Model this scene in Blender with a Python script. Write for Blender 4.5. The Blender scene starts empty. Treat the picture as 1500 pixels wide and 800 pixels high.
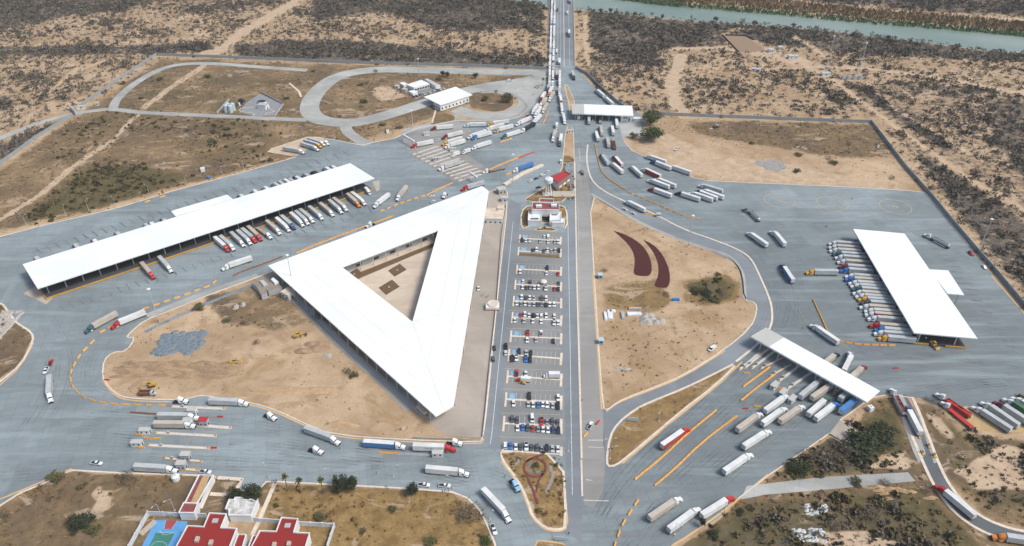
import bpy, bmesh, math, random
import numpy as np
from mathutils import Vector, Matrix
from mathutils.geometry import tessellate_polygon
R = math.radians
rnd = random.Random(7)
rng = np.random.default_rng(11)
scene = bpy.context.scene
col = scene.collection
# ------------------------------------------------------------------ camera (survey of the photograph)
FPX, CAMH, PITCH = 1100.0, 285.0, R(34.3)
CT, ST = math.cos(PITCH), math.sin(PITCH)
def G(px, py, z=0.0):
    """the point of the site at height z that the survey photograph shows at (px, py)"""
    u, v = px - 750.0, py - 400.0
    d = (u, FPX*CT - v*ST, -FPX*ST - v*CT)
    t = (z - CAMH)/d[2]
    return Vector((d[0]*t, d[1]*t, z))
def to_px(x, y, z=0.0):
    zc = y*CT - (z-CAMH)*ST
    return 750 + FPX*x/zc, 400 - FPX*(y*ST + (z-CAMH)*CT)/zc
cam = bpy.data.cameras.new('camera'); cam.sensor_width = 36; cam.lens = 36*FPX/1500
cam.clip_start = 1; cam.clip_end = 12000
camo = bpy.data.objects.new('camera', cam); col.objects.link(camo)
camo.location = (0, 0, CAMH); camo.rotation_euler = (R(90) - PITCH, 0, 0)
scene.camera = camo
scene.render.resolution_x, scene.render.resolution_y = 1024, 546
# ------------------------------------------------------------------ light
SUN_EL, SUN_AZ = R(52), R(112)          # azimuth clockwise from +Y
w = bpy.data.worlds.new('World'); scene.world = w; w.use_nodes = True
nt = w.node_tree; bg = nt.nodes['Background']
sky = nt.nodes.new('ShaderNodeTexSky'); sky.sky_type = 'NISHITA'; sky.sun_disc = False
sky.sun_elevation = SUN_EL; sky.sun_rotation = SUN_AZ; sky.air_density = 1.0; sky.dust_density = 4.0; sky.ozone_density = 1.0
nt.links.new(sky.outputs[0], bg.inputs[0]); bg.inputs[1].default_value = 0.125
sd = bpy.data.lights.new('sun', 'SUN'); sd.energy = 2.0; sd.angle = R(16); sd.color = (1, .95, .88)
so = bpy.data.objects.new('sun', sd); col.objects.link(so)
dirv = Vector((math.sin(SUN_AZ)*math.cos(SUN_EL), math.cos(SUN_AZ)*math.cos(SUN_EL), math.sin(SUN_EL)))
so.rotation_euler = dirv.to_track_quat('Z', 'Y').to_euler(); so.location = (200, 100, 400)
vs = scene.view_settings
vs.view_transform = 'Standard'; vs.look = 'None'; vs.gamma = 1; vs.exposure = 0.42; vs.use_curve_mapping = False
# ------------------------------------------------------------------ materials
MATS = {}
def mat(name, color, rough=.7, metal=0, var=.0, scale=.5, spec=.3, coords='OBJ', dirt=None):
    """plain painted surface; var breaks the colour up with noise, dirt adds stains of a second colour"""
    if name in MATS: return MATS[name]
    m = bpy.data.materials.new(name); m.use_nodes = True
    n = m.node_tree.nodes; l = m.node_tree.links; b = n['Principled BSDF']
    b.inputs['Base Color'].default_value = (*color, 1)
    b.inputs['Roughness'].default_value = rough; b.inputs['Metallic'].default_value = metal
    b.inputs['Specular IOR Level'].default_value = spec
    if var or dirt:
        g = n.new('ShaderNodeNewGeometry')
        x = n.new('ShaderNodeTexNoise'); x.inputs['Scale'].default_value = scale; x.inputs['Detail'].default_value = 6
        x.inputs['Roughness'].default_value = .65
        l.new(g.outputs['Position'], x.inputs['Vector'])
        r = n.new('ShaderNodeValToRGB'); e = r.color_ramp.elements
        c2 = dirt if dirt else tuple(c*(1-var) for c in color)
        c1 = color if dirt else tuple(min(1, c*(1+var)) for c in color)
        e[0].position = .3; e[0].color = (*c2, 1); e[1].position = .62 if dirt else .7; e[1].color = (*c1, 1)
        l.new(x.outputs['Fac'], r.inputs['Fac']); l.new(r.outputs['Color'], b.inputs['Base Color'])
    MATS[name] = m
    return m
class NB:
    """small node builder"""
    def __init__(s, name):
        s.m = bpy.data.materials.new(name); s.m.use_nodes = True; MATS[name] = s.m
        s.n = s.m.node_tree.nodes; s.l = s.m.node_tree.links; s.b = s.n['Principled BSDF']
        s.pos = s.n.new('ShaderNodeNewGeometry').outputs['Position']
    def put(s, sock, v):
        if isinstance(v, (int, float)): sock.default_value = v
        elif isinstance(v, tuple): sock.default_value = (*v, 1) if len(v) == 3 and sock.type == 'RGBA' else v
        else: s.l.new(v, sock)
    def noise(s, scale, detail=6, rough=.6, dist=0, vec=None, stretch=None, rotz=0):
        t = s.n.new('ShaderNodeTexNoise'); t.inputs['Scale'].default_value = scale; t.inputs['Detail'].default_value = detail
        t.inputs['Roughness'].default_value = rough; t.inputs['Distortion'].default_value = dist
        v = vec or s.pos
        if stretch:
            mp = s.n.new('ShaderNodeMapping'); mp.inputs['Scale'].default_value = stretch; mp.inputs['Rotation'].default_value = (0, 0, rotz)
            s.l.new(v, mp.inputs['Vector']); v = mp.outputs['Vector']
        s.l.new(v, t.inputs['Vector']); return t.outputs['Fac']
    def ramp(s, fac, lo, hi):
        r = s.n.new('ShaderNodeMapRange'); r.interpolation_type = 'SMOOTHSTEP'
        s.put(r.inputs['Value'], fac); r.inputs['From Min'].default_value = lo; r.inputs['From Max'].default_value = hi
        return r.outputs['Result']
    def math(s, op, a, b=0.0):
        r = s.n.new('ShaderNodeMath'); r.operation = op; s.put(r.inputs[0], a); s.put(r.inputs[1], b); return r.outputs[0]
    def mix(s, f, a, b, mode='MIX'):
        r = s.n.new('ShaderNodeMix'); r.data_type = 'RGBA'; r.blend_type = mode
        s.put(r.inputs[0], f); s.put(r.inputs[6], a); s.put(r.inputs[7], b); return r.outputs[2]
    def attr(s, name, out='Fac'):
        a = s.n.new('ShaderNodeAttribute'); a.attribute_name = name; return a.outputs[out]
    def done(s, color, rough=.85, spec=.2, bump=None, bs=.3):
        s.put(s.b.inputs['Base Color'], color); s.put(s.b.inputs['Roughness'], rough); s.b.inputs['Specular IOR Level'].default_value = spec
        if bump is not None:
            bn = s.n.new('ShaderNodeBump'); bn.inputs['Strength'].default_value = bs; bn.inputs['Distance'].default_value = .5
            s.l.new(bump, bn.inputs['Height']); s.l.new(bn.outputs['Normal'], s.b.inputs['Normal'])
        return s.m
def paving(name, base, slab=4.6, tint=.10, streak=.25, rot=0.0, seam=.16, stain=(.16,.17,.18), wear=None):
    s = NB(name)
    mp = s.n.new('ShaderNodeMapping'); mp.inputs['Rotation'].default_value = (0, 0, rot); s.l.new(s.pos, mp.inputs['Vector'])
    br = s.n.new('ShaderNodeTexBrick'); s.l.new(mp.outputs['Vector'], br.inputs['Vector'])
    br.inputs['Scale'].default_value = 1; br.inputs['Brick Width'].default_value = slab*1.35; br.inputs['Row Height'].default_value = slab
    br.inputs['Mortar Size'].default_value = .13; br.inputs['Mortar Smooth'].default_value = .3; br.offset = 0
    br.inputs['Color1'].default_value = (1-tint, 1-tint, 1-tint, 1); br.inputs['Color2'].default_value = (1+tint*.6, 1+tint*.6, 1+tint*.6, 1)
    br.inputs['Mortar'].default_value = (1-seam, 1-seam, 1-seam, 1)
    big = s.ramp(s.noise(.014, 6, .62, .8), .34, .66)
    c = s.mix(big, tuple(v*.82 for v in base), tuple(v*1.12 for v in base))
    if wear:   # the newer, darker surface of one district
        d = s.n.new('ShaderNodeVectorMath'); d.operation = 'DISTANCE'; s.l.new(s.pos, d.inputs[0]); d.inputs[1].default_value = (wear[0], wear[1], 0)
        far = s.math('ADD', d.outputs['Value'], s.math('MULTIPLY', s.noise(.02, 5, .65), 90.0))
        c = s.mix(s.ramp(far, wear[2]+30, wear[2]+120), tuple(v*wear[3] for v in base), c)
    c = s.mix(1.0, c, br.outputs['Color'], 'MULTIPLY')
    b2 = s.n.new('ShaderNodeTexBrick'); s.l.new(mp.outputs['Vector'], b2.inputs['Vector']); b2.offset = .37; b2.squash = .6; b2.squash_frequency = 3
    b2.inputs['Scale'].default_value = 1; b2.inputs['Brick Width'].default_value = slab*9; b2.inputs['Row Height'].default_value = slab*3; b2.inputs['Mortar Size'].default_value = 0
    b2.inputs['Color1'].default_value = (1-tint*1.6,)*3+(1,); b2.inputs['Color2'].default_value = (1+tint*1.1,)*3+(1,)
    c = s.mix(1.0, c, b2.outputs['Color'], 'MULTIPLY')
    # long tyre-dark streaks and oil stains
    st = s.ramp(s.noise(1, 4, .6, stretch=(.012, .16, 1), rotz=rot), .5, .74)
    c = s.mix(s.math('MULTIPLY', st, streak), c, stain)
    st3 = s.ramp(s.noise(1, 4, .6, stretch=(.01, .12, 1), rotz=rot+.5), .5, .72)
    c = s.mix(s.math('MULTIPLY', st3, streak*.8), c, tuple(min(.6, v*1.35) for v in base))
    st2 = s.ramp(s.noise(.09, 6, .7), .56, .76)
    c = s.mix(s.math('MULTIPLY', st2, .55), c, stain)
    fine = s.noise(1.7, 3, .7)
    c = s.mix(s.math('MULTIPLY', s.ramp(fine, .35, .75), .22), c, tuple(v*.75 for v in base))
    return s.done(c, .8, .25)
# ------------------------------------------------------------------ meshes
class MB:
    def __init__(s): s.v = []; s.f = []; s.mi = []
    def add(s, vs, fs, mi=0, M=None):
        o = len(s.v)
        if M is not None: vs = [M @ Vector(p) for p in vs]
        s.v += [tuple(p) for p in vs]; s.f += [tuple(i+o for i in f) for f in fs]; s.mi += [mi]*len(fs); return s
    def box(s, x0, x1, y0, y1, z0, z1, mi=0, M=None, top=None):
        """box; top=(dx0,dx1,dy) pulls the top face in"""
        a, b, c = top if top else (0, 0, 0)
        vs = [(x0,y0,z0),(x1,y0,z0),(x1,y1,z0),(x0,y1,z0),(x0+a,y0+c,z1),(x1-b,y0+c,z1),(x1-b,y1-c,z1),(x0+a,y1-c,z1)]
        return s.add(vs, [(3,2,1,0),(4,5,6,7),(0,1,5,4),(1,2,6,5),(2,3,7,6),(3,0,4,7)], mi, M)
    def prism(s, pts, z0, z1, mi=0, mside=None, bottom=True):
        """vertical prism over a plan outline"""
        pts = [(p[0], p[1]) for p in pts]
        ar = sum(pts[i][0]*pts[(i+1)%len(pts)][1]-pts[(i+1)%len(pts)][0]*pts[i][1] for i in range(len(pts)))
        if ar < 0: pts = pts[::-1]
        n = len(pts); o = len(s.v)
        s.v += [(x, y, z0) for x, y in pts] + [(x, y, z1) for x, y in pts]
        s.f.append(tuple(range(o+n, o+2*n))); s.mi.append(mi)
        if bottom: s.f.append(tuple(range(o+n-1, o-1, -1))); s.mi.append(mi if mside is None else mside)
        for i in range(n):
            j = (i+1) % n; s.f.append((o+i, o+j, o+n+j, o+n+i)); s.mi.append(mi if mside is None else mside)
        return s
    def lathe(s, prof, n=12, c=(0,0), mi=0, M=None):
        vs = []; fs = []
        for r, z in prof:
            for k in range(n): a = 2*math.pi*k/n; vs.append((c[0]+r*math.cos(a), c[1]+r*math.sin(a), z))
        for i in range(len(prof)-1):
            for k in range(n): j = (k+1) % n; fs.append((i*n+k, i*n+j, (i+1)*n+j, (i+1)*n+k))
        fs.append(tuple(range(n-1, -1, -1))); fs.append(tuple(range((len(prof)-1)*n, len(prof)*n)))
        return s.add(vs, fs, mi, M)
    def tube(s, p, q, r0, r1=None, n=6, mi=0):
        p, q = Vector(p), Vector(q); r1 = r0 if r1 is None else r1
        M = Matrix.Translation(p) @ (q-p).to_track_quat('Z', 'Y').to_matrix().to_4x4()
        return s.lathe([(r0, 0), (r1, (q-p).length)], n, mi=mi, M=M)
    def wheel(s, x, y, r, wd, n=14, mi=0, mi2=1):
        M = Matrix.Translation((x, y, r)) @ Matrix.Rotation(R(90), 4, 'X')
        s.lathe([(r*.9, -wd/2), (r, -wd/2+.04), (r, wd/2-.04), (r*.9, wd/2)], n, mi=mi, M=M)
        sg = 1 if y > 0 else -1
        s.lathe([(r*.55, 0), (r*.5, .02)], n, mi=mi2, M=Matrix.Translation((x, y + sg*(wd/2+.005), r)) @ Matrix.Rotation(R(-90*sg), 4, 'X'))
        return s
    def build(s, name, mats, parent=None, smooth=False, loc=None):
        me = bpy.data.meshes.new(name); me.from_pydata(s.v, [], s.f)
        if not isinstance(mats, (list, tuple)): mats = [mats]
        for m in mats: me.materials.append(m)
        if len(mats) > 1: me.polygons.foreach_set('material_index', s.mi)
        if smooth: me.polygons.foreach_set('use_smooth', [True]*len(me.polygons))
        me.update()
        o = bpy.data.objects.new(name, me); col.objects.link(o)
        if parent: o.parent = parent
        if loc is not None: o.location = loc
        return o
def tag(o, label=None, cat=None, group=None, kind=None):
    if label: o['label'] = label
    if cat: o['category'] = cat
    if group: o['group'] = group
    if kind: o['kind'] = kind
    return o
def empty(name, loc, rz=0, label=None, cat=None, group=None):
    o = bpy.data.objects.new(name, None); col.objects.link(o); o.location = loc; o.rotation_euler = (0, 0, rz)
    o.empty_display_size = .5
    return tag(o, label, cat, group)
def clone(o, parent=None, name=None, drop=()):
    c = o.copy(); col.objects.link(c)
    if name: c.name = name
    c.parent = parent
    for ch in list(o.children):
        if ch.name.split('.')[0] not in drop: clone(ch, c, drop=drop)
    return c
def paint(o, m, slot=0):
    s = o.material_slots[slot]; s.link = 'OBJECT'; s.material = m
def kid(o, name):
    for c in o.children_recursive:
        if c.name.split('.')[0] == name: return c
def struct(o): o['kind'] = 'structure'; return o
def XY(pts, z=0): return [G(x, y, z).xy for x, y in pts]
def smoothline(pts, it=2, closed=False):
    pts = [Vector(p) for p in pts]
    for _ in range(it):
        q = []
        n = len(pts)
        for i in range(n if closed else n-1):
            a, b = pts[i], pts[(i+1) % n]; q += [a*.75+b*.25, a*.25+b*.75]
        if not closed: q = [pts[0]] + q + [pts[-1]]
        pts = q
    return pts
def offset_line(pts, d, closed=False):
    out = []; n = len(pts)
    for i in range(n):
        a = pts[i-1] if (i or closed) else pts[i]; b = pts[(i+1) % n] if (i < n-1 or closed) else pts[i]
        t = (b-a); t = t.normalized() if t.length > 1e-6 else Vector((1, 0)); out.append(pts[i] + Vector((-t.y, t.x))*d)
    return out
def ribbon_mb(mb, line, w, z0, z1, mi=0, closed=False, wfun=None):
    """a strip of width w along a plan line; z1>z0 makes it a raised kerb, else a flat sheet"""
    A = offset_line(line, w/2, closed); B = offset_line(line, -w/2, closed); n = len(line)
    m = n if closed else n-1
    if z1 > z0:
        o = len(mb.v)
        for a, b in zip(A, B): mb.v += [(a.x,a.y,z0),(a.x,a.y,z1),(b.x,b.y,z1),(b.x,b.y,z0)]
        for i in range(m):
            p = o+4*i; q = o+4*((i+1) % n)
            mb.f += [(p+1,p+2,q+2,q+1),(p,p+1,q+1,q),(p+2,p+3,q+3,q+2)]; mb.mi += [mi]*3
        if not closed:
            e = o+4*(n-1); mb.f += [(o+3,o+2,o+1,o),(e,e+1,e+2,e+3)]; mb.mi += [mi]*2
    else:
        o = len(mb.v)
        for a, b in zip(A, B): mb.v += [(a.x,a.y,z0),(b.x,b.y,z0)]
        for i in range(m):
            p = o+2*i; q = o+2*((i+1) % n); mb.f.append((p, p+1, q+1, q)); mb.mi.append(mi)
    return mb
def ribbon(name, px, w, z0, z1, m, smooth=2, closed=False):
    return ribbon_mb(MB(), smoothline(XY(px), smooth, closed), w, z0, z1, 0, closed).build(name, m)
def sheet(name, px, z, m, smooth=0, holes=(), sm_holes=1):
    loops = [smoothline(XY(px), smooth, True)] + [smoothline(XY(h), sm_holes, True) for h in holes]
    loops = [[Vector((p.x, p.y, 0)) for p in lp] for lp in loops]
    tri = tessellate_polygon(loops); flat = [p for lp in loops for p in lp]
    mb = MB(); mb.v = [(p.x, p.y, z) for p in flat]
    for t in tri:
        a, b, c = (flat[i] for i in t)
        mb.f.append(tuple(t) if (b-a).cross(c-a).z > 0 else tuple(t[::-1]))
    mb.mi = [0]*len(mb.f)
    return mb.build(name, m)
ORD = ['first','second','third','fourth','fifth','sixth','seventh','eighth','ninth','tenth','eleventh','twelfth','thirteenth','fourteenth','fifteenth','sixteenth','seventeenth','eighteenth','nineteenth','twentieth','twenty-first','twenty-second','twenty-third','twenty-fourth','twenty-fifth','twenty-sixth','twenty-seventh','twenty-eighth','twenty-ninth','thirtieth']
# ------------------------------------------------------------------ ground zones (surveyed outlines)
ZONES = [ # attribute, value, softness(px), outline
 ('scrub',.9,14,[(-80,-60),(230,-60),(230,0),(190,20),(120,25),(50,40),(-80,44)]),
 ('scrub',.62,12,[(230,-60),(440,-60),(440,0),(350,30),(250,26)]),
 ('scrub',.95,10,[(440,-60),(800,-60),(798,60),(760,42),(700,50),(640,44),(600,32),(560,20),(460,34)]),
 ('scrub',.92,5,[(-80,64),(60,67),(180,65),(300,60),(330,74),(230,80),(-80,84)]),
 ('scrub',.95,7,[(335,66),(420,56),(560,60),(640,70),(700,76),(800,84),(800,99),(600,95),(500,92),(350,84)]),
 ('scrub',.5,10,[(380,34),(560,30),(640,48),(620,66),(430,56)]),
 ('scrub',.44,14,[(-80,88),(225,84),(140,145),(-80,205)]),
 ('scrub',.9,6,[(-80,136),(12,141),(22,150),(14,164),(-80,170)]),
 ('scrub',.92,6,[(862,14),(900,19),(1000,29),(1082,37),(1060,50),(1070,62),(1050,70),(960,74),(975,88),(960,100),(900,96),(862,66)]),
 ('scrub',.72,8,[(858,70),(960,84),(985,106),(920,112),(880,118),(905,150),(870,130),(852,104)]),
 ('scrub',.7,8,[(895,146),(990,150),(985,166),(905,164)]),
 ('scrub',.66,6,[(1010,112),(1090,118),(1080,132),(1020,130)]),
 ('scrub',.45,10,[(1010,130),(1270,138),(1270,172),(1000,166)]),
 ('scrub',.94,6,[(1060,46),(1130,38),(1250,46),(1460,76),(1560,84),(1560,95),(1400,88),(1300,84),(1220,76),(1120,66)]),
 ('scrub',.9,8,[(880,-60),(1560,-60),(1560,26),(1400,22),(1250,8),(1060,-6),(920,-14)]),
 ('scrub',.62,12,[(1230,120),(1300,112),(1420,122),(1560,150),(1560,460),(1440,352),(1350,262),(1290,178)]),
 ('scrub',.8,7,[(1195,128),(1225,130),(1255,150),(1245,168),(1215,150)]),
 ('scrub',.95,8,[(1252,122),(1275,128),(1345,168),(1400,215),(1385,225),(1330,190),(1262,140)]),
 ('scrub',.95,9,[(1330,214),(1400,250),(1450,285),(1560,360),(1560,480),(1480,408),(1420,338),(1366,268)]),
 ('scrub',.85,8,[(1345,118),(1440,128),(1455,140),(1400,145),(1350,132)]),
 ('scrub',.9,8,[(1450,145),(1560,150),(1560,290),(1500,270),(1440,180)]),
 ('scrub',.7,10,[(1110,98),(1190,100),(1180,118),(1120,116)]),
 ('scrub',.46,12,[(-80,-60),(800,-60),(800,97),(375,85),(229,79),(108,158),(0,238),(-80,282)]),('scrub',.48,12,[(846,14),(1560,82),(1560,545),(1500,447),(1365,286),(1276,177),(945,165),(847,98)]),
 # dry grass
 ('dry',.62,8,[(105,172),(235,84),(800,101),(800,118),(560,200),(430,234),(-60,355),(-60,255),(0,246)]),
 ('green',.85,14,[(24,322),(100,262),(140,240),(200,238),(290,258),(230,282),(120,316),(40,330)]),
 ('green',.5,10,[(290,165),(330,150),(420,200),(380,235),(300,245)]),
 ('dry',.72,8,[(1075,176),(1275,181),(1318,232),(1240,232),(1150,222),(1020,198),(1000,178)]),
 ('dry',.32,9,[(950,172),(1090,176),(1150,236),(1060,215),(960,190)]),
 ('dry',.9,6,[(-60,770),(60,709),(105,690),(175,695),(300,698),(310,840),(-60,840)]),
 ('dry',.86,5,[(390,708),(600,716),(662,722),(700,747),(726,800),(720,840),(390,840)]),
 ('dry',.8,5,[(310,698),(395,704),(395,740),(300,760)]),
 ('dry',.85,3,[(730,660),(826,666),(832,772),(797,773),(765,718)]),
 ('dry',.9,3,[(763,300),(832,298),(833,338),(763,338)]),('dry',.9,3,[(764,296),(776,286),(800,274),(825,246),(825,226),(842,232),(844,296)]),
 ('dry',.9,3,[(780,792),(834,794),(834,840),(780,840)]),
 ('dry',.7,4,[(1085,528),(1000,570),(930,600),(890,640),(888,684),(912,676),(1000,602)]),
 ('dry',.85,5,[(-60,430),(0,440),(27,475),(48,490),(30,535),(-60,590)]),
 ('dry',.55,10,[(300,436),(392,405),(440,445),(470,478),(400,486),(330,478)]),
 ('dry',.6,10,[(880,418),(965,405),(990,440),(960,462),(884,458)]),
 ('dry',.85,8,[(998,412),(1060,402),(1085,414),(1086,440),(1030,450),(1002,440)]),
 ('scrub',.55,8,[(1005,415),(1050,405),(1070,430),(1050,446),(1015,440)]),
 ('dry',.3,14,[(880,460),(1080,450),(1060,510),(960,565),(890,590)]),
 ('dry',.55,8,[(920,505),(960,498),(955,545),(915,545)]),
 ('dry',.9,7,[(1130,700),(1215,640),(1260,615),(1275,585),(1306,580),(1330,600),(1362,680),(1400,745),(1440,775),(1520,800),(1520,860),(940,860),(990,805),(1060,757),(1085,730)]),
 ('scrub',.75,10,[(1160,690),(1245,615),(1285,640),(1280,690)]),
 ('scrub',.55,12,[(1000,800),(1130,735),(1200,730),(1330,735),(1400,790),(1400,850),(1000,850)]),
 ('dry',.6,8,[(1335,584),(1370,592),(1420,635),(1560,650),(1560,790),(1440,765),(1380,700)]),
 ('scrub',.45,10,[(1345,590),(1380,598),(1460,640),(1560,650),(1560,760),(1440,730),(1370,660)]),
 ('green',.9,10,[(1130,700),(1215,642),(1262,616),(1306,590),(1330,650),(1320,690),(1206,697)]),('green',.75,12,[(940,850),(1000,800),(1085,736),(1210,725),(1345,710),(1400,760),(1440,800),(1400,850)]),('green',.6,10,[(1340,588),(1420,636),(1560,652),(1560,760),(1450,745),(1380,690)]),('green',.5,14,[(110,180),(235,110),(430,110),(430,165),(200,200),(60,245)]),('green',.45,10,[(470,150),(560,108),(600,125),(560,165),(490,175)]),
 ('green',.8,7,[(1000,416),(1050,403),(1082,416),(1075,440),(1030,448)]),('scrub',.95,4,[(-60,232),(0,212),(50,191),(95,172),(104,168),(52,201),(0,239),(-60,268)]),
 ('sand',.9,4,[(1285,668),(1325,660),(1340,690),(1270,688)]),('sand',.8,5,[(1200,780),(1280,775),(1340,800),(1340,840),(1190,840)]),
 ('sand',.8,5,[(1395,690),(1470,650),(1520,660),(1520,720),(1430,720)]),('sand',.7,4,[(1350,600),(1380,610),(1410,650),(1380,640)]),
 ('sand',.8,3,[(137,713),(152,712),(172,742),(150,752),(135,748)]),
 ('sand',.7,5,[(546,126),(570,124),(600,142),(560,150),(545,142)]),
 ('sand',.6,5,[(970,190),(1040,222),(1160,240),(1350,280),(1040,266),(930,222),(945,195)]),
]
RIVER_NEAR = [(640,-20),(700,-8),(760,2),(803,9),(841,13),(900,19),(950,24),(1000,29),(1050,34),(1082,35),(1125,37),(1200,43),(1300,56),(1375,64),(1457,76),(1500,77),(1560,84)]
RIVER_FAR = [(1560,58),(1500,52),(1375,41),(1250,31),(1125,19),(1000,9),(950,5),(912,0),(850,-8),(700,-30)]
LINES = [ # attribute, value, width(px), softness, line
 ('sand',1,15,5,[(470,-40),(432,4),(395,25),(355,48),(325,72),(300,80)]),
 ('sand',1,5,3,[(112,100),(92,118),(75,135),(72,155),(82,166)]),('sand',.8,5,5,[(165,85),(130,97),(100,112)]),
 ('sand',1,9,3,[(298,97),(255,125),(210,158)]),('sand',.9,9,4,[(200,168),(165,206),(130,228),(100,250),(60,285),(20,310),(-30,340)]),
 ('sand',.6,5,4,[(150,205),(110,232),(80,262)]),
 ('sand',1,6,4,[(1180,98),(1215,112),(1265,152),(1340,206),(1420,262),(1500,308),(1560,340)]),
 ('sand',1,5,3,[(1190,98),(1260,100),(1330,108),(1420,122),(1500,138),(1560,148)]),('sand',.8,4,3,[(1100,105),(1150,100),(1200,98)]),
 ('sand',1,20,5,[(998,85),(985,120),(990,150),(1002,168)]),('sand',.8,6,4,[(985,72),(1060,70),(1090,78)]),
 ('sand',.9,4,3,[(1270,122),(1320,165),(1390,205),(1420,226)]),('sand',.8,3,3,[(1440,140),(1480,137),(1520,130)]),
 ('sand',.8,6,4,[(1165,55),(1180,62),(1210,85)]),('sand',.75,26,14,[(1100,72),(1180,92)]),('scrub',1,7,4,[(x, y+4) for x, y in RIVER_NEAR]),
 ('sand',.8,8,5,[(857,20),(858,60),(862,95)]),
 ('sand',.7,3,3,[(760,20),(785,45)]),
 ('dry',.55,3,4,[(158,545),(166,562),(185,572),(260,568),(330,566),(420,574),(520,604),(600,634)]),('dry',.5,5,6,[(180,530),(260,535),(340,550),(400,556)]),('dry',.5,4,5,[(420,470),(470,500),(500,505),(520,530)]),('dry',.45,4,5,[(400,600),(500,625),(640,640)]),('dry',.5,3,4,[(300,480),(330,470),(360,480)]),('sand',.8,5,6,[(330,510),(420,520),(470,545),(560,590)]),('dry',.35,5,6,[(980,350),(1010,365),(1040,395),(1045,420)]),('dry',.4,6,6,[(885,480),(960,482),(1050,470)]),
 ('sand',.7,6,4,[(165,640),(300,575),(480,600),(640,640)]),
]
def zone_values(px, py):
    out = {k: np.zeros(len(px)) for k in ('scrub', 'dry', 'green', 'sand', 'gold')}
    def dist_seg(a, b):
        ax, ay = a; bx, by = b; dx, dy = bx-ax, by-ay; L = dx*dx+dy*dy+1e-9
        t = np.clip(((px-ax)*dx+(py-ay)*dy)/L, 0, 1); return np.hypot(px-ax-t*dx, (py-ay-t*dy)*1.5)
    for a, v, s, P in ZONES:
        ins = np.zeros(len(px), bool); d = np.full(len(px), 1e9); n = len(P)
        for i in range(n):
            (x0, y0), (x1, y1) = P[i], P[(i+1) % n]
            d = np.minimum(d, dist_seg(P[i], P[(i+1) % n]))
            c = ((y0 > py) != (y1 > py)); c &= px < (x1-x0)*(py-y0)/((y1-y0) if y1 != y0 else 1e-9)+x0; ins ^= c
        sd_ = np.where(ins, d, -d); f = np.clip(sd_/(2*s)+.5, 0, 1)*v
        out[a] = np.maximum(out[a], f)
        cy_ = sum(p[1] for p in P)/n
        if a == 'dry' and cy_ > 250 and v >= .55 and sum(p[0] for p in P)/n < 1085 and min(p[0] for p in P) > 320: out['gold'] = np.maximum(out['gold'], np.clip(f*1.1, 0, 1))
    for a, v, wd, s, P in LINES:
        d = np.full(len(px), 1e9)
        for i in range(len(P)-1): d = np.minimum(d, dist_seg(P[i], P[i+1]))
        f = np.clip((wd/2-d)/s+.5, 0, 1)*v; out[a] = np.maximum(out[a], f)
        if a == 'sand': out['scrub'] *= 1-f
    return out
WZ = -2.0
river_pts = smoothline(XY(RIVER_NEAR + RIVER_FAR, WZ), 1, True)
def in_poly(x, y, P):
    ins = np.zeros(len(x), bool); n = len(P)
    for i in range(n):
        (x0, y0), (x1, y1) = P[i], P[(i+1) % n]
        ins ^= ((y0 > y) != (y1 > y)) & (x < (x1-x0)*(y-y0)/((y1-y0) if y1 != y0 else 1e-9)+x0)
    return ins
def build_ground():
    xs = np.concatenate([[-6000,-3000,-1600], np.arange(-1000, 1001, 4.0), [1600,3000,6000]])
    ys = np.concatenate([[-600,0,120], np.arange(170, 700, 3.2), np.arange(700, 1500, 5.0), [1700,2200,3500,9000]])
    X, Y = np.meshgrid(xs, ys); x, y = X.ravel(), Y.ravel(); z = np.zeros_like(x)
    zc = np.maximum(y, 60)*CT + CAMH*ST
    px = 750+FPX*x/zc; py = 400-FPX*(np.maximum(y, 60)*ST-CAMH*CT)/zc
    zv = zone_values(px, py)
    far = np.clip((-py-30)/40, 0, 1); zv['scrub'] = np.maximum(zv['scrub'], far*.7)
    P = [(p.x, p.y) for p in river_pts]
    ins = in_poly(x, y, P)
    d = np.full(len(x), 1e9)
    for i in range(len(P)):
        (ax, ay), (bx, by) = P[i], P[(i+1) % len(P)]; dx, dy = bx-ax, by-ay; L = dx*dx+dy*dy+1e-9
        t = np.clip(((x-ax)*dx+(y-ay)*dy)/L, 0, 1); d = np.minimum(d, np.hypot(x-ax-t*dx, y-ay-t*dy))
    z = np.where(ins, WZ - .3 - np.minimum(d*.3, 2), np.maximum(WZ-.3, -2.2*np.exp(-(d/7)**2)))
    nx, ny = len(xs), len(ys)
    idx = np.arange(nx*ny).reshape(ny, nx)
    q = np.stack([idx[:-1,:-1], idx[:-1,1:], idx[1:,1:], idx[1:,:-1]], -1).reshape(-1, 4)
    me = bpy.data.meshes.new('ground'); me.vertices.add(len(x)); me.vertices.foreach_set('co', np.stack([x, y, z], 1).ravel())
    me.loops.add(q.size); me.loops.foreach_set('vertex_index', q.ravel().astype(np.int32))
    me.polygons.add(len(q)); me.polygons.foreach_set('loop_start', np.arange(0, q.size, 4, dtype=np.int32))
    me.update(calc_edges=True)
    for k, v in zv.items():
        a = me.attributes.new(k, 'FLOAT', 'POINT'); a.data.foreach_set('value', v.astype(np.float32))
    o = bpy.data.objects.new('ground', me); col.objects.link(o); struct(o)
    return o
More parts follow.
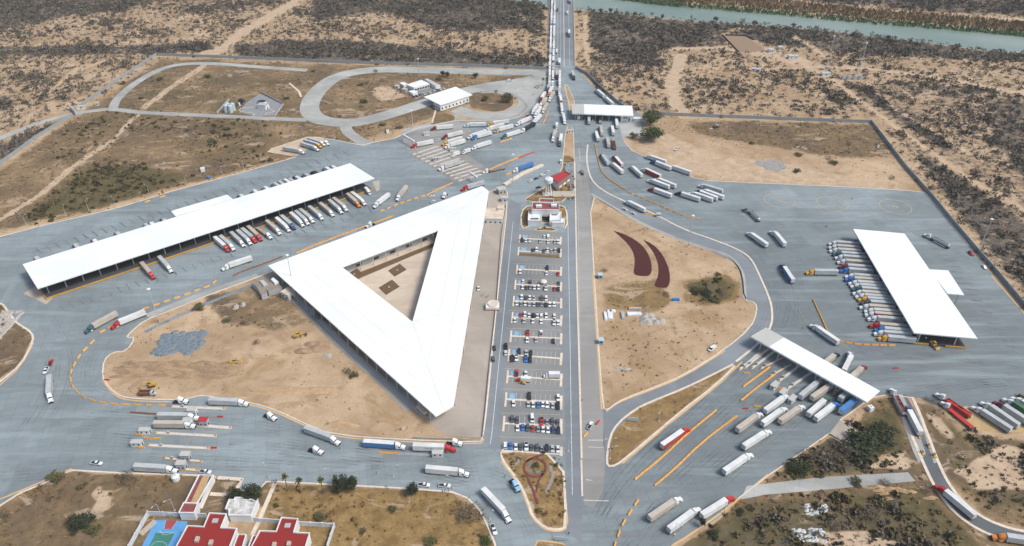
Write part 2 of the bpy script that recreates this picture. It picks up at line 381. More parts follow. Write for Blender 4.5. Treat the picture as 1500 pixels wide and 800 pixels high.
def ground_material():
    s = NB('earth')
    n1 = s.noise(.022, 7, .68); n2 = s.noise(.14, 6, .7); n3 = s.noise(.9, 4, .75); n4 = s.noise(.05, 5, .6, 1.2)
    sand = s.mix(s.ramp(n1, .3, .7), (.325,.232,.14), (.51,.39,.26))
    sand = s.mix(s.math('MULTIPLY', s.ramp(n4, .5, .68), .6), sand, (.27,.18,.105))
    sand = s.mix(s.math('MULTIPLY', s.ramp(n3, .4, .8), .4), sand, (.22,.155,.10))
    och = s.ramp(s.noise(.04, 6, .72, .6), .53, .66)
    sand = s.mix(s.math('MULTIPLY', och, .7), sand, (.285,.19,.095))
    grit = s.ramp(s.noise(.35, 5, .8), .55, .75)
    sand = s.mix(s.math('MULTIPLY', grit, .5), sand, (.20,.145,.095))
    wheel = s.ramp(s.noise(.03, 4, .6, 2.5, stretch=(1, 3.2, 1), rotz=.5), .62, .7)
    sand = s.mix(s.math('MULTIPLY', wheel, .3), sand, (.5,.40,.29))
    dry = s.mix(s.ramp(n2, .3, .7), (.118,.085,.048), (.25,.178,.098))
    dry = s.mix(s.ramp(n1, .42, .72), dry, (.115,.09,.066)); dry = s.mix(s.attr('gold'), dry, s.mix(s.ramp(n2, .3, .7), (.17,.11,.045), (.33,.225,.095)))
    dry = s.mix(s.math('MULTIPLY', s.ramp(n3, .4, .75), .5), dry, (.115,.08,.042))
    pale = s.ramp(s.noise(.035, 7, .74, 1.0, stretch=(1, 1.9, 1)), .55, .63)
    dry = s.mix(s.math('MULTIPLY', pale, .8), dry, (.40,.315,.225))
    green = s.mix(s.ramp(n2, .35, .65), (.075,.068,.035), (.14,.112,.055))
    scr = s.mix(s.ramp(n2, .35, .7), (.060,.056,.055), (.125,.106,.085)); scr = s.mix(s.ramp(n3, .5, .8), scr, (.22,.17,.115))
    def cover(name, gain, lo, hi, base):
        f = s.math('ADD', s.attr(name), s.math('MULTIPLY', s.math('SUBTRACT', base, .5), gain)); return s.ramp(f, lo, hi)
    nm = s.math('ADD', s.math('MULTIPLY', n2, .55), s.math('MULTIPLY', n4, .45))
    nf = s.math('ADD', s.math('MULTIPLY', n2, .6), s.math('MULTIPLY', s.noise(.3, 5, .75), .4))
    nd = s.math('ADD', s.math('MULTIPLY', n2, .4), s.math('MULTIPLY', n1, .6))
    c = s.mix(cover('dry', 2.2, .3, .62, nd), sand, dry)
    c = s.mix(cover('green', 2.0, .42, .75, nm), c, green)
    c = s.mix(cover('scrub', 3.4, .42, 1.0, nf), c, scr)
    c = s.mix(cover('sand', 1.0, .35, .7, nm), c, s.mix(s.ramp(n2, .3, .7), (.38,.285,.19), (.50,.39,.28)))
    return s.done(c, .95, .1, bump=s.math('ADD', n3, n2), bs=.5)
ground = build_ground(); ground.data.materials.append(ground_material())
def water_material():
    s = NB('river water')
    c = s.mix(s.ramp(s.noise(.006, 3), .35, .65), (.16,.22,.19), (.23,.285,.25))
    s.done(c, .3, .3); wv = s.noise(.35, 3, .6, stretch=(1, 2.5, 1)); bn = s.n.new('ShaderNodeBump'); bn.inputs['Strength'].default_value = .12
    s.l.new(wv, bn.inputs['Height']); s.l.new(bn.outputs['Normal'], s.b.inputs['Normal']); return s.m
mbw = MB(); mbw.prism([(p.x, p.y) for p in offset_line(river_pts, -3, True)], WZ-.5, WZ, bottom=False)
struct(mbw.build('river', water_material()))
# ------------------------------------------------------------------ pavements
M_yard = paving('yard concrete', (.222,.268,.283), 4.6, .07, .7, rot=R(-14), seam=.22, wear=(185,320,125,.70))
M_loop = paving('pale concrete road', (.36,.375,.355), 5, .07, .22, rot=R(20), seam=.16, stain=(.24,.25,.25))
M_lot = paving('parking asphalt', (.225,.232,.228), 9, .04, .2, seam=.05)
M_ave = paving('avenue asphalt', (.20,.228,.248), 30, .03, .3, rot=R(92), seam=.04)
M_tanroad = paving('dusty road', (.285,.285,.27), 20, .04, .3, rot=R(92), seam=.06)
M_plaza = paving('plaza', (.38,.345,.30), 12, .05, .15, seam=.05, stain=(.27,.235,.2))
M_court = paving('court stone', (.52,.44,.35), 3, .05, .1, seam=.06, stain=(.38,.31,.24))
M_darkroad = paving('dark asphalt', (.12,.135,.145), 30, .03, .2, seam=.02)
M_kerb = mat('kerb concrete', (.60,.53,.44), .8, var=.18, scale=.4)
M_kerby = mat('ochre painted kerb', (.62,.38,.14), .8, dirt=(.45,.36,.25), scale=.15)
M_white = mat('road paint white', (.62,.64,.64), .7, dirt=(.34,.36,.37), scale=.5)
M_yel = mat('road paint ochre', (.60,.35,.10), .7, dirt=(.40,.33,.24), scale=.4)
M_blue = mat('road paint blue', (.13,.38,.62), .7, dirt=(.2,.32,.42), scale=.6)
YARD = [(-80,775),(0,741),(30,722),(62,709),(105,689),(175,693),(275,696),(310,698),(330,700),(356,702),(349,718),(378,719),(390,706),(407,706),(487,710),(600,716),(662,721),(685,730),(702,747),(715,772),(725,797),(732,845),(958,845),(985,800),(1012,785),(1050,760),(1082,730),(1125,697),(1212,637),(1236,651),(1255,632),(1231,615),(1250,602),(1275,583),(1304,578),(1335,583),(1350,583),(1365,592),(1400,601),(1500,612),(1590,630),(1590,540),(1500,458),(1475,428),(1452,401),(1420,361),(1395,330),(1375,305),(1355,282.5),(1332,279.5),(1250,274.5),(1125,269),(1037,265),(1015,260),(957,235),(926,221),(914,207),(911,201),(940,200),(945,172),(926,160),(900,150),(872,130),(845,101),(842,95),(803,95),(803,112),(790,135),(779,150),(775,158),(765,169),(745,176),(667,177),(612,188),(577,203),(545,209),(530,213),(490,205),(462,201),(450,201),(398,218),(392,222.5),(424,227.5),(434,230),(375,247),(320,262),(250,281),(178,303),(150,310),(60,331),(0,347),(-80,366)]
WLOT = [(392,400),(376,407),(300,434),(250,455),(212,469),(190,488),(185,495),(199,494),(185,515),(165,516),(152,528),(150,550),(156,563),(170,577),(187,584),(250,586),(272,585),(290,580),(305,580),(330,586),(370,590),(407,602),(447,621),(487,637),(600,645),(702,648),(707,642),(713,600),(728,440),(745,287),(739,273),(717,281)]
ELOT = [(864,285),(890,300),(925,322),(975,345),(1025,363),(1062,373),(1078,386),(1087,402),(1090,440),(1107,443),(1109,457),(1100,480),(1062,512),(1000,551),(950,571),(925,580),(905,589),(890,601),(883,598),(876,495),(870,400)]
ESMALL = [(1085,528),(1040,551),(1000,570),(950,590),(930,600),(905,620),(893,640),(888,678),(894,685),(912,676),(997,603),(1050,563)]
FLOWER = [(733,659),(824,667),(830,772),(817,777),(797,773),(780,757),(775,740),(765,715),(750,692),(736,675)]
BOTTOM = [(783,792),(800,793),(832,798),(832,830),(785,830)]
ADMIN = [(763.5,336),(763.6,309),(775,300.5),(820,300),(830.5,306),(831,336),(818,329),(806,326.5),(790,327),(776,331)]
ADMINN = [(766,296),(776,287),(797,276),(812,262),(823,250),(825,228),(829,186),(840,186),(841,230),(842,296)]
HALF = [(780,338),(790,334),(803,333),(812,335),(818,339)]
WCORN = [(-60,430),(0,440),(20,468),(27,475),(47,487),(49,500),(30,535),(0,560),(-60,600)]
QSTRIP = [(826,124),(831,124),(838,140),(842,150),(842,168),(835,168),(833,150)]
HOLES = [WLOT, ELOT, ESMALL, FLOWER, BOTTOM, ADMIN, ADMINN, HALF, WCORN, QSTRIP]
struct(sheet('yard_pavement', YARD, .06, M_yard, holes=HOLES))
for P, m, wd, nm in ((WLOT,M_kerb,.7,0),(ELOT,M_kerb,.8,0),(ESMALL,M_kerb,1.1,0),(FLOWER,M_kerb,1.2,0),(BOTTOM,M_kerby,.7,0),(ADMIN,M_kerb,1,0),(ADMINN,M_kerb,.6,0),(HALF,M_kerb,.6,0),(WCORN,M_kerb,1.2,0),(QSTRIP,M_kerb,.6,0)):
    struct(ribbon('kerb', P, wd, 0, .2, m, 1, True))
struct(ribbon('kerb', YARD[0:24], .9, 0, .2, M_kerb, 0)); struct(ribbon('kerb', YARD[26:36], .6, 0, .2, M_kerb, 0))
struct(ribbon('kerb', YARD[45:57], .7, 0, .2, M_kerb, 0)); struct(ribbon('kerb', YARD[70:], .9, 0, .2, M_kerb, 0))
for P in ([(150,553),(156,566),(170,580),(187,587),(250,589)], [(330,588),(370,593),(407,605),(447,624),(487,640),(600,648),(704,651),(709,643)],
          [(868,400),(874.5,495),(881.5,600)], [(888,603),(903,591),(925,582),(950,573),(1000,553),(1062,514)], [(912,679),(999,605),(1052,565),(1087,530)],
          [(734,676),(748,693),(763,715),(773,740),(778,757),(796,775),(817,779.5),(832,774),(828,730)], [(49,502),(30,538),(0,564)],
          [(1125,695),(1060,749),(1012,783),(985,799)], [(1213,635),(1236,649),(1253,632),(1230,615)], [(1452,404),(1476,431),(1502,461)], [(950,233),(1015,259)],
          [(-40,747),(30,719.5),(105,686.5)], [(0,344.5),(60,328.5),(178,300.5),(320,259.5),(375,244.5)]):
    struct(ribbon('kerb_paint', P, .9, .085, .085, M_kerby, 1))
# district pavements lie 2 cm above the yard
struct(sheet('parking_lot', [(760,338),(823,341),(824,656),(733,648),(735,600),(746,480)], .085, M_lot))
struct(sheet('avenue', [(744.5,290),(763,300),(760,338),(746,480),(735,600),(733,650),(725,662),(707,646),(713,600),(728,440)], .08, M_ave))
struct(sheet('avenue', [(825,238),(843,238),(844.5,400),(850,600),(852,727),(853,800),(835,780),(829,700),(825,500),(823,345),(833,330),(831,304),(842,297)], .08, M_ave))
struct(sheet('avenue', [(845,238),(861,250),(864,286),(870,400),(876,495),(883,600),(886,680),(884,720),(870,745),(856,740),(854,690),(851,600),(846,400)], .08, M_tanroad))
struct(sheet('ring_road', [(864,284),(868,270),(885,286),(915,302),(965,320),(1000,337),(1050,355),(1085,370),(1108,395),(1123,432),(1129,455),(1128,480),(1110,505),(1085,528),(1040,551),(1000,570),(930,600),(893,640),(888,680),(884,650),(884,600),(905,590),(950,572),(1000,552),(1062,513),(1101,480),(1110,457),(1108,442),(1091,438),(1088,402),(1078,385),(1025,361),(925,321)], .08, M_ave, 0))
struct(ribbon('footpath', [(866,284),(892,300),(927,321),(977,344),(1027,362),(1064,372),(1080,386),(1089,403),(1091,438)], 2.6, .09, .2, M_loop, 1))
struct(ribbon('kerb', [(861,212),(859,232),(862,252),(868,266),(882,279),(910,293),(962,315),(1000,336),(1050,353),(1082,366),(1100,378),(1112,402),(1126,434),(1131,452),(1131,478),(1112,503),(1078,530)], 1.3, .06, .22, M_kerb, 2))
struct(ribbon('kerb', [(842,238),(844.8,400),(850.2,600),(852,672)], 1.0, .06, .22, M_kerb, 0)); struct(ribbon('kerb', [(851.6,674),(853,727)], .9, .06, .14, M_kerb, 0))
struct(ribbon('kerb', [(848,218),(850,236),(853.5,238)], .7, .06, .2, M_kerby, 0))
# pale loop roads of the north-west
M_PATH = M_loop
LOOPS = [([(-60,230),(0,202),(50,183),(100,167),(165,159),(200,165),(300,169),(375,173),(450,176)], 8),
 ([(165,160),(170,146),(192,126),(220,108),(250,96),(285,92.5),(330,94),(375,98),(450,103)], 9),
 ([(803,107),(760,106),(700,105),(620,103),(560,101.5),(520,105),(490,113),(468,130),(455,147),(452,164),(468,177),(510,181),(545,175),(585,163),(625,150),(665,138),(700,129),(740,122),(790,118),(803,116)], 19),
 ([(505,181),(508,193),(525,205),(540,212)], 11), ([(667,160),(700,170),(740,170),(764,160),(774,150),(768,140),(745,134),(720,131)], 17), ([(590,193),(640,181),(672,170)], 9)]
for i, (p, wd) in enumerate(LOOPS):
    struct(ribbon('loop_road', p, wd, .07+.006*i, .07+.006*i, M_loop, 3))
struct(sheet('loop_apron', [(690,130),(720,126),(745,118),(770,113),(803,104),(803,112),(803,125),(790,140),(779,152),(768,152),(757,142),(735,136),(700,137)], .112, M_loop, 1))
struct(ribbon('kerb', [(722,132.5),(745,136),(762,144),(772,153),(770,160),(760,168),(744,174.5)], 2.6, .1, .25, M_tanroad, 2))
struct(sheet('tongue_lawn', [(642,166),(660,167),(667,172),(664,177),(645,180),(630,184),(634,175)], .13, MATS['earth'], 1))
sheet_dry = bpy.data.objects['tongue_lawn']; a = sheet_dry.data.attributes.new('dry', 'FLOAT', 'POINT'); a.data.foreach_set('value', [1.0]*len(sheet_dry.data.vertices))
isl = struct(sheet('bush_island', [(695,139),(712,138),(735,139),(750,144),(753,151),(747,158),(735,163),(720,164),(700,160),(688,157),(690,146)], .13, MATS['earth'], 2))
a = isl.data.attributes.new('dry', 'FLOAT', 'POINT'); a.data.foreach_set('value', [.8]*len(isl.data.vertices))
struct(ribbon('footpath', [(638.5,160.5),(633,180)], 1.6, .14, .2, M_kerb, 0))
struct(ribbon('footpath', [(424,122),(438,134),(441,142)], 2.2, .08, .14, M_kerb, 0))
# bottom right exit road, pads and the pale slab
struct(ribbon('exit_road', [(1318,578),(1332,603),(1345,632),(1354,655),(1363,677),(1377,706),(1394,731),(1416,754),(1446,772),(1482,784),(1520,790),(1580,797)], 6.4, .075, .075, M_darkroad, 2))
for d, px in ((0, [(1336,582),(1347,605),(1356,630),(1364,650),(1372,672),(1386,703),(1402,726),(1424,748),(1450,764),(1484,776),(1522,782),(1580,789)]), (1, [(1308,582),(1320,605),(1333,633),(1343,656),(1353,680),(1366,708),(1384,735),(1408,760),(1440,780),(1478,793),(1520,799)])):
    struct(ribbon('kerb', px, 1.5, 0, .2, M_kerb, 2))
struct(sheet('gate_apron', [(1308,578),(1322,578),(1343,625),(1356,664),(1346,679),(1337,660)], .1, M_loop)); struct(sheet('gate_apron', [(1336,585),(1347,606),(1360,640),(1376,677),(1368,679),(1350,625)], .1, M_loop))
struct(sheet('concrete_slab', [(1094,712),(1206,699),(1330,692),(1341,705),(1215,717),(1120,725),(1085,732)], .1, M_loop))
struct(sheet('truck_park', [(1395,606),(1414,595),(1500,606),(1590,622),(1590,650),(1500,634),(1430,631),(1417,624)], .09, paving('straw yard', (.46,.34,.17), 3, .08, .2, rot=.6, stain=(.3,.25,.18))))
struct(sheet('pocket_yard', [(392,222),(398,217.5),(450,200.5),(470,201),(480,208),(455,216),(434,229),(424,227)], .085, paving('sandy pad', (.52,.42,.30), 5, .05, .2, stain=(.4,.25,.1)), 0))
struct(sheet('toll_apron', [(608,190),(670,176),(700,200),(668,214),(720,252),(690,262),(666,268),(640,247),(600,226),(590,205)], .075, paving('toll slab', (.28,.285,.275), 5, .09, .35, rot=R(-18), seam=.2)))
struct(sheet('side_apron', [(1229.5,616.5),(1254,632),(1236,649.5),(1214,636.5)], .085, M_plaza)); struct(ribbon('side_road', [(378,403.5),(300,429.5),(250,449.5),(215,463)], 5.5, .075, .075, M_loop, 1)); struct(ribbon('service_path', [(212,486),(250,468),(300,446),(340,430),(372,417)], 3, .06, .06, M_yard, 1))
struct(sheet('side_apron', [(907,181),(939,180),(942,199),(911,201)], .075, M_loop))
# bridge road to the north and its deck over the river
def bridge():
    def edge(px): return [G(x, y, .1).xy for x, y in px]
    L = edge([(803,97),(803.2,60),(803.8,30),(804.6,0),(805.4,-30)]); Rr = edge([(842,97),(841.6,60),(840.6,30),(840,0),(839,-30)])
    mb = MB()
    for i in range(4):
        a, b, c, d = L[i], Rr[i], Rr[i+1], L[i+1]
        mb.add([(a.x,a.y,.1),(b.x,b.y,.1),(c.x,c.y,.1),(d.x,d.y,.1),(a.x,a.y,-1.6),(b.x,b.y,-1.6),(c.x,c.y,-1.6),(d.x,d.y,-1.6)], [(0,1,2,3),(7,6,5,4),(0,3,7,4),(1,5,6,2)])
    struct(mb.build('bridge_road', M_tanroad if False else M_ave))
    for E, nm in ((L, 1), (Rr, -1)):
        w_ = MB(); ribbon_mb(w_, [Vector(p) for p in E], .5, .1, 1.1); o = w_.build('parapet', mat('parapet concrete', (.5,.46,.41), .85, var=.15, scale=.2)); 
        tag(o, 'low concrete parapet along the %s edge of the bridge road' % ('queue-side' if nm == 1 else 'free-lane'), 'parapet')
    ln = MB()
    for i in range(4):
        for t in (.235, .36, .47, .60, .8):
            a = L[i].lerp(Rr[i], t); b = L[i+1].lerp(Rr[i+1], t); ribbon_mb(ln, [a, b], .28 if t != .6 else .7, .125, .125)
    struct(ln.build('road_markings', M_white))
bridge()
# ------------------------------------------------------------------ painted markings
mk = MB(); my = MB(); mbl = MB()
def stripe(mb, px, wd=.16, z=.115, sm=0): ribbon_mb(mb, smoothline(XY(px), sm), wd, z, z)
stripe(mk, [(751.5,325),(738,460),(729.5,545),(720,640),(718,650)], .35); stripe(mk, [(832,330),(835,500),(837,640),(838.5,725)], .35)
stripe(mk, [(847,300),(851,640)], .12)
for a, b in (((1033,100),(0,0)),): pass
stripe(mk, [(861,645),(884,645)], .5); stripe(mk, [(862,655),(884,656)], .35); stripe(mk, [(855,733),(892,734)], .5); stripe(mk, [(858,703),(868,704)], .4)
# helipads: ring and H
for cx, cy in ((1142,294), (1219.5,298), (1311.5,303)):
    c = G(cx, cy).xy; rad = 11.6
    ribbon_mb(my, [c+Vector((math.cos(a), math.sin(a)))*rad for a in np.linspace(0, 2*math.pi, 60)[:-1]], .42, .1, .1, closed=True)
    d = Vector((.55,.83)); e = Vector((-d.y, d.x))
    for k in (-1, 1): ribbon_mb(my, [c+e*1.4*k-d*2.4, c+e*1.4*k+d*2.4], .4, .1, .1)
    ribbon_mb(my, [c-e*1.2, c+e*1.2], .4, .105, .105)
# toll lane ochre lines
stripe(my, [(1170,452),(1178,466),(1186,480)], .1)
# lot: rows of bays (left x, right x, spine y at left, spine y at right, half depth in px)
ROWS = [(761.5,821.3,349.5,352.5,6.6),(759.5,821.3,368,370.5,6.6),(757.5,821.8,394.5,397.5,7.2),(755,821.8,416.8,420,7.4),(752.5,822,441,444,8),(750.5,822,465,469.5,8.4),(748.5,822,492.5,496,8.8),(745.5,822,520,525.5,9.2),(743.5,822,551.5,556.5,9.6),(741,822,585,589.5,10),(738,822,620.5,624,10.4),(736.5,822,660.5,666,11)]
BAY = 2.62
KB = MB()
for i, (xl, xr, yl, yr, h) in enumerate(ROWS):
    a, b = G(xl, yl).xy, G(xr, yr).xy; n = int((b-a).length/BAY); t = (b-a)/(b-a).length
    up = Vector((-t.y, t.x)); dep = 5.2
    ribbon_mb(KB, [a+t*.6, b-t*.8], 1.3 if i != 11 else .8, .085, .22)
    tl = (G(xl+1.5, yl-h).xy-a).normalized()
    for k in range(1, n):
        p = b - t*(k*BAY+.8)
        ribbon_mb(mk, [p+up*.75, p+up*dep], .14, .12, .12)
        if i < 11: ribbon_mb(mk, [p-up*.75, p-up*dep], .14, .12, .12)
    ribbon_mb(KB, [b+up*dep*.95, b-up*(dep*1.1 if i < 11 else 1)], 1.4, .085, .24)
    q0, q1 = a+up*dep*1.02, a-up*(dep*1.1 if i < 11 else 1); sl = (G(733,650).xy-G(760,340).xy).normalized()
    ribbon_mb(KB, [a-sl*dep*1.0, a+sl*(dep*1.1 if i < 11 else 1)], 1.1, .085, .24)
    if i < 10:
        s0 = a + t*3.2 + up*(dep*.55)
        if True:
            mbl.add([(*(s0-t*1.7-up*1.9),.13),(*(s0+t*1.7-up*1.9),.13),(*(s0+t*1.7+up*1.9),.13),(*(s0-t*1.7+up*1.9),.13)], [(0,1,2,3)])
            # wheelchair sign: head, back, seat, wheel
            ribbon_mb(mk, [s0+up*.55*1, s0-up*.35, s0-up*.4+t*.7, s0-up*1.0+t*.9], .24, .145, .145)
            ribbon_mb(mk, [s0-up*.55-t*.05+Vector((math.cos(v), math.sin(v)))*.75 for v in np.linspace(1.9, 5.9, 12)], .2, .145, .145)
            hc = s0+up*1.05; ribbon_mb(mk, [hc-t*.2, hc+t*.2], .4, .145, .145)
    if i in (1,): # planted strip
        pp = [a+t*2-up*.8, b-t*1-up*.8, b-t*1-up*4.2, a+t*2-up*4.2]
for xl, xr, y in ((752,822,386),(749,822,408),(747,822,431),(745,822,455),(742,822,481),(740,822,508),(738,822,540),(735,822,570),(733,822,605),(731,822,640)):
    stripe(mk, [(xl,y),(xr,y+3)], .12)
struct(mk.build('road_markings', M_white)); struct(my.build('road_markings', M_yel)); struct(mbl.build('bay_paint', M_blue))
struct(KB.build('bay_kerbs', M_kerb))
pl = struct(sheet('planted_strip', [(761,371),(820,374),(820,378.5),(760,374.5)], .2, MATS['earth'])); a = pl.data.attributes.new('dry','FLOAT','POINT'); a.data.foreach_set('value', [1.0]*len(pl.data.vertices))
# stains where lorries stand at the docks, lane centre lines of the south toll and the east yard
M_stain = mat('oil stain', (.10,.11,.12), .6, dirt=(.2,.215,.23), scale=.35)
stn = MB()
for i in range(34):                     # long dock, lorry side
    x = 78+i*13.6; y = 436-i*4.35
    if rnd.random() < .85:
        p = G(x+rnd.uniform(9,13), y+rnd.uniform(10,14)).xy; q = G(x+18, y+19).xy; ribbon_mb(stn, [p, p.lerp(q, .5)+Vector((rnd.uniform(-.2,.2),0)), q], rnd.uniform(.5,1.2), .1, .1)
for i in range(34):
    x = 62+i*13.6; y = 374-i*4.35
    p = G(x, y-2).xy; q = G(x-9, y-9).xy; ribbon_mb(stn, [p, q], rnd.uniform(.6,1.5), .1, .1)
for i in range(19):                     # east dock, far side
    x = 1358+i*6.4; y = 356+i*8.4; p = G(x, y).xy; q = G(x+rnd.uniform(14,24), y+1.5).xy; ribbon_mb(stn, [p, q], rnd.uniform(.6,1.6), .1, .1)
struct(stn.build('oil_stains', M_stain))
s_ = NB('tyre wear'); s_.put(s_.b.inputs['Alpha'], s_.math('MULTIPLY', s_.ramp(s_.noise(.05, 6, .75), .42, .7), .26)); M_tyre_wear = s_.done((.105,.118,.125), .7, .2)
tw_ = MB()
def tracks(px, n, spread, seed=0):
    rr = random.Random(seed); L = smoothline(XY(px), 2)
    for k in range(n):
        o = (k-(n-1)/2)*spread+rr.uniform(-.6,.6)
        for h in (-.95, .95): ribbon_mb(tw_, offset_line(L, o+h), rr.uniform(.5,1.1), .118+.0007*k, .118+.0007*k)
for P, n, sp in (([(120,620),(230,628),(330,632),(450,648),(600,670),(700,690)],5,4.2),([(150,655),(230,662),(330,666),(450,674),(640,684)],4,5),([(0,700),(150,690),(260,680),(360,683)],2,4),([(205,470),(150,500),(125,540),(135,570),(190,582),(280,592)],2,4.5),([(60,470),(90,520),(80,580),(40,640),(0,690)],3,6),
  ([(560,300),(480,338),(380,385),(250,440),(170,480)],3,5),([(520,345),(420,385),(330,420),(230,462)],1,4),([(600,240),(520,275),(420,305),(300,345),(120,405)],2,6),([(560,225),(420,262),(300,300),(150,340),(0,375)],3,5),([(780,190),(700,222),(640,248),(560,285)],6,5),
  ([(1105,510),(1040,570),(970,635),(900,705),(870,770)],2,4.5),([(1140,525),(1080,590),(1000,660),(940,720),(890,790)],4,5),([(1200,550),(1140,610),(1050,680),(960,760),(930,800)],5,5),([(880,205),(890,250),(930,290),(1010,325),(1090,345),(1140,400),(1150,460),(1120,500)],4,5.5),([(900,235),(960,275),(1050,305),(1180,330),(1300,320)],3,6),([(1220,500),(1300,525),(1400,540),(1500,555)],4,6),([(1250,540),(1180,480),(1150,400),(1160,360)],3,6),([(1470,560),(1400,565),(1330,580)],2,5),([(830,110),(850,160),(856,220),(862,300)],2,4),([(640,700),(730,690),(790,760),(800,800)],3,5)):
    tracks(P, n, sp, len(P)*7+n)
struct(tw_.build('tyre_marks', M_tyre_wear))
# ------------------------------------------------------------------ vehicle paints and prototypes
def paintmat(name, c, rough=.45): return mat(name, c, rough, spec=.4, var=.06, scale=.15)
PAINT = {'white':(.66,.69,.70),'offwhite':(.62,.60,.54),'silver':(.42,.45,.46),'grey':(.25,.27,.29),'darkgrey':(.08,.09,.10),'black':(.025,.027,.03),'red':(.45,.03,.03),'darkred':(.22,.025,.025),'maroon':(.16,.03,.03),
 'blue':(.03,.17,.50),'darkblue':(.03,.07,.16),'lightblue':(.20,.40,.55),'green':(.05,.14,.07),'teal':(.04,.12,.13),'yellow':(.66,.36,.05),'orange':(.62,.22,.04),'beige':(.50,.43,.34),'tan':(.42,.34,.25),'brown':(.20,.12,.07)}
PM = {k: paintmat('paint ' + k, v) for k, v in PAINT.items()}
BX = {'white':mat('trailer white', (.65,.68,.68), .5, dirt=(.50,.515,.50), scale=.12), 'grey':mat('trailer galvanised', (.43,.47,.48), .45, dirt=(.34,.365,.37), scale=.2), 'tan':mat('trailer dusty', (.46,.43,.37), .6, dirt=(.36,.32,.27), scale=.12),
 'red':mat('trailer red', (.42,.04,.03), .5, dirt=(.33,.05,.04), scale=.3), 'black':PM['black'], 'darkgrey':PM['darkgrey'], 'blue':mat('trailer blue', (.06,.20,.46), .5, dirt=(.07,.17,.36), scale=.3), 'silver':mat('tank silver', (.55,.57,.58), .3, .6), 'brown':PM['brown'], 'green':PM['green']}
M_tyre = mat('tyre rubber', (.018,.018,.02), .9); M_rim = mat('wheel steel', (.42,.43,.44), .4, .7); M_under = mat('chassis black', (.03,.03,.033), .7)
M_glass = mat('vehicle glass', (.02,.03,.04), .12, spec=.6); M_chrome = mat('fuel tank alloy', (.5,.5,.5), .3, .8); M_lamp = mat('lamp lens', (.6,.1,.05), .3); M_logo = mat('trailer lettering', (.16,.22,.30), .6)
def tractor_parts(root, near=True):
    """conventional long-nose tractor; x forward, trailer front at x=7.8"""
    cb = MB()
    x0 = 8.45
    cb.box(x0, x0+2.7, -1.22, 1.22, 1.0, 2.75, 0, top=(0, .25, .04))
    prof = [(x0-.02,2.75),(x0+2.4,2.75),(x0+1.75,3.35),(x0+.25,3.95),(x0-.02,3.98)]   # roof fairing
    for sgn in (0,):
        vs = [(x, y*(1.13 if i in (0,1) else .98), z) for y in (-1, 1) for i, (x, z) in enumerate(prof)]
        n = len(prof); cb.add(vs, [tuple(range(n)), tuple(range(2*n-1, n-1, -1))] + [(i, i+n, (i+1) % n+n, (i+1) % n) for i in range(n)], 0)
    hood = [(x0+2.7,1.05),(x0+4.75,.95),(x0+4.8,1.55),(x0+4.5,1.78),(x0+2.7,2.15)]
    vs = [(x, y*(1.05 if x < x0+3 else .88), z) for y in (-1, 1) for x, z in hood]; n = 5
    cb.add(vs, [tuple(range(n)), tuple(range(2*n-1, n-1, -1))] + [(i, i+n, (i+1) % n+n, (i+1) % n) for i in range(n)], 0)
    for s in (-1, 1): cb.box(x0+3.2, x0+4.7, s*1.22-.16, s*1.22+.16, .85, 1.32, 0, top=(.25,.2,.02))
    cab = cb.build('cab', PM['white'], root)
    g = MB(); g.add([(x0+2.72,-1.02,2.15),(x0+2.72,1.02,2.15),(x0+2.44,.98,2.78),(x0+2.44,-.98,2.78)], [(0,1,2,3)])
    g.box(x0+2.44, x0+2.72, -1.05, 1.05, 2.13, 2.2)
    for s in (-1, 1): g.add([(x0+1.5,s*1.235,1.95),(x0+2.5,s*1.235,1.95),(x0+2.35,s*1.21,2.6),(x0+1.5,s*1.21,2.6)], [(0,1,2,3) if s < 0 else (3,2,1,0)])
    g.build('windscreen', M_glass, cab)
    c = MB(); c.box(5.2, x0+4.6, -.48, .48, .62, .95); c.box(5.6, 7.6, -.55, .55, .95, 1.12); c.box(x0+4.55, x0+4.95, -1.2, 1.2, .42, .82)
    c.build('chassis', M_under, root)
    if near:
        for s in (-1, 1):
            f = MB(); f.lathe([(.33,0),(.36,.06),(.36,1.34),(.33,1.4)], 10, M=Matrix.Translation((x0+.5, s*.95, .72)) @ Matrix.Rotation(R(90), 4, 'Y')); f.build('fuel_tank', M_chrome, root)
            mr = MB(); mr.box(x0+2.45, x0+2.6, s*1.5-.08, s*1.5+.08, 1.7, 2.35); mr.box(x0+2.5, x0+2.56, min(s*1.1, s*1.5), max(s*1.1, s*1.5), 2.25, 2.3); mr.build('mirror', M_under, cab)
        ex = MB(); ex.tube((x0-.12, .95, 1.0), (x0-.12, .95, 4.0), .09); ex.build('exhaust_stack', M_chrome, root)
        ml = MB()
        ml.add([(x0+4.83,-.5,1.0),(x0+4.83,.5,1.0),(x0+4.83,.5,1.5),(x0+4.83,-.5,1.5)], [(0,1,2,3)]); ml.build('grille', M_under, cab)
    for x, wd in ((x0+4.0, .3), (6.9, .6), (5.6, .6)):
        for s in (-1, 1): wm = MB(); wm.wheel(x, s*(1.05 if wd < .5 else .92), .5, wd); wm.build('wheel', [M_tyre, M_rim], root)
    return cab
def trailer_wheels(root, xs=(-5.3, -6.55)):
    for x in xs:
        for s in (-1, 1): wm = MB(); wm.wheel(x, s*.95, .5, .6); wm.build('wheel', [M_tyre, M_rim], root)
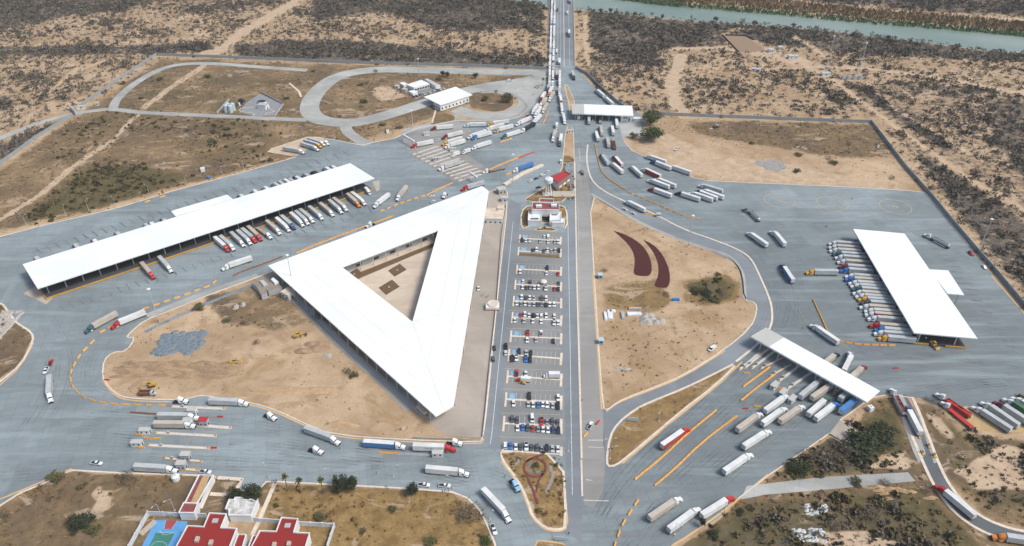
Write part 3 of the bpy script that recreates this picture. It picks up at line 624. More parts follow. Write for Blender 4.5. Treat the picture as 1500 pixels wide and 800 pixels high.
def box_trailer(root, near=True, logo=False):
    b = MB(); L = 7.8
    b.box(-L, L, -1.29, 1.29, 1.12, 4.05)
    b.box(-L-.02, L+.02, -1.31, 1.31, 1.1, 1.24)
    for k in range(-6, 7): b.box(k*1.2-.04, k*1.2+.04, -1.3, 1.3, 1.24, 3.95)
    t = b.build('trailer_box', BX['white'], root); q = MB(); q.box(-L-.02, L+.02, -1.31, 1.31, 4.0, 4.09); q.build('trailer_roof', BX['white'], t)
    u = MB(); u.box(-L+.3, L-1.2, -.5, .5, .85, 1.1); u.box(-7.2, -4.6, -.9, .9, .7, 1.0); u.box(-L, -L+.12, -1.2, 1.2, .45, .6)
    for s in (-1, 1): u.box(4.5, 4.65, s*.8-.07, s*.8+.07, .1, 1.1)
    u.build('trailer_frame', M_under, root)
    if near:
        d = MB()
        for s in (-1, 1): d.box(-L-.06, -L-.02, min(s*.05, s*1.2), max(s*.05, s*1.2), 1.3, 3.9)
        d.build('rear_door', mat('trailer door', (.52,.54,.54), .5, var=.1, scale=.6), t)
        for s in (-1, 1): li = MB(); li.box(-L-.05, -L+.02, s*1.05-.12, s*1.05+.12, 1.12, 1.22); li.build('tail_light', M_lamp, t)
    if logo:
        lg = MB()
        for s in (-1, 1):
            for k in range(7): lg.box(-1.6+k*.62, -1.2+k*.62, s*1.316-.004, s*1.316+.004, 2.5+.2*(k % 2), 3.0+.1*(k % 3))
        lg.build('side_lettering', M_logo, t)
    return t
def new_truck(near=True, logo=False):
    r = empty('semi_truck', (0, -3000, 0)); box_trailer(r, near, logo); trailer_wheels(r); tractor_parts(r, near); return r
TRUCK = new_truck(); TRUCKL = new_truck(True, True); TRUCKF = new_truck(False)
def new_rigid():
    r = empty('box_truck', (0, -3000, 0)); b = MB(); b.box(-4.2, 2.0, -1.22, 1.22, 1.05, 3.7); b.box(-4.22, 2.02, -1.24, 1.24, 3.62, 3.74); b.box(1.2, 2.6, -1.0, 1.0, 2.7, 3.5, top=(0,.9,.1)); b.build('cargo_box', BX['white'], r)
    c = MB(); c.box(2.15, 3.7, -1.1, 1.1, .75, 2.45, top=(0,.3,.06)); c.box(3.6, 4.9, -.98, .98, .75, 1.6, top=(0,.15,.08)); cab = c.build('cab', PM['white'], r)
    g = MB(); g.add([(3.73,-.95,1.65),(3.73,.95,1.65),(3.45,.9,2.4),(3.45,-.9,2.4)], [(0,1,2,3)]); g.build('windscreen', M_glass, cab)
    u = MB(); u.box(-4.1, 4.7, -.45, .45, .55, 1.0); u.build('chassis', M_under, r)
    for x, wd in ((3.9,.28),(-2.6,.5)):
        for s in (-1, 1): wm = MB(); wm.wheel(x, s*.95, .45, wd); wm.build('wheel', [M_tyre, M_rim], r)
    return r
RIGID = new_rigid()
def new_bobtail():
    r = empty('truck_tractor', (0, -3000, 0)); q = empty('x', (0, 0, 0)); tractor_parts(q)
    for ch in list(q.children): ch.parent = r; ch.location.x -= 9.2
    bpy.data.objects.remove(q)
    fw = MB(); fw.lathe([(.6,1.12),(.6,1.2)], 14, c=(-2.7,0)); fw.build('fifth_wheel', M_under, r)
    return r
BOB = new_bobtail()
def new_flat():
    r = empty('flatbed_truck', (0, -3000, 0)); b = MB(); b.box(-7.3, 7.3, -1.25, 1.25, 1.2, 1.42); b.box(7.2, 7.3, -1.2, 1.2, 1.4, 2.6); b.build('flat_deck', mat('deck timber', (.20,.17,.14), .9, var=.3, scale=1.2), r)
    u = MB(); u.box(-7, 6.6, -.45, .45, .8, 1.2); u.build('trailer_frame', M_under, r); trailer_wheels(r); tractor_parts(r); return r
FLAT = new_flat()
def new_tank():
    r = empty('tanker_truck', (0, -3000, 0)); b = MB()
    b.lathe([(.2,-7.0),(.85,-6.9),(1.12,-6.6),(1.12,6.6),(.85,6.9),(.2,7.0)], 20, M=Matrix.Translation((0,0,2.3)) @ Matrix.Rotation(R(90), 4, 'Y')); t = b.build('tank', BX['silver'], r)
    m = MB()
    for x in (-4, 0, 4): m.lathe([(.35,3.38),(.35,3.6)], 10, c=(x,0))
    m.box(-6, 6, -.25, .25, 3.42, 3.47); m.build('hatch', M_under, t)
    u = MB(); u.box(-6.8, 6.6, -.5, .5, .8, 1.35); u.build('trailer_frame', M_under, r); trailer_wheels(r); tractor_parts(r); return r
TANK = new_tank()
def new_open():
    r = empty('open_top_truck', (0, -3000, 0)); b = MB(); L = 6.8
    b.box(-L, L, -1.28, 1.28, 1.15, 1.4)
    for s in (-1, 1): b.box(-L, L, s*1.24-.05, s*1.24+.05, 1.4, 2.9)
    for x in (-L+.05, L-.05): b.box(x-.05, x+.05, -1.19, 1.19, 1.4, 2.9)
    b.build('open_body', BX['white'], r)
    c = MB()
    for k in range(9): x = -6+k*1.45; c.box(x-.6, x+.55, rnd.uniform(-1.1,-.9), rnd.uniform(.8,1.1), 1.4, rnd.uniform(2.0,2.7))
    c.build('load', PM['maroon'], r)
    u = MB(); u.box(-6.6, 6.6, -.5, .5, .8, 1.15); u.build('trailer_frame', M_under, r); trailer_wheels(r); tractor_parts(r); return r
OPEN = new_open()
# ------------------------------------------------------------------ cars
def car_proto(kind):
    r = empty({'sedan':'car','suv':'suv','pickup':'pickup_truck','van':'van'}[kind], (0, -3000, 0))
    P = {'sedan':([(-2.2,.45),(2.2,.4),(2.25,.68),(1.15,.92),(-1.55,.98),(-2.25,.9)],[(-1.65,.95),(1.05,.92),(.25,1.45),(-1.05,1.45)],.88,(1.35,-1.3)),
         'suv':([(-2.3,.5),(2.3,.48),(2.35,.85),(1.2,1.08),(-2.3,1.1)],[(-2.25,1.08),(1.15,1.05),(.45,1.74),(-2.05,1.74)],.94,(1.45,-1.4)),
         'pickup':([(-2.85,.6),(2.85,.58),(2.9,.95),(1.5,1.15),(-.55,1.15),(-.6,.98),(-2.85,.98)],[(-.55,1.12),(1.4,1.12),(.75,1.82),(-.4,1.82)],.97,(1.85,-1.75)),
         'van':([(-2.7,.5),(2.7,.5),(2.75,.95),(2.1,1.25),(-2.7,1.3)],[(-2.68,1.28),(2.05,1.22),(1.4,2.2),(-2.6,2.25)],1.0,(1.8,-1.7))}[kind]
    low, top, hw, ax = P
    def ext(mb, prof, h0, h1):
        n = len(prof); vs = [(x, s*(h0 if i < n/2 else h1), z) for s in (-1, 1) for i, (x, z) in enumerate(prof)]
        mb.add(vs, [tuple(range(n)), tuple(range(2*n-1, n-1, -1))] + [(i, i+n, (i+1) % n+n, (i+1) % n) for i in range(n)])
    b = MB(); ext(b, low, hw, hw-.04)
    n = len(top); roof = [top[2], top[3]]
    z = roof[0][1]; b.box(roof[1][0]-.02, roof[0][0]+.02, -hw+.2, hw-.2, z-.03, z+.05, top=(.08,.08,.06))
    if kind == 'van': b.box(-2.66, .55, -hw+.02, hw-.02, 1.2, 2.2, top=(.03,.3,.12))
    if kind == 'pickup':
        for s in (-1, 1): b.box(-2.85, -.58, s*(hw-.06)-.05, s*(hw-.06)+.05, .95, 1.2)
        b.box(-2.88, -2.78, -hw+.05, hw-.05, .9, 1.2)
    body = b.build('body', PM['white'], r)
    g = MB(); vs = [(x, s*(hw-.07 if i < 2 else hw-.19), zz) for s in (-1, 1) for i, (x, zz) in enumerate(top)]
    g.add(vs, [tuple(range(n)), tuple(range(2*n-1, n-1, -1))] + [(i, i+n, (i+1) % n+n, (i+1) % n) for i in range(n)]); g.build('windows', M_glass, body)
    if kind == 'pickup': q = MB(); q.box(-2.75, -.6, -hw+.14, hw-.14, .985, 1.0); q.build('cargo_bed', M_under, body)
    for x in ax:
        for s in (-1, 1): wm = MB(); wm.wheel(x, s*(hw-.1), .34 if kind == 'sedan' else .38, .22, 10); wm.build('wheel', [M_tyre, M_rim], r)
    li = MB()
    xf = low[2][0]
    for s in (-1, 1): li.box(xf-.12, xf+.02, s*(hw-.28)-.16, s*(hw-.28)+.16, low[2][1]-.12, low[2][1]+.02)
    li.build('headlight', M_rim, body)
    return r
CARS = {k: car_proto(k) for k in ('sedan', 'suv', 'pickup', 'van')}
PROTOS = [TRUCK, TRUCKL, TRUCKF, RIGID, BOB, FLAT, TANK, OPEN] + list(CARS.values())
MADE = []
TZ = 2.6                                  # height of the middle of a trailer box
def truck(F, Rr, cab='white', box='white', label='', group=None, proto=None, bend=0, L=15.6, cat='truck', roof=None):
    """a lorry whose trailer box runs from Rr (rear) to F (front)"""
    a, b = G(*F, TZ).xy, G(*Rr, TZ).xy; c = (a+b)/2; d = a-b
    p = proto or TRUCK
    o = clone(p); o.location = (c.x, c.y, .1); o.rotation_euler = (0, 0, math.atan2(d.y, d.x))
    k = kid(o, 'cab');
    if k and cab != 'white': paint(k, PM[cab])
    for nm in ('trailer_box', 'cargo_box', 'open_body', 'tank'):
        t = kid(o, nm)
        if t and (box != 'white'): paint(t, BX[box])
        if nm == 'trailer_box' and t and (roof or box in ('grey','tan','black','green')): paint(kid(t, 'trailer_roof'), BX[roof or box])
    if bend:
        M = Matrix.Translation((6.3, 0, 0)) @ Matrix.Rotation(R(bend), 4, 'Z') @ Matrix.Translation((-6.3, 0, 0))
        for ch in o.children:
            n = ch.name.split('.')[0]
            if n in ('cab', 'chassis', 'fuel_tank', 'exhaust_stack') or (n == 'wheel' and ch.data.vertices[0].co.x > 4): ch.matrix_basis = M
    tag(o, label, cat, group); MADE.append(o); return o
def at_heading(proto, p, q, label, cat, group=None, color=None, z=.1, h=.8, slot='body'):
    """a vehicle centred at pixel p, facing pixel q"""
    a, b = G(*p, h).xy, G(*q, h).xy; d = b-a
    o = clone(proto); o.location = (a.x, a.y, z); o.rotation_euler = (0, 0, math.atan2(d.y, d.x))
    k = kid(o, slot) or kid(o, 'cab')
    if k and color: paint(k, PM[color])
    tag(o, label, cat, group); MADE.append(o); return o
# ------------------------------------------------------------------ lorries: (front, rear, cab, box, what singles it out)
def batch(rows, group):
    for r in rows:
        F, Rr, cab, box, lab = r[:5]; kw = r[5] if len(r) > 5 else {}
        truck(F, Rr, cab, box, lab, group, **kw)
batch([
 ((640,187),(662.8,185),'darkred','white','red semi truck with white trailer nearest the tongue-shaped dry lawn'),
 ((655.5,199),(677,193.7),'darkred','white','dark red semi truck with white trailer between the parked sedan and the lawn road'),
 ((655.5,208.3),(676.5,202.5),'yellow','white','yellow semi truck half hidden behind a white one at the inspection lanes'),
 ((659.5,212.3),(680,206.5),'white','white','white semi truck drawn up alongside a yellow tractor at the inspection lanes'),
 ((612,211.5),(633,207.3),'red','white','red semi truck with white trailer under the gantry of the topmost inspection lane'),
 ((688,182.5),(712,182),'white','white','white semi truck standing square across the top of the inspection approach'),
 ((692,198.5),(712,192.5),'white','white','white semi truck beside the bright blue tractor'),
 ((699,199.5),(719,194.3),'blue','white','bright blue semi truck with white trailer approaching the inspection lanes'),
 ((699,214),(718,208.3),'white','white','white semi truck alone in the open below the blue tractor'),
 ((651,244),(672.5,237.4),'white','grey','white semi truck waiting between two of the lower pale kerbs of the inspection lanes'),
 ((686,273.5),(708,267.5),'red','grey','red semi truck with grey trailer beside the tip of the great white roof'),
 ((718,248.5),(738,244.3),'white','white','white tractor pulling an empty flat trailer beside the ochre barrier line',{'proto':FLAT}),
 ((760.5,246.5),(779,240.4),'white','blue','white semi truck hauling a bright blue trailer past the row of parked cars',{'roof':'blue'}),
], 'semi trucks at the north inspection lanes')
at_heading(RIGID, (667,226.5), (657,230), 'white box truck entering the middle inspection lane', 'truck', 'semi trucks at the north inspection lanes', h=1.5)
at_heading(RIGID, (683,222.5), (673,226), 'white box truck right behind another white box truck', 'truck', 'semi trucks at the north inspection lanes', h=1.5)
batch([
 ((722.5,180.5),(745,177.3),'yellow','white','yellow semi truck with white trailer tucked behind the curved pale loop road'),
 ((718,188),(737,183),'white','white','white semi truck just below the yellow tractor in the queue'),
 ((731.5,189.5),(750,184.5),'tan','white','tan semi truck with white trailer in the merging queue'),
 ((742.5,198),(761,192.5),'teal','white','dark green semi truck with white trailer beside the short ochre barrier line'),
 ((761.5,179.5),(777,172.7),'white','white','white semi truck on the inside of the bend, below a small red pickup'),
 ((769.5,188.5),(782,182),'white','black','white tractor with a black trailer, the only black trailer in the queue'),
 ((783.5,177.3),(792,169),'white','white','white semi truck right behind the black trailer in the queue'),
 ((781,163.3),(788.5,153.3),'white','white','white semi truck at the inner kerb where the queue bends'),
 ((785,167.5),(793,158),'white','white','white semi truck in the middle file where the queue bends'),
 ((796.5,160.5),(801.5,152),'offwhite','tan','cream semi truck in the outer file beside the upright ochre barrier line'),
 ((793.5,143.5),(798,137),'darkred','white','dark red semi truck with white trailer at the kerb of the queue'),
 ((793.5,152),(800,145),'white','tan','semi truck with dusty trailer directly below the dark red tractor'),
 ((805,136),(807.7,129.5),'orange','white','orange and red semi truck with white trailer in the queue'),
 ((806.5,143.3),(810.8,136.5),'white','tan','white semi truck with dusty trailer beside the orange tractor'),
 ((803,129),(805.3,123.2),'darkgrey','grey','dark semi truck with grey trailer leading off the bridge towards the bend'),
], 'semi trucks queueing round the bend')
at_heading(CARS['pickup'], (772.5,170), (768,172), 'red pickup truck stopped by the kerb behind the queue', 'pickup', color='red')
at_heading(BOB, (809.6,121.5), (809,126), 'white tractor without trailer in the second file, ahead of another', 'truck', 'semi trucks queueing round the bend', h=2)
at_heading(BOB, (809.3,128.5), (808.6,133), 'white tractor without trailer in the second file, behind another', 'truck', 'semi trucks queueing round the bend', h=2)
at_heading(RIGID, (815.6,185), (815.4,190), 'small white box truck alone in the outer lane beside the sandy median', 'truck', h=1.5)
truck((811.2,200),(813.6,193), 'white', 'tan', 'white semi truck driving alone behind the small white box truck', 'semi trucks leaving the queue')
truck((820.3,208.5),(822.6,197.7), 'darkgrey', 'white', 'dark grey tractor with white trailer beside the sandy median', 'semi trucks leaving the queue')
# files on the bridge, all facing this way
def lane(px0, px1, n0, n1, step, what, colors, proto=None):
    a, b = G(*px0, TZ).xy, G(*px1, TZ).xy; d = (b-a); Ln = d.length; d /= Ln; k = 0; s = 0
    while s < Ln and k < 30:
        p = a + d*s; o = clone(proto or TRUCKF); o.location = (p.x, p.y, .14); o.rotation_euler = (0, 0, math.atan2(d.y, d.x))
        c, bx = colors.get(k, ('white', 'white' if rnd.random() < .8 else 'tan'))
        if c != 'white': paint(kid(o, 'cab'), PM[c])
        if bx != 'white': paint(kid(o, 'trailer_box'), BX[bx]); paint(kid(o, 'trailer_roof'), BX[bx])
        tag(o, '%s semi truck with %s trailer, %s from far end of %s' % (c.replace('dark','dark '), bx, ORD[k], what), 'truck', 'semi trucks queueing on the bridge'); MADE.append(o)
        s += step + rnd.uniform(-.4, 2.2); k += 1
lane((809,-6),(805,118), 0, 0, 22.3, 'the leftmost bridge file', {3:('white','grey'), 6:('brown','tan'), 11:('grey','grey')})
lane((812.8,4),(810,112), 0, 0, 23.5, 'the second bridge file', {4:('blue','white'), 10:('darkgrey','white')})
batch([((819.4,94),(819.6,86.3),'darkgrey','white','white trailer with dark tractor just beyond the road gantry',{'proto':TRUCKF}),
 ((820,112),(820.2,104.6),'white','white','white semi truck first below the road gantry in the right-hand file',{'proto':TRUCKF}),
 ((820,123),(820,115.5),'white','white','white semi truck second below the road gantry in the right-hand file',{'proto':TRUCKF}),
 ((819.6,137),(819.5,129),'white','tan','white semi truck with dusty trailer beside the dark asphalt wedge',{'proto':TRUCKF}),
 ((822,149.5),(820.8,140.5),'darkred','white','white trailer with a dark red tractor, the red one of the right-hand file'),
 ((823.3,161),(822.2,153),'white','white','white semi truck touching the last of the right-hand file'),
 ((827,177.5),(824.7,166),'white','white','last white semi truck of the right-hand file, beside the sandy median'),
 ((815.5,111.5),(815.6,104),'black','tan','black tractor with dusty trailer below the road gantry',{'proto':TRUCKF}),
], 'semi trucks queueing on the bridge')
at_heading(BOB, (815.6,74.5), (815.4,80), 'white tractor without trailer on the bridge beside the two long files', 'truck', h=2)
at_heading(BOB, (816.6,14), (816.5,19), 'dark tractor without trailer far out on the bridge', 'truck', color='darkgrey', h=2)
at_heading(CARS['pickup'], (819.8,18.5), (819.6,24), 'silver pickup truck far out on the bridge', 'pickup', color='silver')
at_heading(RIGID, (831.2,19.5), (831,25), 'small white box truck far out on the free lanes of the bridge', 'truck', h=1.5)
batch([((834.9,4),(835,-3.5),'darkgrey','white','white trailer with dark tractor at the very end of the free lanes',{'proto':TRUCKF}),
 ((833.6,51),(833.8,44),'darkgrey','white','white trailer with dark tractor halfway along the free lanes'),
 ((840.4,112),(838.3,105.5),'black','grey','grey trailer with black tractor where the free lanes fan out')], 'semi trucks on the free lanes')
batch([((875.7,133.3),(884.6,140.9),'white','white','white semi truck parked by the outer wall, ahead of another white truck'),
 ((888.6,144.8),(897,152.2),'white','white','white semi truck parked by the outer wall, its tail at the toll canopy')], 'semi trucks parked by the outer wall')
batch([((846.7,163),(848,174),'white','white','white trailer at the leftmost lane of the far toll canopy'),
 ((862.5,169.5),(863,181),'white','grey','grey trailer in the second lane from the left of the far toll canopy'),
 ((878.6,168),(879.4,179.5),'black','black','black trailer in the middle lane of the far toll canopy'),
 ((902.8,175.5),(904.2,187),'white','white','white trailer beside the booth building of the far toll canopy'),
 ((880,186.5),(882,197),'white','tan','dusty trailer right behind the black trailer'),
 ((896.5,185.3),(898.8,197.3),'white','white','white trailer second from the booth building of the far toll canopy'),
 ((873,193.7),(876.4,205.6),'white','white','white trailer leaving the line, left of the dusty trailer'),
 ((889.3,202.5),(892,215.5),'white','tan','dusty trailer furthest back from the far toll canopy'),
 ((883,229),(890.5,239.7),'black','grey','grey trailer with black tractor left of the red trailer'),
 ((901.5,231),(911.5,242.5),'black','red','bright red trailer with black tractor heading for the far toll canopy'),
 ((898.5,241),(912,252.5),'white','white','white semi truck tight beside the bright red trailer'),
 ((927.5,246),(940,257.7),'white','white','white semi truck alone between the two red trailers'),
 ((946.5,249),(967.5,258.7),'white','red','white tractor with a long red trailer in the waiting area'),
 ((953.5,230),(975,237.3),'white','white','white semi truck at the sand edge beside the dark blue tractor'),
 ((961,238),(982.5,246.7),'darkblue','white','dark blue semi truck with lettered white trailer',{'proto':TRUCKL}),
 ((988.5,245.5),(1011,253.2),'white','white','white semi truck at the sand edge right behind the dark blue tractor'),
 ((957,265.5),(980,274.2),'white','white','white semi truck below the long red trailer, the nearer of a pair'),
 ((967,264),(989,272.7),'white','white','white semi truck below the long red trailer, the farther of a pair'),
 ((961.5,279),(980.5,285.7),'darkred','white','dark red semi truck with white trailer below a white pair'),
 ((1031.5,272.5),(1059,280.7),'white','grey','white semi truck with grey trailer nearest the dirt field, topmost of five'),
 ((999,284),(1024.5,292.2),'black','white','black semi truck with white trailer, lowest of five side by side'),
 ((1018,284.2),(1043.5,293),'white','white','white semi truck next to the black tractor among five side by side'),
 ((1025.5,281.5),(1050.5,291),'black','white','dark tractor with white trailer wedged in the middle of five'),
 ((1034,280),(1060,289.5),'white','white','white semi truck second from the top of five side by side'),
 ((922.5,297),(945,308.2),'white','white','white lettered semi truck stopped by two police cars',{'proto':TRUCKL}),
 ((1103,345),(1122.5,358.7),'white','white','white semi truck in the open yard, left of another white one'),
 ((1137,343.5),(1148.5,357.2),'white','white','white semi truck in the open yard, tractor turned aside',{'bend':14}),
 ((1149.5,394),(1160.5,410.5),'black','blue','black tractor with a blue-sided trailer in the open yard'),
 ((1193.5,398),(1227,398.6),'yellow','grey','yellow semi truck with grey trailer driving across the east yard'),
 ((1199,482),(1226,500.7),'white','white','white lettered semi truck beside the end of the ochre barrier line',{'proto':TRUCKL}),
], 'semi trucks in the east yard')
truck((898.5,206.2),(900.7,217), 'white', 'brown', 'dark open-topped truck with white cab beside the far toll waiting line', 'semi trucks in the east yard', proto=OPEN)
truck((1099.5,309.5),(1111,320.5), 'grey', 'silver', 'grey tractor pulling a shiny short tank in the upper east yard', 'tanker trucks', proto=TANK, bend=20)
truck((1367,348),(1389,359.5), 'white', 'silver', 'white tractor with a silver tank behind the east dock', 'tanker trucks', proto=TANK)
at_heading(BOB, (853.2,251), (853,245), 'grey tractor without trailer alone on the central avenue', 'truck', color='silver', h=2)
# long dock, front side: rear, front
WD = [((314.5,348.5),(329.5,361.5),'red','white'),((322,346),(338.5,360.5),'white','grey'),((338,341),(353,355),'white','grey'),((347,338),(363,352),'white','grey'),((354,335.5),(370,349),'red','grey'),((363,332.5),(378,346),'red','tan'),
 ((390,324),(406,337.5),'white','tan'),((404,319.5),(420,333.5),'white','white'),((411.5,316.5),(427,330),'darkblue','grey'),((425,312),(440.5,326),'white','white'),((432,309.5),(448,323.5),'white','grey'),((438.5,307),(455,320.5),'white','grey'),
 ((452,303),(468,316),'white','grey'),((468,298),(484,311),'white','tan'),((481,293.5),(497,307),'white','grey'),((488,291),(503.5,303),'white','tan'),((508,284.3),(523,297.5),'orange','tan'),((514,282),(531,295),'white','white')]
for i, (Rr, F, c, b) in enumerate(WD):
    truck(F, Rr, c, b, '%s tractor with %s trailer, %s from the left along the long dock' % (c, b, ORD[i]), 'semi trucks backed up to the long dock')
batch([((219.5,400),(208,386.5),'red','tan','red semi truck backed up alone near the left end of the long dock'),
 ((245.5,390.5),(234,378),'white','grey','white semi truck backed up alone near the left end of the long dock')], 'semi trucks backed up to the long dock')
fl = truck((389,341.5),(377,333), 'white', 'white', 'white tractor with crates on a flat bed in the row at the long dock', 'semi trucks backed up to the long dock', proto=FLAT)
cr = MB()
for k in range(8): cr.box(-6.6+k*1.6, -5.5+k*1.6, -.9, rnd.uniform(.5,1), 1.42, rnd.uniform(2,2.9))
cr.build('crate_load', mat('crate timber', (.42,.33,.22), .9, var=.3, scale=1), fl)
at_heading(RIGID, (538.5,280.5), (545,287), 'short white box truck at the right end of the long dock', 'truck', h=1.5)
batch([((553,297.5),(570,284.7),'white','white','white semi truck rolling off the right end of the long dock'),
 ((585.5,286),(595,274.5),'white','tan','white semi truck with dusty trailer, second to the right of the long dock'),
 ((337,388),(367,378.3),'white','white','white semi truck driving along in front of the long dock',{'bend':4})], 'semi trucks moving in the west yard')
at_heading(BOB, (542.3,328.5), (537,331), 'white tractor without trailer on the ochre kerb beside the white roof', 'truck', h=2)
at_heading(BOB, (651.5,285.5), (648,290), 'white tractor without trailer by the tip of the white roof', 'truck', h=2)
# long dock, back side: only the fronts stick out
for i, (x, y, c, b) in enumerate([(52.5,377,'white','grey'),(109,358,'silver','grey'),(136,351,'darkgrey','white'),(170,341,'silver','grey'),(212,329,'white','grey'),(219,326,'darkgrey','white'),(237,321,'darkgrey','grey'),(350,286,'silver','white'),(370,279.5,'white','white'),
    (386,274.5,'white','white'),(400,269,'white','grey'),(407,266.5,'silver','grey'),(415,263.5,'white','white'),(421,262,'darkgrey','grey'),(431,259,'darkgrey','white'),(445,255.5,'silver','grey'),(457.5,252,'darkred','black'),(475,246,'white','white'),(484,244,'silver','white')]):
    d = G(329.5,361.5,TZ).xy-G(314.5,348.5,TZ).xy; d.normalize(); n = G(x, y, 2).xy
    c0 = n + d*11.5; o = clone(TRUCK); o.location = (c0.x, c0.y, .1); o.rotation_euler = (0, 0, math.atan2(-d.y, -d.x))
    if c != 'white': paint(kid(o, 'cab'), PM[c])
    if b != 'white': paint(kid(o, 'trailer_box'), BX[b]); paint(kid(o, 'trailer_roof'), BX[b])
    tag(o, '%s tractor %s from the left of those poking out behind the long dock' % (c, ORD[i]), 'truck', 'semi trucks behind the long dock'); MADE.append(o)
batch([((438,221),(414.5,217),'white','grey','white semi truck standing apart at the front of the sandy pocket'),((460,216.3),(441,210.5),'white','grey','white semi truck in the sandy pocket, left of the yellow tractor'),
 ((463,211.5),(447,206.5),'yellow','grey','yellow semi truck in the sandy pocket'),((469,209),(451,203.5),'white','grey','white semi truck in the sandy pocket, right of the yellow tractor')], 'semi trucks in the sandy pocket')
at_heading(BOB, (478,209), (482,212), 'white tractor without trailer at the far side of the sandy pocket', 'truck', h=2)
# south-west yard
batch([((137.5,477),(169.5,459.8),'teal','tan','dark teal semi truck with pale trailer rounding the west yard'),
 ((175.5,471.8),(211.5,457.2),'red','white','red semi truck with white trailer at the pad in the west yard',{'bend':4}),
 ((71.5,577),(73,552),'white','grey','white semi truck heading down the west yard on its own',{'bend':6}),
 ((349.5,589),(305,587),'white','grey','white semi truck along the lot kerb above the south toll'),
 ((275,609.8),(231,609),'white','grey','white semi truck in the upper lane of the south toll'),
 ((271,621.7),(224.5,621),'white','tan','white semi truck with dusty trailer at the booth of the south toll'),
 ((243.5,686.7),(196.5,683.7),'white','grey','white lettered semi truck in the lowest lane of the south toll',{'proto':TRUCKL}),
 ((485.5,642),(446,627.5),'white','grey','white semi truck leaving the south toll along the sandy lot',{'bend':-4}),
 ((578,651.7),(532.5,648.5),'white','blue','white semi truck with a blue-sided trailer on the south road'),
 ((651,655.7),(605,654),'red','white','red semi truck with lettered white trailer on the south road',{'proto':TRUCKL}),
 ((670.5,691),(624,686.7),'white','white','white semi truck in mid-road above two pickups'),
 ((736.5,748),(708.5,718.5),'white','white','white semi truck turning down past the flower bed island',{'bend':-6})], 'semi trucks in the south road')
for p, q, lab in (((264,586.5),(275,587),'white tractor without trailer at the start of the south toll'),((395,609),(404,613),'white tractor without trailer by the lower edge of the sandy lot'),((462,659),(472,662),'white tractor without trailer in mid-road below the lettered trucks'),((665.5,648),(676,649),'white tractor without trailer by the ochre kerb corner')):
    at_heading(BOB, p, q, lab, 'truck', h=2)
at_heading(BOB, (754,709), (760,718), 'light blue tractor without trailer beside the flower bed island', 'truck', color='lightblue', h=2)
# east dock row
ED = [(1214,357,'white'),(1214,362.5,'white'),(1215,367.5,'white'),(1220,372.5,'teal'),(1223,377.5,'white'),(1226.5,384,'white'),(1229,391,'darkred'),(1230.5,396.5,'blue'),(1238,405,'white'),(1238,409.5,'blue'),(1243,415,'white'),(1246,419.5,'white'),(1248.5,424,'teal'),(1249,429.5,'white'),(1253,434.5,'white'),(1257,439,'yellow'),(1261,444,'darkgrey'),(1259,450,'white'),(1266,456,'white'),(1267,461,'white'),(1271,467,'white'),(1274,477,'red'),(1281,483.5,'blue'),(1280,488.5,'white'),(1286,495.5,'yellow')]
d0 = (G(1296,491.5,TZ).xy-G(1335.5,494.8,TZ).xy).normalized()
for i, (x, y, c) in enumerate(ED):
    n = G(x, y, 1.6).xy; c0 = n - d0*13.1; o = clone(TRUCKL if i in (5, 24) else TRUCK); o.location = (c0.x, c0.y, .1); o.rotation_euler = (0, 0, math.atan2(d0.y, d0.x))
    if c != 'white': paint(kid(o, 'cab'), PM[c])
    b = 'red' if i in (19,) else ('tan' if i % 4 == 1 else 'grey')
    paint(kid(o, 'trailer_box'), BX[b]); paint(kid(o, 'trailer_roof'), BX['tan' if b == 'red' else b])
    tag(o, '%s tractor with %s trailer, %s from the top of the row at the east dock' % (c, b, ORD[i]), 'truck', 'semi trucks backed up to the east dock'); MADE.append(o)
# toll lanes at lower right
batch([((998,634),(971,653),'red','red','all red semi truck alone beside the long ochre barrier line',{'proto':TRUCKL}),
 ((1105,612),(1082.5,628.5),'white','tan','white semi truck with a dark mark on its side, nearest the second ochre barrier line',{'proto':TRUCKL}),
 ((1143.5,602.7),(1117,621.3),'white','white','white semi truck in the middle of the waiting lines'),
 ((1145.5,584.7),(1121.5,602),'white','white','brightest white semi truck right below the white toll cabins'),
 ((1168.5,599.7),(1143,617.3),'white','tan','white semi truck with dusty roof in the waiting lines'),
 ((1194,563.7),(1173,581),'silver','grey','grey semi truck at the toll canopy, beside the lowest white cabin'),
 ((1212,568.2),(1191.5,582.2),'white','tan','dusty trailer disappearing under the toll canopy'),
 ((1206,588.7),(1185,606.7),'green','white','green semi truck with white trailer at the toll canopy'),
 ((1218,596.2),(1196,612.7),'blue','white','blue semi truck with white trailer at the toll canopy'),
 ((1252,587.3),(1234,601),'darkblue','blue','all blue semi truck in the outermost toll lane',{'roof':'blue'}),
 ((1248,570.5),(1235,581.5),'darkgrey','grey','grey trailer deep under the toll canopy beside the blue one'),
 ((1118,636.5),(1090,654.5),'white','white','white semi truck third back from the toll canopy, above a lone one'),
 ((1091,671),(1061.5,691),'white','white','lone white semi truck midway along the approach lanes'),
 ((985,736.7),(953,758.3),'white','tan','white semi truck with an open rear door, furthest left of three at the bottom'),
 ((1013.5,751.7),(980,776),'white','white','white semi truck in the middle of three at the bottom'),
 ((1062,734.7),(1029,755.3),'red','white','red semi truck with white trailer at the bottom kerb'),
 ((1217,525.5),(1205,535),'black','tan','dusty trailer with black tractor coming out behind the toll canopy'),
 ((1245.5,525),(1237,541.5),'white','white','white semi truck turning out behind the toll canopy',{'bend':18}),
 ((1257,544.5),(1246,554),'darkred','tan','dark red tractor with dusty trailer coming out behind the toll canopy')], 'semi trucks at the east toll')
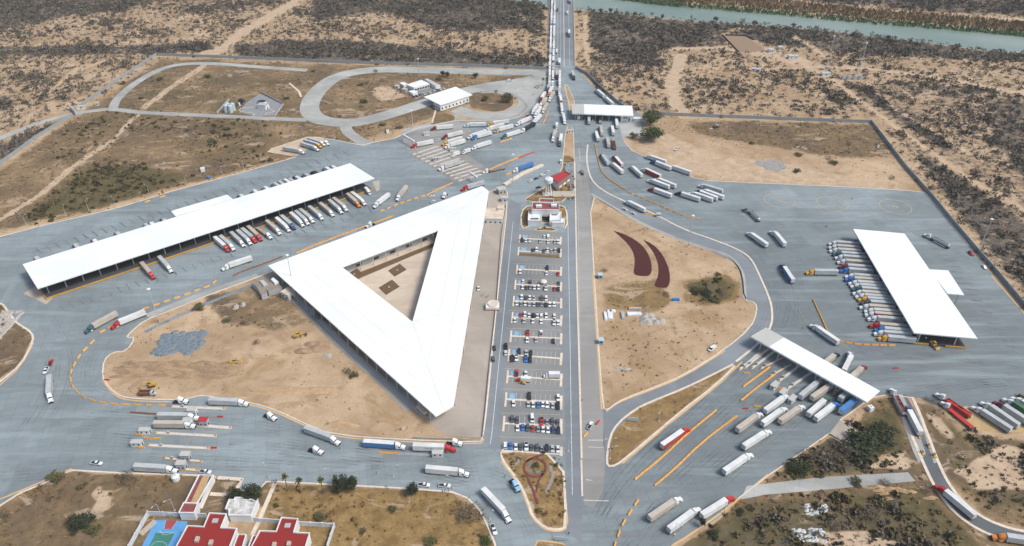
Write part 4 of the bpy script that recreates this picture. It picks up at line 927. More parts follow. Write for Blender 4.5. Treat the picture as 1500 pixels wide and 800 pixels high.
batch([((1334,607.7),(1345.5,630),'darkblue','lightgrey' if False else 'white','dark blue tractor with pale trailer leaving by the narrow exit road'),
 ((1388.5,723.7),(1424,753.2),'red','white','red semi truck with white trailer on the curve of the narrow exit road'),
 ((1480.5,788),(1524,794.5),'orange','grey','orange semi truck entering at the corner of the narrow exit road')], 'semi trucks on the exit road')
truck((1315,584),(1323.5,600), 'white', 'white', 'open white trailer loaded with red goods at the top of the exit road', 'semi trucks on the exit road', proto=OPEN)
batch([((1441,604.3),(1478,628.3),'white','grey','white semi truck nearest the straw-coloured ground of the truck park'),((1453,597.5),(1490,623),'white','grey','white semi truck second into the truck park'),
 ((1473,597),(1510,621),'maroon','grey','maroon tractor with grey trailer in the truck park'),((1487,592.5),(1524,616),'white','green','white tractor with dark green trailer in the truck park'),((1500,590.5),(1537,613),'white','white','white trailer at the edge of the picture in the truck park')], 'semi trucks in the truck park')
truck((1398,601.5),(1421,620), 'white', 'red', 'white tractor hauling a low red flat deck in the truck park', 'semi trucks in the truck park', proto=FLAT)
paint(kid(MADE[-1], 'flat_deck'), PM['red'])
truck((1398.5,592.5),(1409.5,600), 'white', 'red', 'white tractor with a red open body in the truck park', 'semi trucks in the truck park', proto=OPEN); paint(kid(MADE[-1], 'load'), PM['red'])
# ------------------------------------------------------------------ cars in the lot: zoom coordinates (x, y, kind, colour)
LOT = [(330,'first',[(805,125,'sedan','white'),(845,128,'van','white')],[(558,165,'suv','black'),(600,168,'sedan','white'),(643,165,'sedan','white'),(757,175,'sedan','silver'),(843,182,'sedan','white'),(918,183,'sedan','silver'),(955,183,'suv','white')]),
 (330,'second',[(678,270,'sedan','darkblue'),(718,268,'suv','white'),(797,282,'sedan','darkgrey'),(838,268,'sedan','white'),(880,277,'sedan','silver'),(922,277,'suv','beige'),(963,280,'suv','black')],[]),
 (330,'third',[(835,470,'suv','black')],[(537,512,'suv','white'),(827,527,'sedan','white'),(955,533,'sedan','red')]),
 (330,'fourth',[(570,615,'sedan','white'),(652,620,'suv','darkgrey'),(960,637,'sedan','darkgrey')],[(565,679,'sedan','white'),(608,684,'sedan','darkgrey'),(650,679,'sedan','grey'),(695,682,'sedan','white'),(740,682,'suv','white'),(818,690,'pickup','white'),(914,699,'sedan','red'),(957,699,'sedan','black')]),
 (430,'fifth',[(555,42,'suv','white'),(598,45,'sedan','darkgrey'),(643,45,'sedan','white'),(687,50,'sedan','silver'),(773,55,'suv','darkgrey'),(823,57,'suv','white')],[(500,107,'sedan','white'),(548,117,'sedan','grey'),(592,110,'sedan','white'),(635,117,'sedan','silver'),(688,120,'sedan','silver'),(732,120,'sedan','darkgrey'),(773,117,'sedan','grey'),(818,124,'sedan','black'),(862,122,'suv','white'),(908,122,'suv','white')]),
 (430,'sixth',[(545,237,'sedan','red'),(590,230,'suv','white'),(635,240,'sedan','white'),(682,242,'suv','black'),(728,247,'sedan','white'),(770,244,'suv','white'),(823,246,'suv','white'),(912,245,'sedan','white')],[(480,294,'sedan','white'),(580,302,'suv','silver'),(677,302,'sedan','white'),(768,310,'sedan','white'),(910,318,'pickup','white'),(953,322,'sedan','white')]),
 (430,'seventh',[(622,437,'pickup','red'),(768,437,'pickup','white')],[(615,512,'suv','white'),(712,510,'sedan','silver'),(902,522,'sedan','black')]),
 (430,'eighth',[(527,637,'suv','black'),(605,647,'sedan','silver'),(657,650,'sedan','black')],[(450,712,'pickup','black'),(497,707,'pickup','white'),(600,717,'pickup','blue'),(648,722,'pickup','black')]),
 (530,'ninth',[(500,125,'pickup','red'),(600,132,'sedan','white')],[]),
 (530,'tenth',[(638,378,'pickup','black'),(955,397,'suv','white')],[(465,457,'sedan','white'),(627,465,'sedan','silver'),(680,470,'sedan','white'),(735,472,'sedan','blue'),(787,465,'sedan','white'),(833,472,'suv','white'),(895,480,'sedan','silver'),(953,484,'pickup','black')]),
 (530,'eleventh',[(450,632,'suv','darkgrey'),(505,642,'suv','darkgrey'),(670,622,'van','white'),(773,655,'pickup','red'),(832,657,'sedan','grey'),(890,657,'suv','darkgrey'),(947,665,'sedan','darkgrey')],[(508,727,'sedan','white'),(567,719,'sedan','blue'),(621,724,'suv','darkgrey'),(676,732,'sedan','red'),(735,737,'sedan','grey'),(789,740,'sedan','white'),(843,747,'sedan','white'),(901,747,'suv','darkblue'),(958,755,'suv','black')]),
 (630,'last',[(375,170,'suv','white'),(432,174,'sedan','blue'),(490,184,'sedan','white'),(541,187,'sedan','darkgrey'),(605,180,'pickup','white'),(660,192,'sedan','darkgrey'),(722,197,'suv','darkgrey'),(775,205,'sedan','grey'),(831,202,'suv','black'),(890,205,'sedan','silver'),(952,210,'sedan','white')],[])]
for y0, rowname, upper, lower in LOT:
    for side, cars in (('upper', upper), ('lower', lower)):
        for i, (x, y, k, c) in enumerate(cars):
            p = (690+x/7.475, y0+y/7.475); q = (p[0]+.2, p[1]+(4 if side == 'lower' or rnd.random() < .75 else -4))
            kn = {'suv':'SUV','pickup':'pickup truck'}.get(k, k)
            at_heading(CARS[k], p, q, '%s %s, %s from left, %s bays of the %s row below the red-roofed office' % (c.replace('dark','dark ').replace('dark blue','dark blue'), kn, ORD[i], side, rowname), {'sedan':'car','suv':'car','van':'van','pickup':'pickup'}[k], 'cars in the central parking lot', c, h=.7)
for k, c, p, q, lab in [('sedan','black',(724.1,509.8),(723.5,505),'black car parked at the plaza fence, ahead of another dark car'),('suv','darkgrey',(722.2,526),(721.6,521),'dark grey car parked at the plaza fence, behind a black car'),
  ('pickup','black',(741.2,507.5),(741,502),'dark pickup truck loaded with boxes stopped on the avenue'),('sedan','white',(740.8,517),(740.5,512),'white car stopped behind a loaded dark pickup on the avenue'),
  ('sedan','white',(700.8,422.5),(700.6,427),'white car standing alone on the plaza beside the white roof'),
  ('sedan','white',(777.2,264.6),(783,262),'white car at the lower end of four parked by the loop kerb'),('sedan','darkblue',(785.7,261.5),(792,259),'dark car among four parked by the loop kerb'),('suv','white',(794.6,256.8),(801,254),'white SUV among four parked by the loop kerb'),('sedan','white',(802.2,251.5),(808,249),'white car at the upper end of four parked by the loop kerb'),
  ('van','white',(821.7,237.8),(821.9,244),'white van at the top of the side road beside the dry lawn'),('sedan','black',(789.2,274.5),(795,273),'black car parked alone below the water tower'),
  ('pickup','white',(864.6,623.6),(867,619),'white police pickup passing the red and ochre barriers'),('sedan','white',(915.2,306.3),(911,304),'white police car close beside the stopped lettered truck'),('sedan','white',(927.5,312.3),(923,310),'white police car behind another one on the ring road'),
  ('pickup','white',(301,691.3),(307,692),'white pickup truck above the long narrow building'),('pickup','white',(141.5,678.7),(148,679.5),'white pickup truck alone at the edge of the west yard'),('pickup','white',(67.5,542.8),(65,548),'white pickup truck behind the red pickup in the west yard'),('pickup','red',(74.5,531.5),(76,527),'red pickup truck in the west yard'),
  ('pickup','white',(621,710.7),(628,711.2),'white pickup truck nearer the round dark tree'),('pickup','white',(651.5,711.7),(658,712.2),'white pickup truck right of its twin by the bottom kerb'),('pickup','white',(723.2,776),(726,783),'white pickup truck following the curved kerb at the bottom'),
  ('sedan','white',(632.5,287.5),(637,286),'white car beside the tip of the white roof, farther one'),('sedan','white',(634.5,295),(639,293),'white car beside the tip of the white roof, nearer one'),('sedan','white',(641.8,205),(637,207),'white car waiting alone among trucks at the inspection lanes'),
  ('van','white',(746.6,118.2),(752,118.2),'white van on the pale loop road'),('pickup','red',(1422.5,371.3),(1425,374),'red pickup truck parked by the east wall'),('sedan','white',(1442,391.3),(1445,395),'white car parked by the east wall'),
  ('pickup','white',(992,219),(987,220.5),'white pickup truck alone on the sand beside the east yard'),('sedan','white',(1286.5,214.5),(1286,218),'white car alone in the dry field beside the east wall'),('van','white',(1043,511),(1038,514.5),'white van parked in the sandy lot near the ring road')]:
    at_heading(CARS[k], p, q, lab, {'sedan':'car','suv':'car','van':'van','pickup':'pickup'}[k], None, c, h=.7, z=.1)
for i, (x, y, c) in enumerate([(606.5,141.5,'darkgrey'),(610.5,140.6,'black'),(615.5,138.8,'darkgrey'),(621,137.5,'white'),(629.5,135.8,'white'),(635.5,132.5,'white'),(641,131.8,'darkgrey'),(645.5,130.8,'white'),(650,129.6,'white')]):
    at_heading(CARS['sedan'], (x, y), (x+3, y+2.2), '%s car, %s from the left beside the white inspection office' % (c.replace('dark','dark '), ORD[i]), 'car', 'cars at the inspection office', c, h=.7)
o = truck((805.5,548.6),(818,548.8), 'white', 'white', 'big white box truck parked across the bays of the lot', None, proto=RIGID); 
d = G(797,549.5).xy-G(821,549.7).xy; c0 = (G(797,549.5,2).xy+G(821,549.7,2).xy)/2; o.location = (c0.x, c0.y, .1); o.rotation_euler = (0,0,math.atan2(d.y,d.x)); kid(o,'cargo_box').scale = (1,1.05,1.0)
o = at_heading(RIGID, (767.5,556.7), (760,556.3), 'red truck with white box parked across the bays of the lot', 'truck', None, 'red', h=1.2, slot='cab'); o.scale = (.9,.9,.85)
for p_ in PROTOS:
    for ch in list(p_.children_recursive): bpy.data.objects.remove(ch)
    bpy.data.objects.remove(p_)
# ------------------------------------------------------------------ buildings
def roofmat():
    s = NB('white sheet roofing')
    c = s.mix(s.ramp(s.noise(.03, 4), .35, .65), (.70,.745,.75), (.76,.795,.80))
    br = s.n.new('ShaderNodeTexBrick'); s.l.new(s.pos, br.inputs['Vector']); br.inputs['Scale'].default_value = 1; br.inputs['Brick Width'].default_value = 31; br.inputs['Row Height'].default_value = 13; br.inputs['Mortar Size'].default_value = .12; br.inputs['Color1'].default_value = (.97,.97,.97,1); br.inputs['Color2'].default_value = (1.02,1.02,1.02,1); br.inputs['Mortar'].default_value = (.88,.9,.9,1)
    c = s.mix(1.0, c, br.outputs['Color'], 'MULTIPLY')
    rust = s.math('MULTIPLY', s.ramp(s.noise(1, 5, .7, stretch=(.05,.35,1), rotz=.6), .55, .78), .3)
    c = s.mix(rust, c, (.5,.42,.34)); return s.done(c, .45, .3)
M_roof = roofmat()
M_roofdull = mat('dull sheet roofing', (.43,.44,.42), .5, var=.04, scale=.05)
M_seam = mat('roof seam', (.46,.53,.56), .6)
M_fascia = mat('roof edge', (.42,.45,.47), .6)
M_wallw = mat('white render', (.68,.715,.725), .8, dirt=(.54,.56,.56), scale=.15)
M_wallg = mat('grey render', (.36,.38,.39), .85, var=.1, scale=.2)
M_dark = mat('dark steel and painted dock shade', (.022,.028,.036), .8); M_steel = mat('galvanised post', (.5,.53,.55), .5, .3)  # dark steel; on dock walls its near-black also paints in the roof's shade
M_win = mat('window glass', (.025,.035,.045), .15, spec=.6)
M_red = mat('red roof coating', (.40,.03,.04), .8, dirt=(.31,.04,.045), scale=.2); M_maroon = mat('maroon roof coating', (.20,.045,.05), .85, dirt=(.24,.09,.08), scale=.4)
M_pad = mat('concrete pad', (.40,.36,.30), .9, var=.12, scale=.2); M_dockf = mat('shade-painted dock floor', (.06,.064,.07), .9, var=.2, scale=.1)  # dock floor albedo lowered to paint in the shade under the roof
M_orange = mat('orange plastic', (.74,.36,.06), .6, dirt=(.50,.27,.09), scale=.8); M_redp = mat('red plastic', (.42,.04,.03), .6); M_ochre = mat('ochre dock edge', (.52,.28,.05), .8, dirt=(.36,.22,.08), scale=.15)
def P2(pts, z): return [G(x, y, z).xy for x, y in pts]
def quadcen(q): return sum((Vector(p) for p in q), Vector((0, 0)))/len(q)
def edgepts(a, b, n): return [Vector(a).lerp(Vector(b), (i+.5)/n) for i in range(n)]
def rel(root, pts): return [Vector(p)-root.location.xy for p in pts]
# -- the great triangular customs hall
ZT = 9.0
RO = [(706,272.5),(716,280),(664.5,594),(638,609.5),(392.5,389)]; RI = [(642,337),(604,471),(501,391)]
tri_o, tri_i = P2(RO, ZT), P2(RI, ZT)
c = quadcen(tri_o); hall = empty('customs_hall', (c.x, c.y, 0), 0, 'huge white triangular hall with an open triangular court in its middle', 'building')
def ring(mb, o, i, z0, z1, mi=0):
    lo = [Vector((p.x,p.y,0)) for p in o]; li = [Vector((p.x,p.y,0)) for p in i]; tri = tessellate_polygon([lo, li]); fl = lo+li; n = len(fl); off = len(mb.v)
    mb.v += [(p.x,p.y,z1) for p in fl]+[(p.x,p.y,z0) for p in fl]
    for t in tri:
        a_, b_, c_ = (fl[k] for k in t); t = t if (b_-a_).cross(c_-a_).z > 0 else t[::-1]
        mb.f += [tuple(off+k for k in t), tuple(off+n+k for k in t[::-1])]; mb.mi += [mi, mi]
    for lp, st in ((lo, 0), (li, len(lo))):
        m = len(lp)
        for k in range(m): q = (k+1) % m; mb.f.append((off+st+k, off+st+q, off+n+st+q, off+n+st+k)); mb.mi.append(mi)
    return mb
mb = ring(MB(), rel(hall, tri_o), rel(hall, tri_i), ZT-.9, ZT); roof = mb.build('roof', M_roof, hall)
sm = MB()
for A, B in (((392.5,389),(706,272.5)),((392.5,389),(638,609.5)),((716,280),(664.5,594))):
    a, b = rel(hall, P2([A, B], ZT)); cen = Vector((0,0)); nrm = Vector((-(b-a).y, (b-a).x)).normalized()
    if nrm.dot(cen-a) < 0: nrm = -nrm
    for k in (9, 18): ribbon_mb(sm, [a.lerp(b, .16)+nrm*k, a.lerp(b, .84)+nrm*k], .22, ZT+.012, ZT+.012)
for A, B in (((604,471),(650,602)),((501,391),(392.5,389)),((642,337),(711,276)),((604,471),(687,450)),((560,366),(520,341)),((626,395),(694,410))):
    a, b = rel(hall, P2([A, B], ZT)); ribbon_mb(sm, [a.lerp(b,.02), a.lerp(b,.97)], .25, ZT+.02, ZT+.02)
sm.build('roof_seam', M_seam, roof)
def inset(poly, d):
    n = len(poly); out = []; cen = quadcen(poly)
    for i in range(n):
        p0, p1, p2 = Vector(poly[i-1]), Vector(poly[i]), Vector(poly[(i+1) % n]); d1 = (p1-p0).normalized(); d2 = (p2-p1).normalized()
        n1 = Vector((-d1.y, d1.x)); n2 = Vector((-d2.y, d2.x))
        if n1.dot(cen-p1) < 0: n1 = -n1
        if n2.dot(cen-p1) < 0: n2 = -n2
        bis = (n1+n2); out.append(p1 + bis*(d/max(.35, (1+n1.dot(n2)))))
    return out
wo = inset([tri_o[0].lerp(tri_o[1],.5), tri_o[2].lerp(tri_o[3],.5), tri_o[4]], 6.5); wi = inset(tri_i, -5)
mb = ring(MB(), rel(hall, wo), rel(hall, wi), 0, ZT-.92); mb.build('wall', M_wallg, hall)
for side, (A, B) in enumerate(((wo[0],wo[1]),(wo[1],wo[2]),(wo[2],wo[0]),(wi[0],wi[1]),(wi[1],wi[2]),(wi[2],wi[0]))):
    A, B = rel(hall, [A, B]); t = (B-A).normalized(); nrm = Vector((-t.y, t.x)); n = int((B-A).length/12)
    mid = (A+B)/2; sgn = 1 if nrm.dot(mid) > 0 else -1
    if side > 2: sgn = -sgn
    for p in edgepts(A, B, n):
        w_ = MB(); o = p + nrm*sgn*.06; M = Matrix.Translation((o.x, o.y, 0)) @ Matrix.Rotation(math.atan2(t.y, t.x), 4, 'Z'); w_.box(-2.2, 2.2, -.05, .05, 1.2, 3.2, M=M); w_.build('window', M_win, hall)
for A, B, n in ((tri_o[1],tri_o[2],16),(tri_o[3],tri_o[4],18),(tri_o[4],tri_o[0],16),(tri_i[0],tri_i[1],7),(tri_i[1],tri_i[2],7),(tri_i[2],tri_i[0],8)):
    for p in edgepts(*rel(hall, [A, B]), n):
        q = p*.985 if A in tri_o else p*1.02
        m_ = MB(); m_.lathe([(.28,0),(.28,ZT-.92)], 8, c=(q.x,q.y)); m_.build('column', M_steel, hall)
struct(sheet('court_paving', [(x, y+19) for x, y in ((652,318),(606,480),(480,380))], .09, M_court))
struct(sheet('plaza_paving', [(717,281),(743.5,288),(727,440),(712,600),(706.5,641),(652,639),(620,612),(500,482),(402,399)], .05, M_plaza))
for (x, y, s) in ((570,421,1),(582,396,.9),(519,402,.8)):
    c0 = G(x, y).xy; q = MB(); dd = 6.2*s
    q.prism([c0+Vector((dd*1.1,.6)), c0+Vector((.8,dd*1.4)), c0+Vector((-dd*1.1,-.6)), c0+Vector((-.8,-dd*1.4))], .1, .24); struct(q.build('bed_and_court_shade', mat('planting soil and court shade', (.13,.085,.045), .95, var=.35, scale=.8)))
    q = MB(); q.lathe([(.7,.2),(.65,.45),(.35,.5)], 10, c=(c0.x,c0.y)); tag(q.build('garden_basin', M_pad), 'small round stone basin in the %s of the court beds' % {1:'lowest',.9:'topmost',.8:'leftmost'}[s], 'basin')
struct(sheet('bed_and_court_shade', [(x, y+17) for x, y in ((507,390),(641,337),(640,343),(515,396))], .11, MATS['planting soil and court shade']))  # mostly shade along the court's edge laid as a brown strip, partly garden
c0 = G(427,418).xy
struct(ribbon('service_path', [(418,418),(470,470),(520,520),(565,560),(620,607)], 3.2, .1, .1, M_wallg, 1)); struct(ribbon('service_path', [(392,402),(420,428),(455,462),(500,508),(560,560),(600,600)], 5, .075, .075, M_tanroad, 1))
# -- docks
def dock(name, outline, z, label, plat_in, plat_h, cols, bump=None, edge=None, doors=None, cat='building'):
    pts = P2(outline, z); c = quadcen(pts); r = empty(name, (c.x, c.y, 0), 0, label, cat); loc = rel(r, pts)
    ro = MB(); ro.prism(loc, z-.7, z); rf = ro.build('roof', M_roof, r)
    f = MB()
    lp = offset_line(loc, 0, True); ribbon_mb(f, [p*1.0015 for p in lp], .25, z-.75, z-.35, 0, True); f.build('roof_edge', M_fascia, rf)
    if bump:
        b = P2(bump, z); ro = MB(); ro.prism(rel(r, b), z-.75, z-.05); ro.build('side_roof', M_roof, r)
    return r, loc, rf
ZD = 10.0
LD = [(33,387),(55,422.5),(548.5,261),(513,239)]
r, loc, rf = dock('loading_dock', LD, ZD, 'very long white-roofed loading dock on the left of the site', 0, 0, 0, [(257,316.5),(250.5,309),(332.5,285),(341,291.5)])
# (plan corners: far-left, near-left, near-right, far-right)
A, B, Cc, D = loc
def ins4(q, near, far, endl, endr):
    a, b, c_, d = q; u = (c_-b).normalized(); v = (a-b).normalized()
    return [a+u*endl-v*far, b+u*endl+v*near, c_-u*endr+v*near, d-u*endr-v*far]
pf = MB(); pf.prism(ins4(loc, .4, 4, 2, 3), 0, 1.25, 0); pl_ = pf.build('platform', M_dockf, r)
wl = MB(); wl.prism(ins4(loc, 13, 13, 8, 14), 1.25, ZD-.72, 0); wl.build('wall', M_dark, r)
q = ins4(loc, .4, 4, 2, 3)
e = MB(); ribbon_mb(e, [q[1]-(q[0]-q[1]).normalized()*.25, q[2]-(q[3]-q[2]).normalized()*.25], .6, .3, 1.29); ribbon_mb(e, [q[1]+(q[0]-q[1])*.01, q[0]], .5, .3, 1.28); e.build('platform_edge', M_ochre, pl_)
for i, p in enumerate(edgepts(loc[1], loc[2], 23)):
    v = (loc[0]-loc[1]).normalized(); m_ = MB(); o = p+v*5.5; m_.box(o.x-.22, o.x+.22, o.y-.22, o.y+.22, 0, ZD-.72); m_.build('column', M_steel, r)
qd = ins4(loc, 12.9, 13, 8, 14)
for p in edgepts(qd[1], qd[2], 44):
    t = (qd[2]-qd[1]).normalized(); M = Matrix.Translation((p.x-(-t.y)*.08*1, p.y-t.x*.08, 0)) @ Matrix.Rotation(math.atan2(t.y,t.x), 4, 'Z'); m_ = MB(); m_.box(-.35,.35,-.1,.06,3.4,4.2,M=M); m_.build('dock_lamp', mat('dock lamp housing', (.6,.62,.63), .5), r)
struct(sheet('dock_pad', [(34,430),(66,412),(78,436),(68,446)], .1, M_pad)); struct(sheet('dock_pad', [(545,266),(556,264),(556,279),(552,281)], .1, M_pad))
ZD = 8.6
RD = [(1249.5,335.3),(1339,487.5),(1432,496),(1325,342)]
r, loc, rf = dock('loading_dock', RD, ZD, 'broad white-roofed loading dock on the right of the site with lorries packed on its left', 0, 0, 0, [(1361,394.5),(1388,430),(1412.5,432),(1389,396)])
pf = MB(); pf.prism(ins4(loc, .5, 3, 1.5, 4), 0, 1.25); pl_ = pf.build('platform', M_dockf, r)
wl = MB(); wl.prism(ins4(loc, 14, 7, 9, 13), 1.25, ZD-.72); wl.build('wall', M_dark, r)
q = ins4(loc, .5, 3, 1.5, 4); e = MB(); t = (q[2]-q[1]); e_ = -(q[0]-q[1]).normalized()*.3
ribbon_mb(e, [q[1]+e_, q[1]+t*.3+e_], .6, .3, 1.29); ribbon_mb(e, [q[1]+t*.62+e_, q[2]+e_], .6, .3, 1.29); e.build('platform_edge', M_ochre, pl_)
for p in edgepts(loc[0], loc[1], 20):
    o = p+(loc[2]-loc[1]).normalized()*4; m_ = MB(); m_.box(o.x-.22, o.x+.22, o.y-.22, o.y+.22, 0, ZD-.72); m_.build('column', M_steel, r)
for p in [loc[1].lerp(loc[2], .12), loc[1].lerp(loc[2], .72), loc[2].lerp(loc[3], .1)] + rel(r, P2([(1404,440)], 4)):
    o = p*.97; m_ = MB(); m_.box(o.x-.3, o.x+.3, o.y-.3, o.y+.3, 0, ZD-.72); m_.build('column', M_steel, r)
for p in edgepts(loc[0], loc[1], 24):
    o = p+(loc[2]-loc[1]).normalized()*8.9; m_ = MB(); m_.box(o.x-.35, o.x+.35, o.y-.35, o.y+.35, 3.6, 4.3); m_.build('dock_lamp', MATS['dock lamp housing'], r)
# -- toll canopies
def canopy(name, outline, z, label, ncol, dull=None, inset_=.14):
    pts = P2(outline, z); c = quadcen(pts); r = empty(name, (c.x, c.y, 0), 0, label, 'toll canopy'); loc = rel(r, pts)
    ro = MB(); ro.prism(loc, z-1.0, z); rf = ro.build('roof', M_roof, r)
    if dull: d = MB(); d.prism([loc[0].lerp(loc[3], .003)*1, loc[1].lerp(loc[2], .003), loc[1].lerp(loc[2], dull), loc[0].lerp(loc[3], dull)], z, z+.03); d.build('roof_patch', M_roofdull, rf)
    for s in (inset_, 1-inset_):
        for p in edgepts(loc[0].lerp(loc[1], s), loc[3].lerp(loc[2], s), ncol): m_ = MB(); m_.box(p.x-.3, p.x+.3, p.y-.3, p.y+.3, 0, z-1.02); m_.build('column', M_steel, r)
    return r, loc
ZC = 7.5
r, loc = canopy('toll_canopy', [(1122.5,480),(1100,493),(1270,589),(1289,572.5)], ZC, 'long slanting white toll canopy at lower right with a dull patch at its upper end', 6, .17)
TOLL_R = (r, loc)
r2, loc2 = canopy('toll_canopy', [(838,152),(838,166),(928,169.5),(926,155)], ZC, 'white toll canopy below the bridge road with its left end dull', 9, .2)
rb = MB(); c0 = G(917,176.5).xy - r2.location.xy; rb.box(c0.x-5.5, c0.x+4.5, c0.y-3, c0.y+5, 0, 5.6); bb = rb.build('booth_building', M_wallw, r2)
for k in (-3.2,-1.2): q = MB(); q.box(c0.x+k, c0.x+k+1.5, c0.y-3.06, c0.y-3, 3.2, 4.6); q.build('window', M_win, bb)
q = MB(); q.box(c0.x+1.8, c0.x+3, c0.y-3.06, c0.y-3, .2, 3); q.build('door', M_dark, bb)
rb = MB(); c1 = G(935,177).xy; rb.box(-4.6,4.6,-2.5,2.5,0,2.6); rb.box(-4.8,4.8,-2.7,2.7,2.6,2.8); tag(rb.build('site_office', M_wallw, loc=(c1.x,c1.y,.08)), 'low pale cabin between the far toll canopy and the big green tree', 'cabin')
# -- booths and cabins
def booth(px, lab, cat='toll booth', rz=0, size=(3.0,2.2,2.7), roof=None, name='toll_booth', wall=None, z=.1):
    c = G(*px).xy; r = empty(name, (c.x, c.y, z), rz, lab, cat, None); sx, sy, h = size
    b = MB(); b.box(-sx/2, sx/2, -sy/2, sy/2, 0, h); b.build('wall', wall or M_wallw, r)
    b = MB(); b.box(-sx/2-.25, sx/2+.25, -sy/2-.25, sy/2+.25, h, h+.18); b.build('roof', roof or M_roofdull, r)
    for k in (-.25, .25):
        b = MB(); b.box(sx*k-.42, sx*k+.42, -sy/2-.04, -sy/2, 1.1, 2.1); b.build('window', M_win, r)
    b = MB(); b.box(-sx/2-.04, -sx/2, -.4, .4, 1.0, 2.1); b.build('window', M_win, r)
    b = MB(); b.box(sx/2, sx/2+.04, -.45, .45, .1, 2.1); b.build('door', M_dark, r)
    return r
for p, lab, rf in (((283.5,607),'white toll booth behind the front of the upper truck at the south toll',None),((276.5,623),'white toll booth beside the dusty trailer at the south toll',None),((300,622.5),'grey toll booth with a red roof on the south toll island',M_red),((273.8,673),'grey toll booth with railing on the yellow island of the south toll',None),((267.5,686),'grey toll booth nearest the lowest trailer at the south toll',None)):
    booth(p, lab, roof=rf, size=(4.2,2.8,4.0), wall=M_wallg if 'grey' in lab else None)
for p, lab, rz in (((213.5,634.5),'white cabin on the approach to the upper pale island of the south toll',0),((202,652.5),'white cabin on the approach to the lower pale island of the south toll',0),((641.5,668),'white cabin beside the red tractor on the south road',0),
   ((1133.8,568),'white cabin farthest from the trailers at the toll canopy approach',.75),((1146.5,578.5),'white cabin tucked behind the brightest trailer at the toll canopy',.75),((1159.5,588),'white cabin in front of the grey trailer at the toll canopy',.75),
   ((625,198.2),'white cabin on the sandy strip above the inspection lanes',.3),((663,221),'white cabin on an inspection lane kerb below the yellow tractor',.3),((722,183.5),'small dark-topped shelter on the loop kerb beside the yellow tractor',0),((638.5,235),'grey booth in the middle of the pale inspection kerbs',.3),
   ((964.3,317.5),'white cabinet on the median of the ring road',0),((836,194.5),'white gate cabin at the top of the sandy median',0),((1428/1.0,0),None,0)):
    if lab: booth(p, lab, 'cabin', rz, (5.2,2.4,2.7) if 'cabinet' not in lab else (3,2.4,2.6), name='site_cabin', wall=M_dark if 'dark-topped' in lab else (M_wallg if lab.startswith('grey') else None))
# -- central office with red roofs
def block(root, name, px_poly, z0, z1, mats, parapet=None, zref=None):
    pts = rel(root, P2(px_poly, zref if zref is not None else z1)); m_ = MB(); m_.prism(pts, z0, z1, 0, 1); o = m_.build(name, mats, root)
    if parapet:
        p = MB(); ribbon_mb(p, offset_line(pts, 0, True), .55, z1, z1+.7, 0, True); p.build('parapet', parapet, o)
    return o, pts
def zz(x, y): return (690+x/7.475, 230+y/7.475)
c = G(797,325).xy; of = empty('red_roofed_office', (c.x, c.y, 0), 0, 'small white office block with maroon flat roofs at the head of the parking lot', 'building')
block(of, 'wing', [zz(630,605),zz(625,700),zz(770,705),zz(775,600)], 0, 4.6, [M_wallw, M_wallw], M_wallw)
block(of, 'wing', [zz(868,612),zz(862,700),zz(985,690),zz(985,605)], 0, 4.6, [M_wallw, M_wallw], M_wallw)
block(of, 'wing', [zz(880,685),zz(885,725),zz(1020,725),zz(1030,680)], 0, 3.2, [M_wallw, M_wallw], M_wallw)
mainb, _ = block(of, 'main_block', [zz(675,500),zz(665,580),zz(965,585),zz(960,510)], 0, 8.2, [M_maroon, M_wallw], M_wallw)
block(of, 'rear_block', [zz(750,458),zz(750,500),zz(905,505),zz(900,465)], 0, 7.2, [M_maroon, M_wallw], M_wallw)
block(of, 'porch', [zz(790,612),zz(785,642),zz(855,642),zz(858,612)], 2.8, 4.0, [M_maroon, M_wallw])
for x, y in ((742,548),(908,540)): q = MB(); p = G(*zz(x,y), 8.2).xy-of.location.xy; q.box(p.x-2.2,p.x+2.2,p.y-1.4,p.y+1.4,8.2,9.7); q.build('roof_unit', M_wallw, mainb)
q = MB(); p = G(*zz(815,690)).xy-of.location.xy; q.box(p.x-3.6,p.x+3.6,p.y-.4,p.y,0,3.4); q.build('entrance', M_dark, of)
for x0, x1, y in ((650,738,685),(880,945,640)):
    a, b = (G(*zz(x0,y), 4.5).xy-of.location.xy), (G(*zz(x1,y), 4.5).xy-of.location.xy); q = MB(); q.box(a.x,b.x,a.y-.1,a.y+1.9,4.62,4.66); q.build('skylight', M_win, of)
# -- plant building with the bright red roof, tower, tank pad
c = G(818,272).xy; pb = empty('pump_building', (c.x, c.y, 0), 0, 'long brown-walled building with a bright red flat roof beside the water tower', 'building')
M_brownw = mat('brown block wall', (.20,.165,.13), .9, var=.15, scale=.4)
_, pts = block(pb, 'wall', [(807.5,258.5),(817.5,270),(836.5,256),(826,251)], 0, 6.2, [M_red, M_brownw], M_brownw)
t = (pts[2]-pts[1]).normalized()
for f in (.2,.5,.8):
    p = pts[1].lerp(pts[2], f); q = MB(); M = Matrix.Translation((p.x+t.y*.1, p.y-t.x*.1, 0)) @ Matrix.Rotation(math.atan2(t.y,t.x), 4, 'Z'); q.box(-2,2,-.06,.06,1.6,3.4,M=M); q.build('window', M_wallw, pb)
q = MB(); p0, p1 = pts[0], pts[1]; u = (p1-p0).normalized(); M = Matrix.Translation((p0.x+u.x*3-u.y*-.0, p0.y+u.y*3, 0)); 
a = p0+u*.5; b = p1-u*.3; nrm = Vector((u.y, -u.x)); nrm = nrm if nrm.dot((p0+p1)/2) > 0 else -nrm
ribbon_mb(q, [a+nrm*.08, b+nrm*.08], .1, .1, 5.6); q.build('end_wall', M_wallw, pb)
tw = G(*zz(845,410)).xy; wt = empty('water_tower', (tw.x, tw.y, .15), 0, 'white water tower on splayed legs beside the bright red roof', 'water tower')
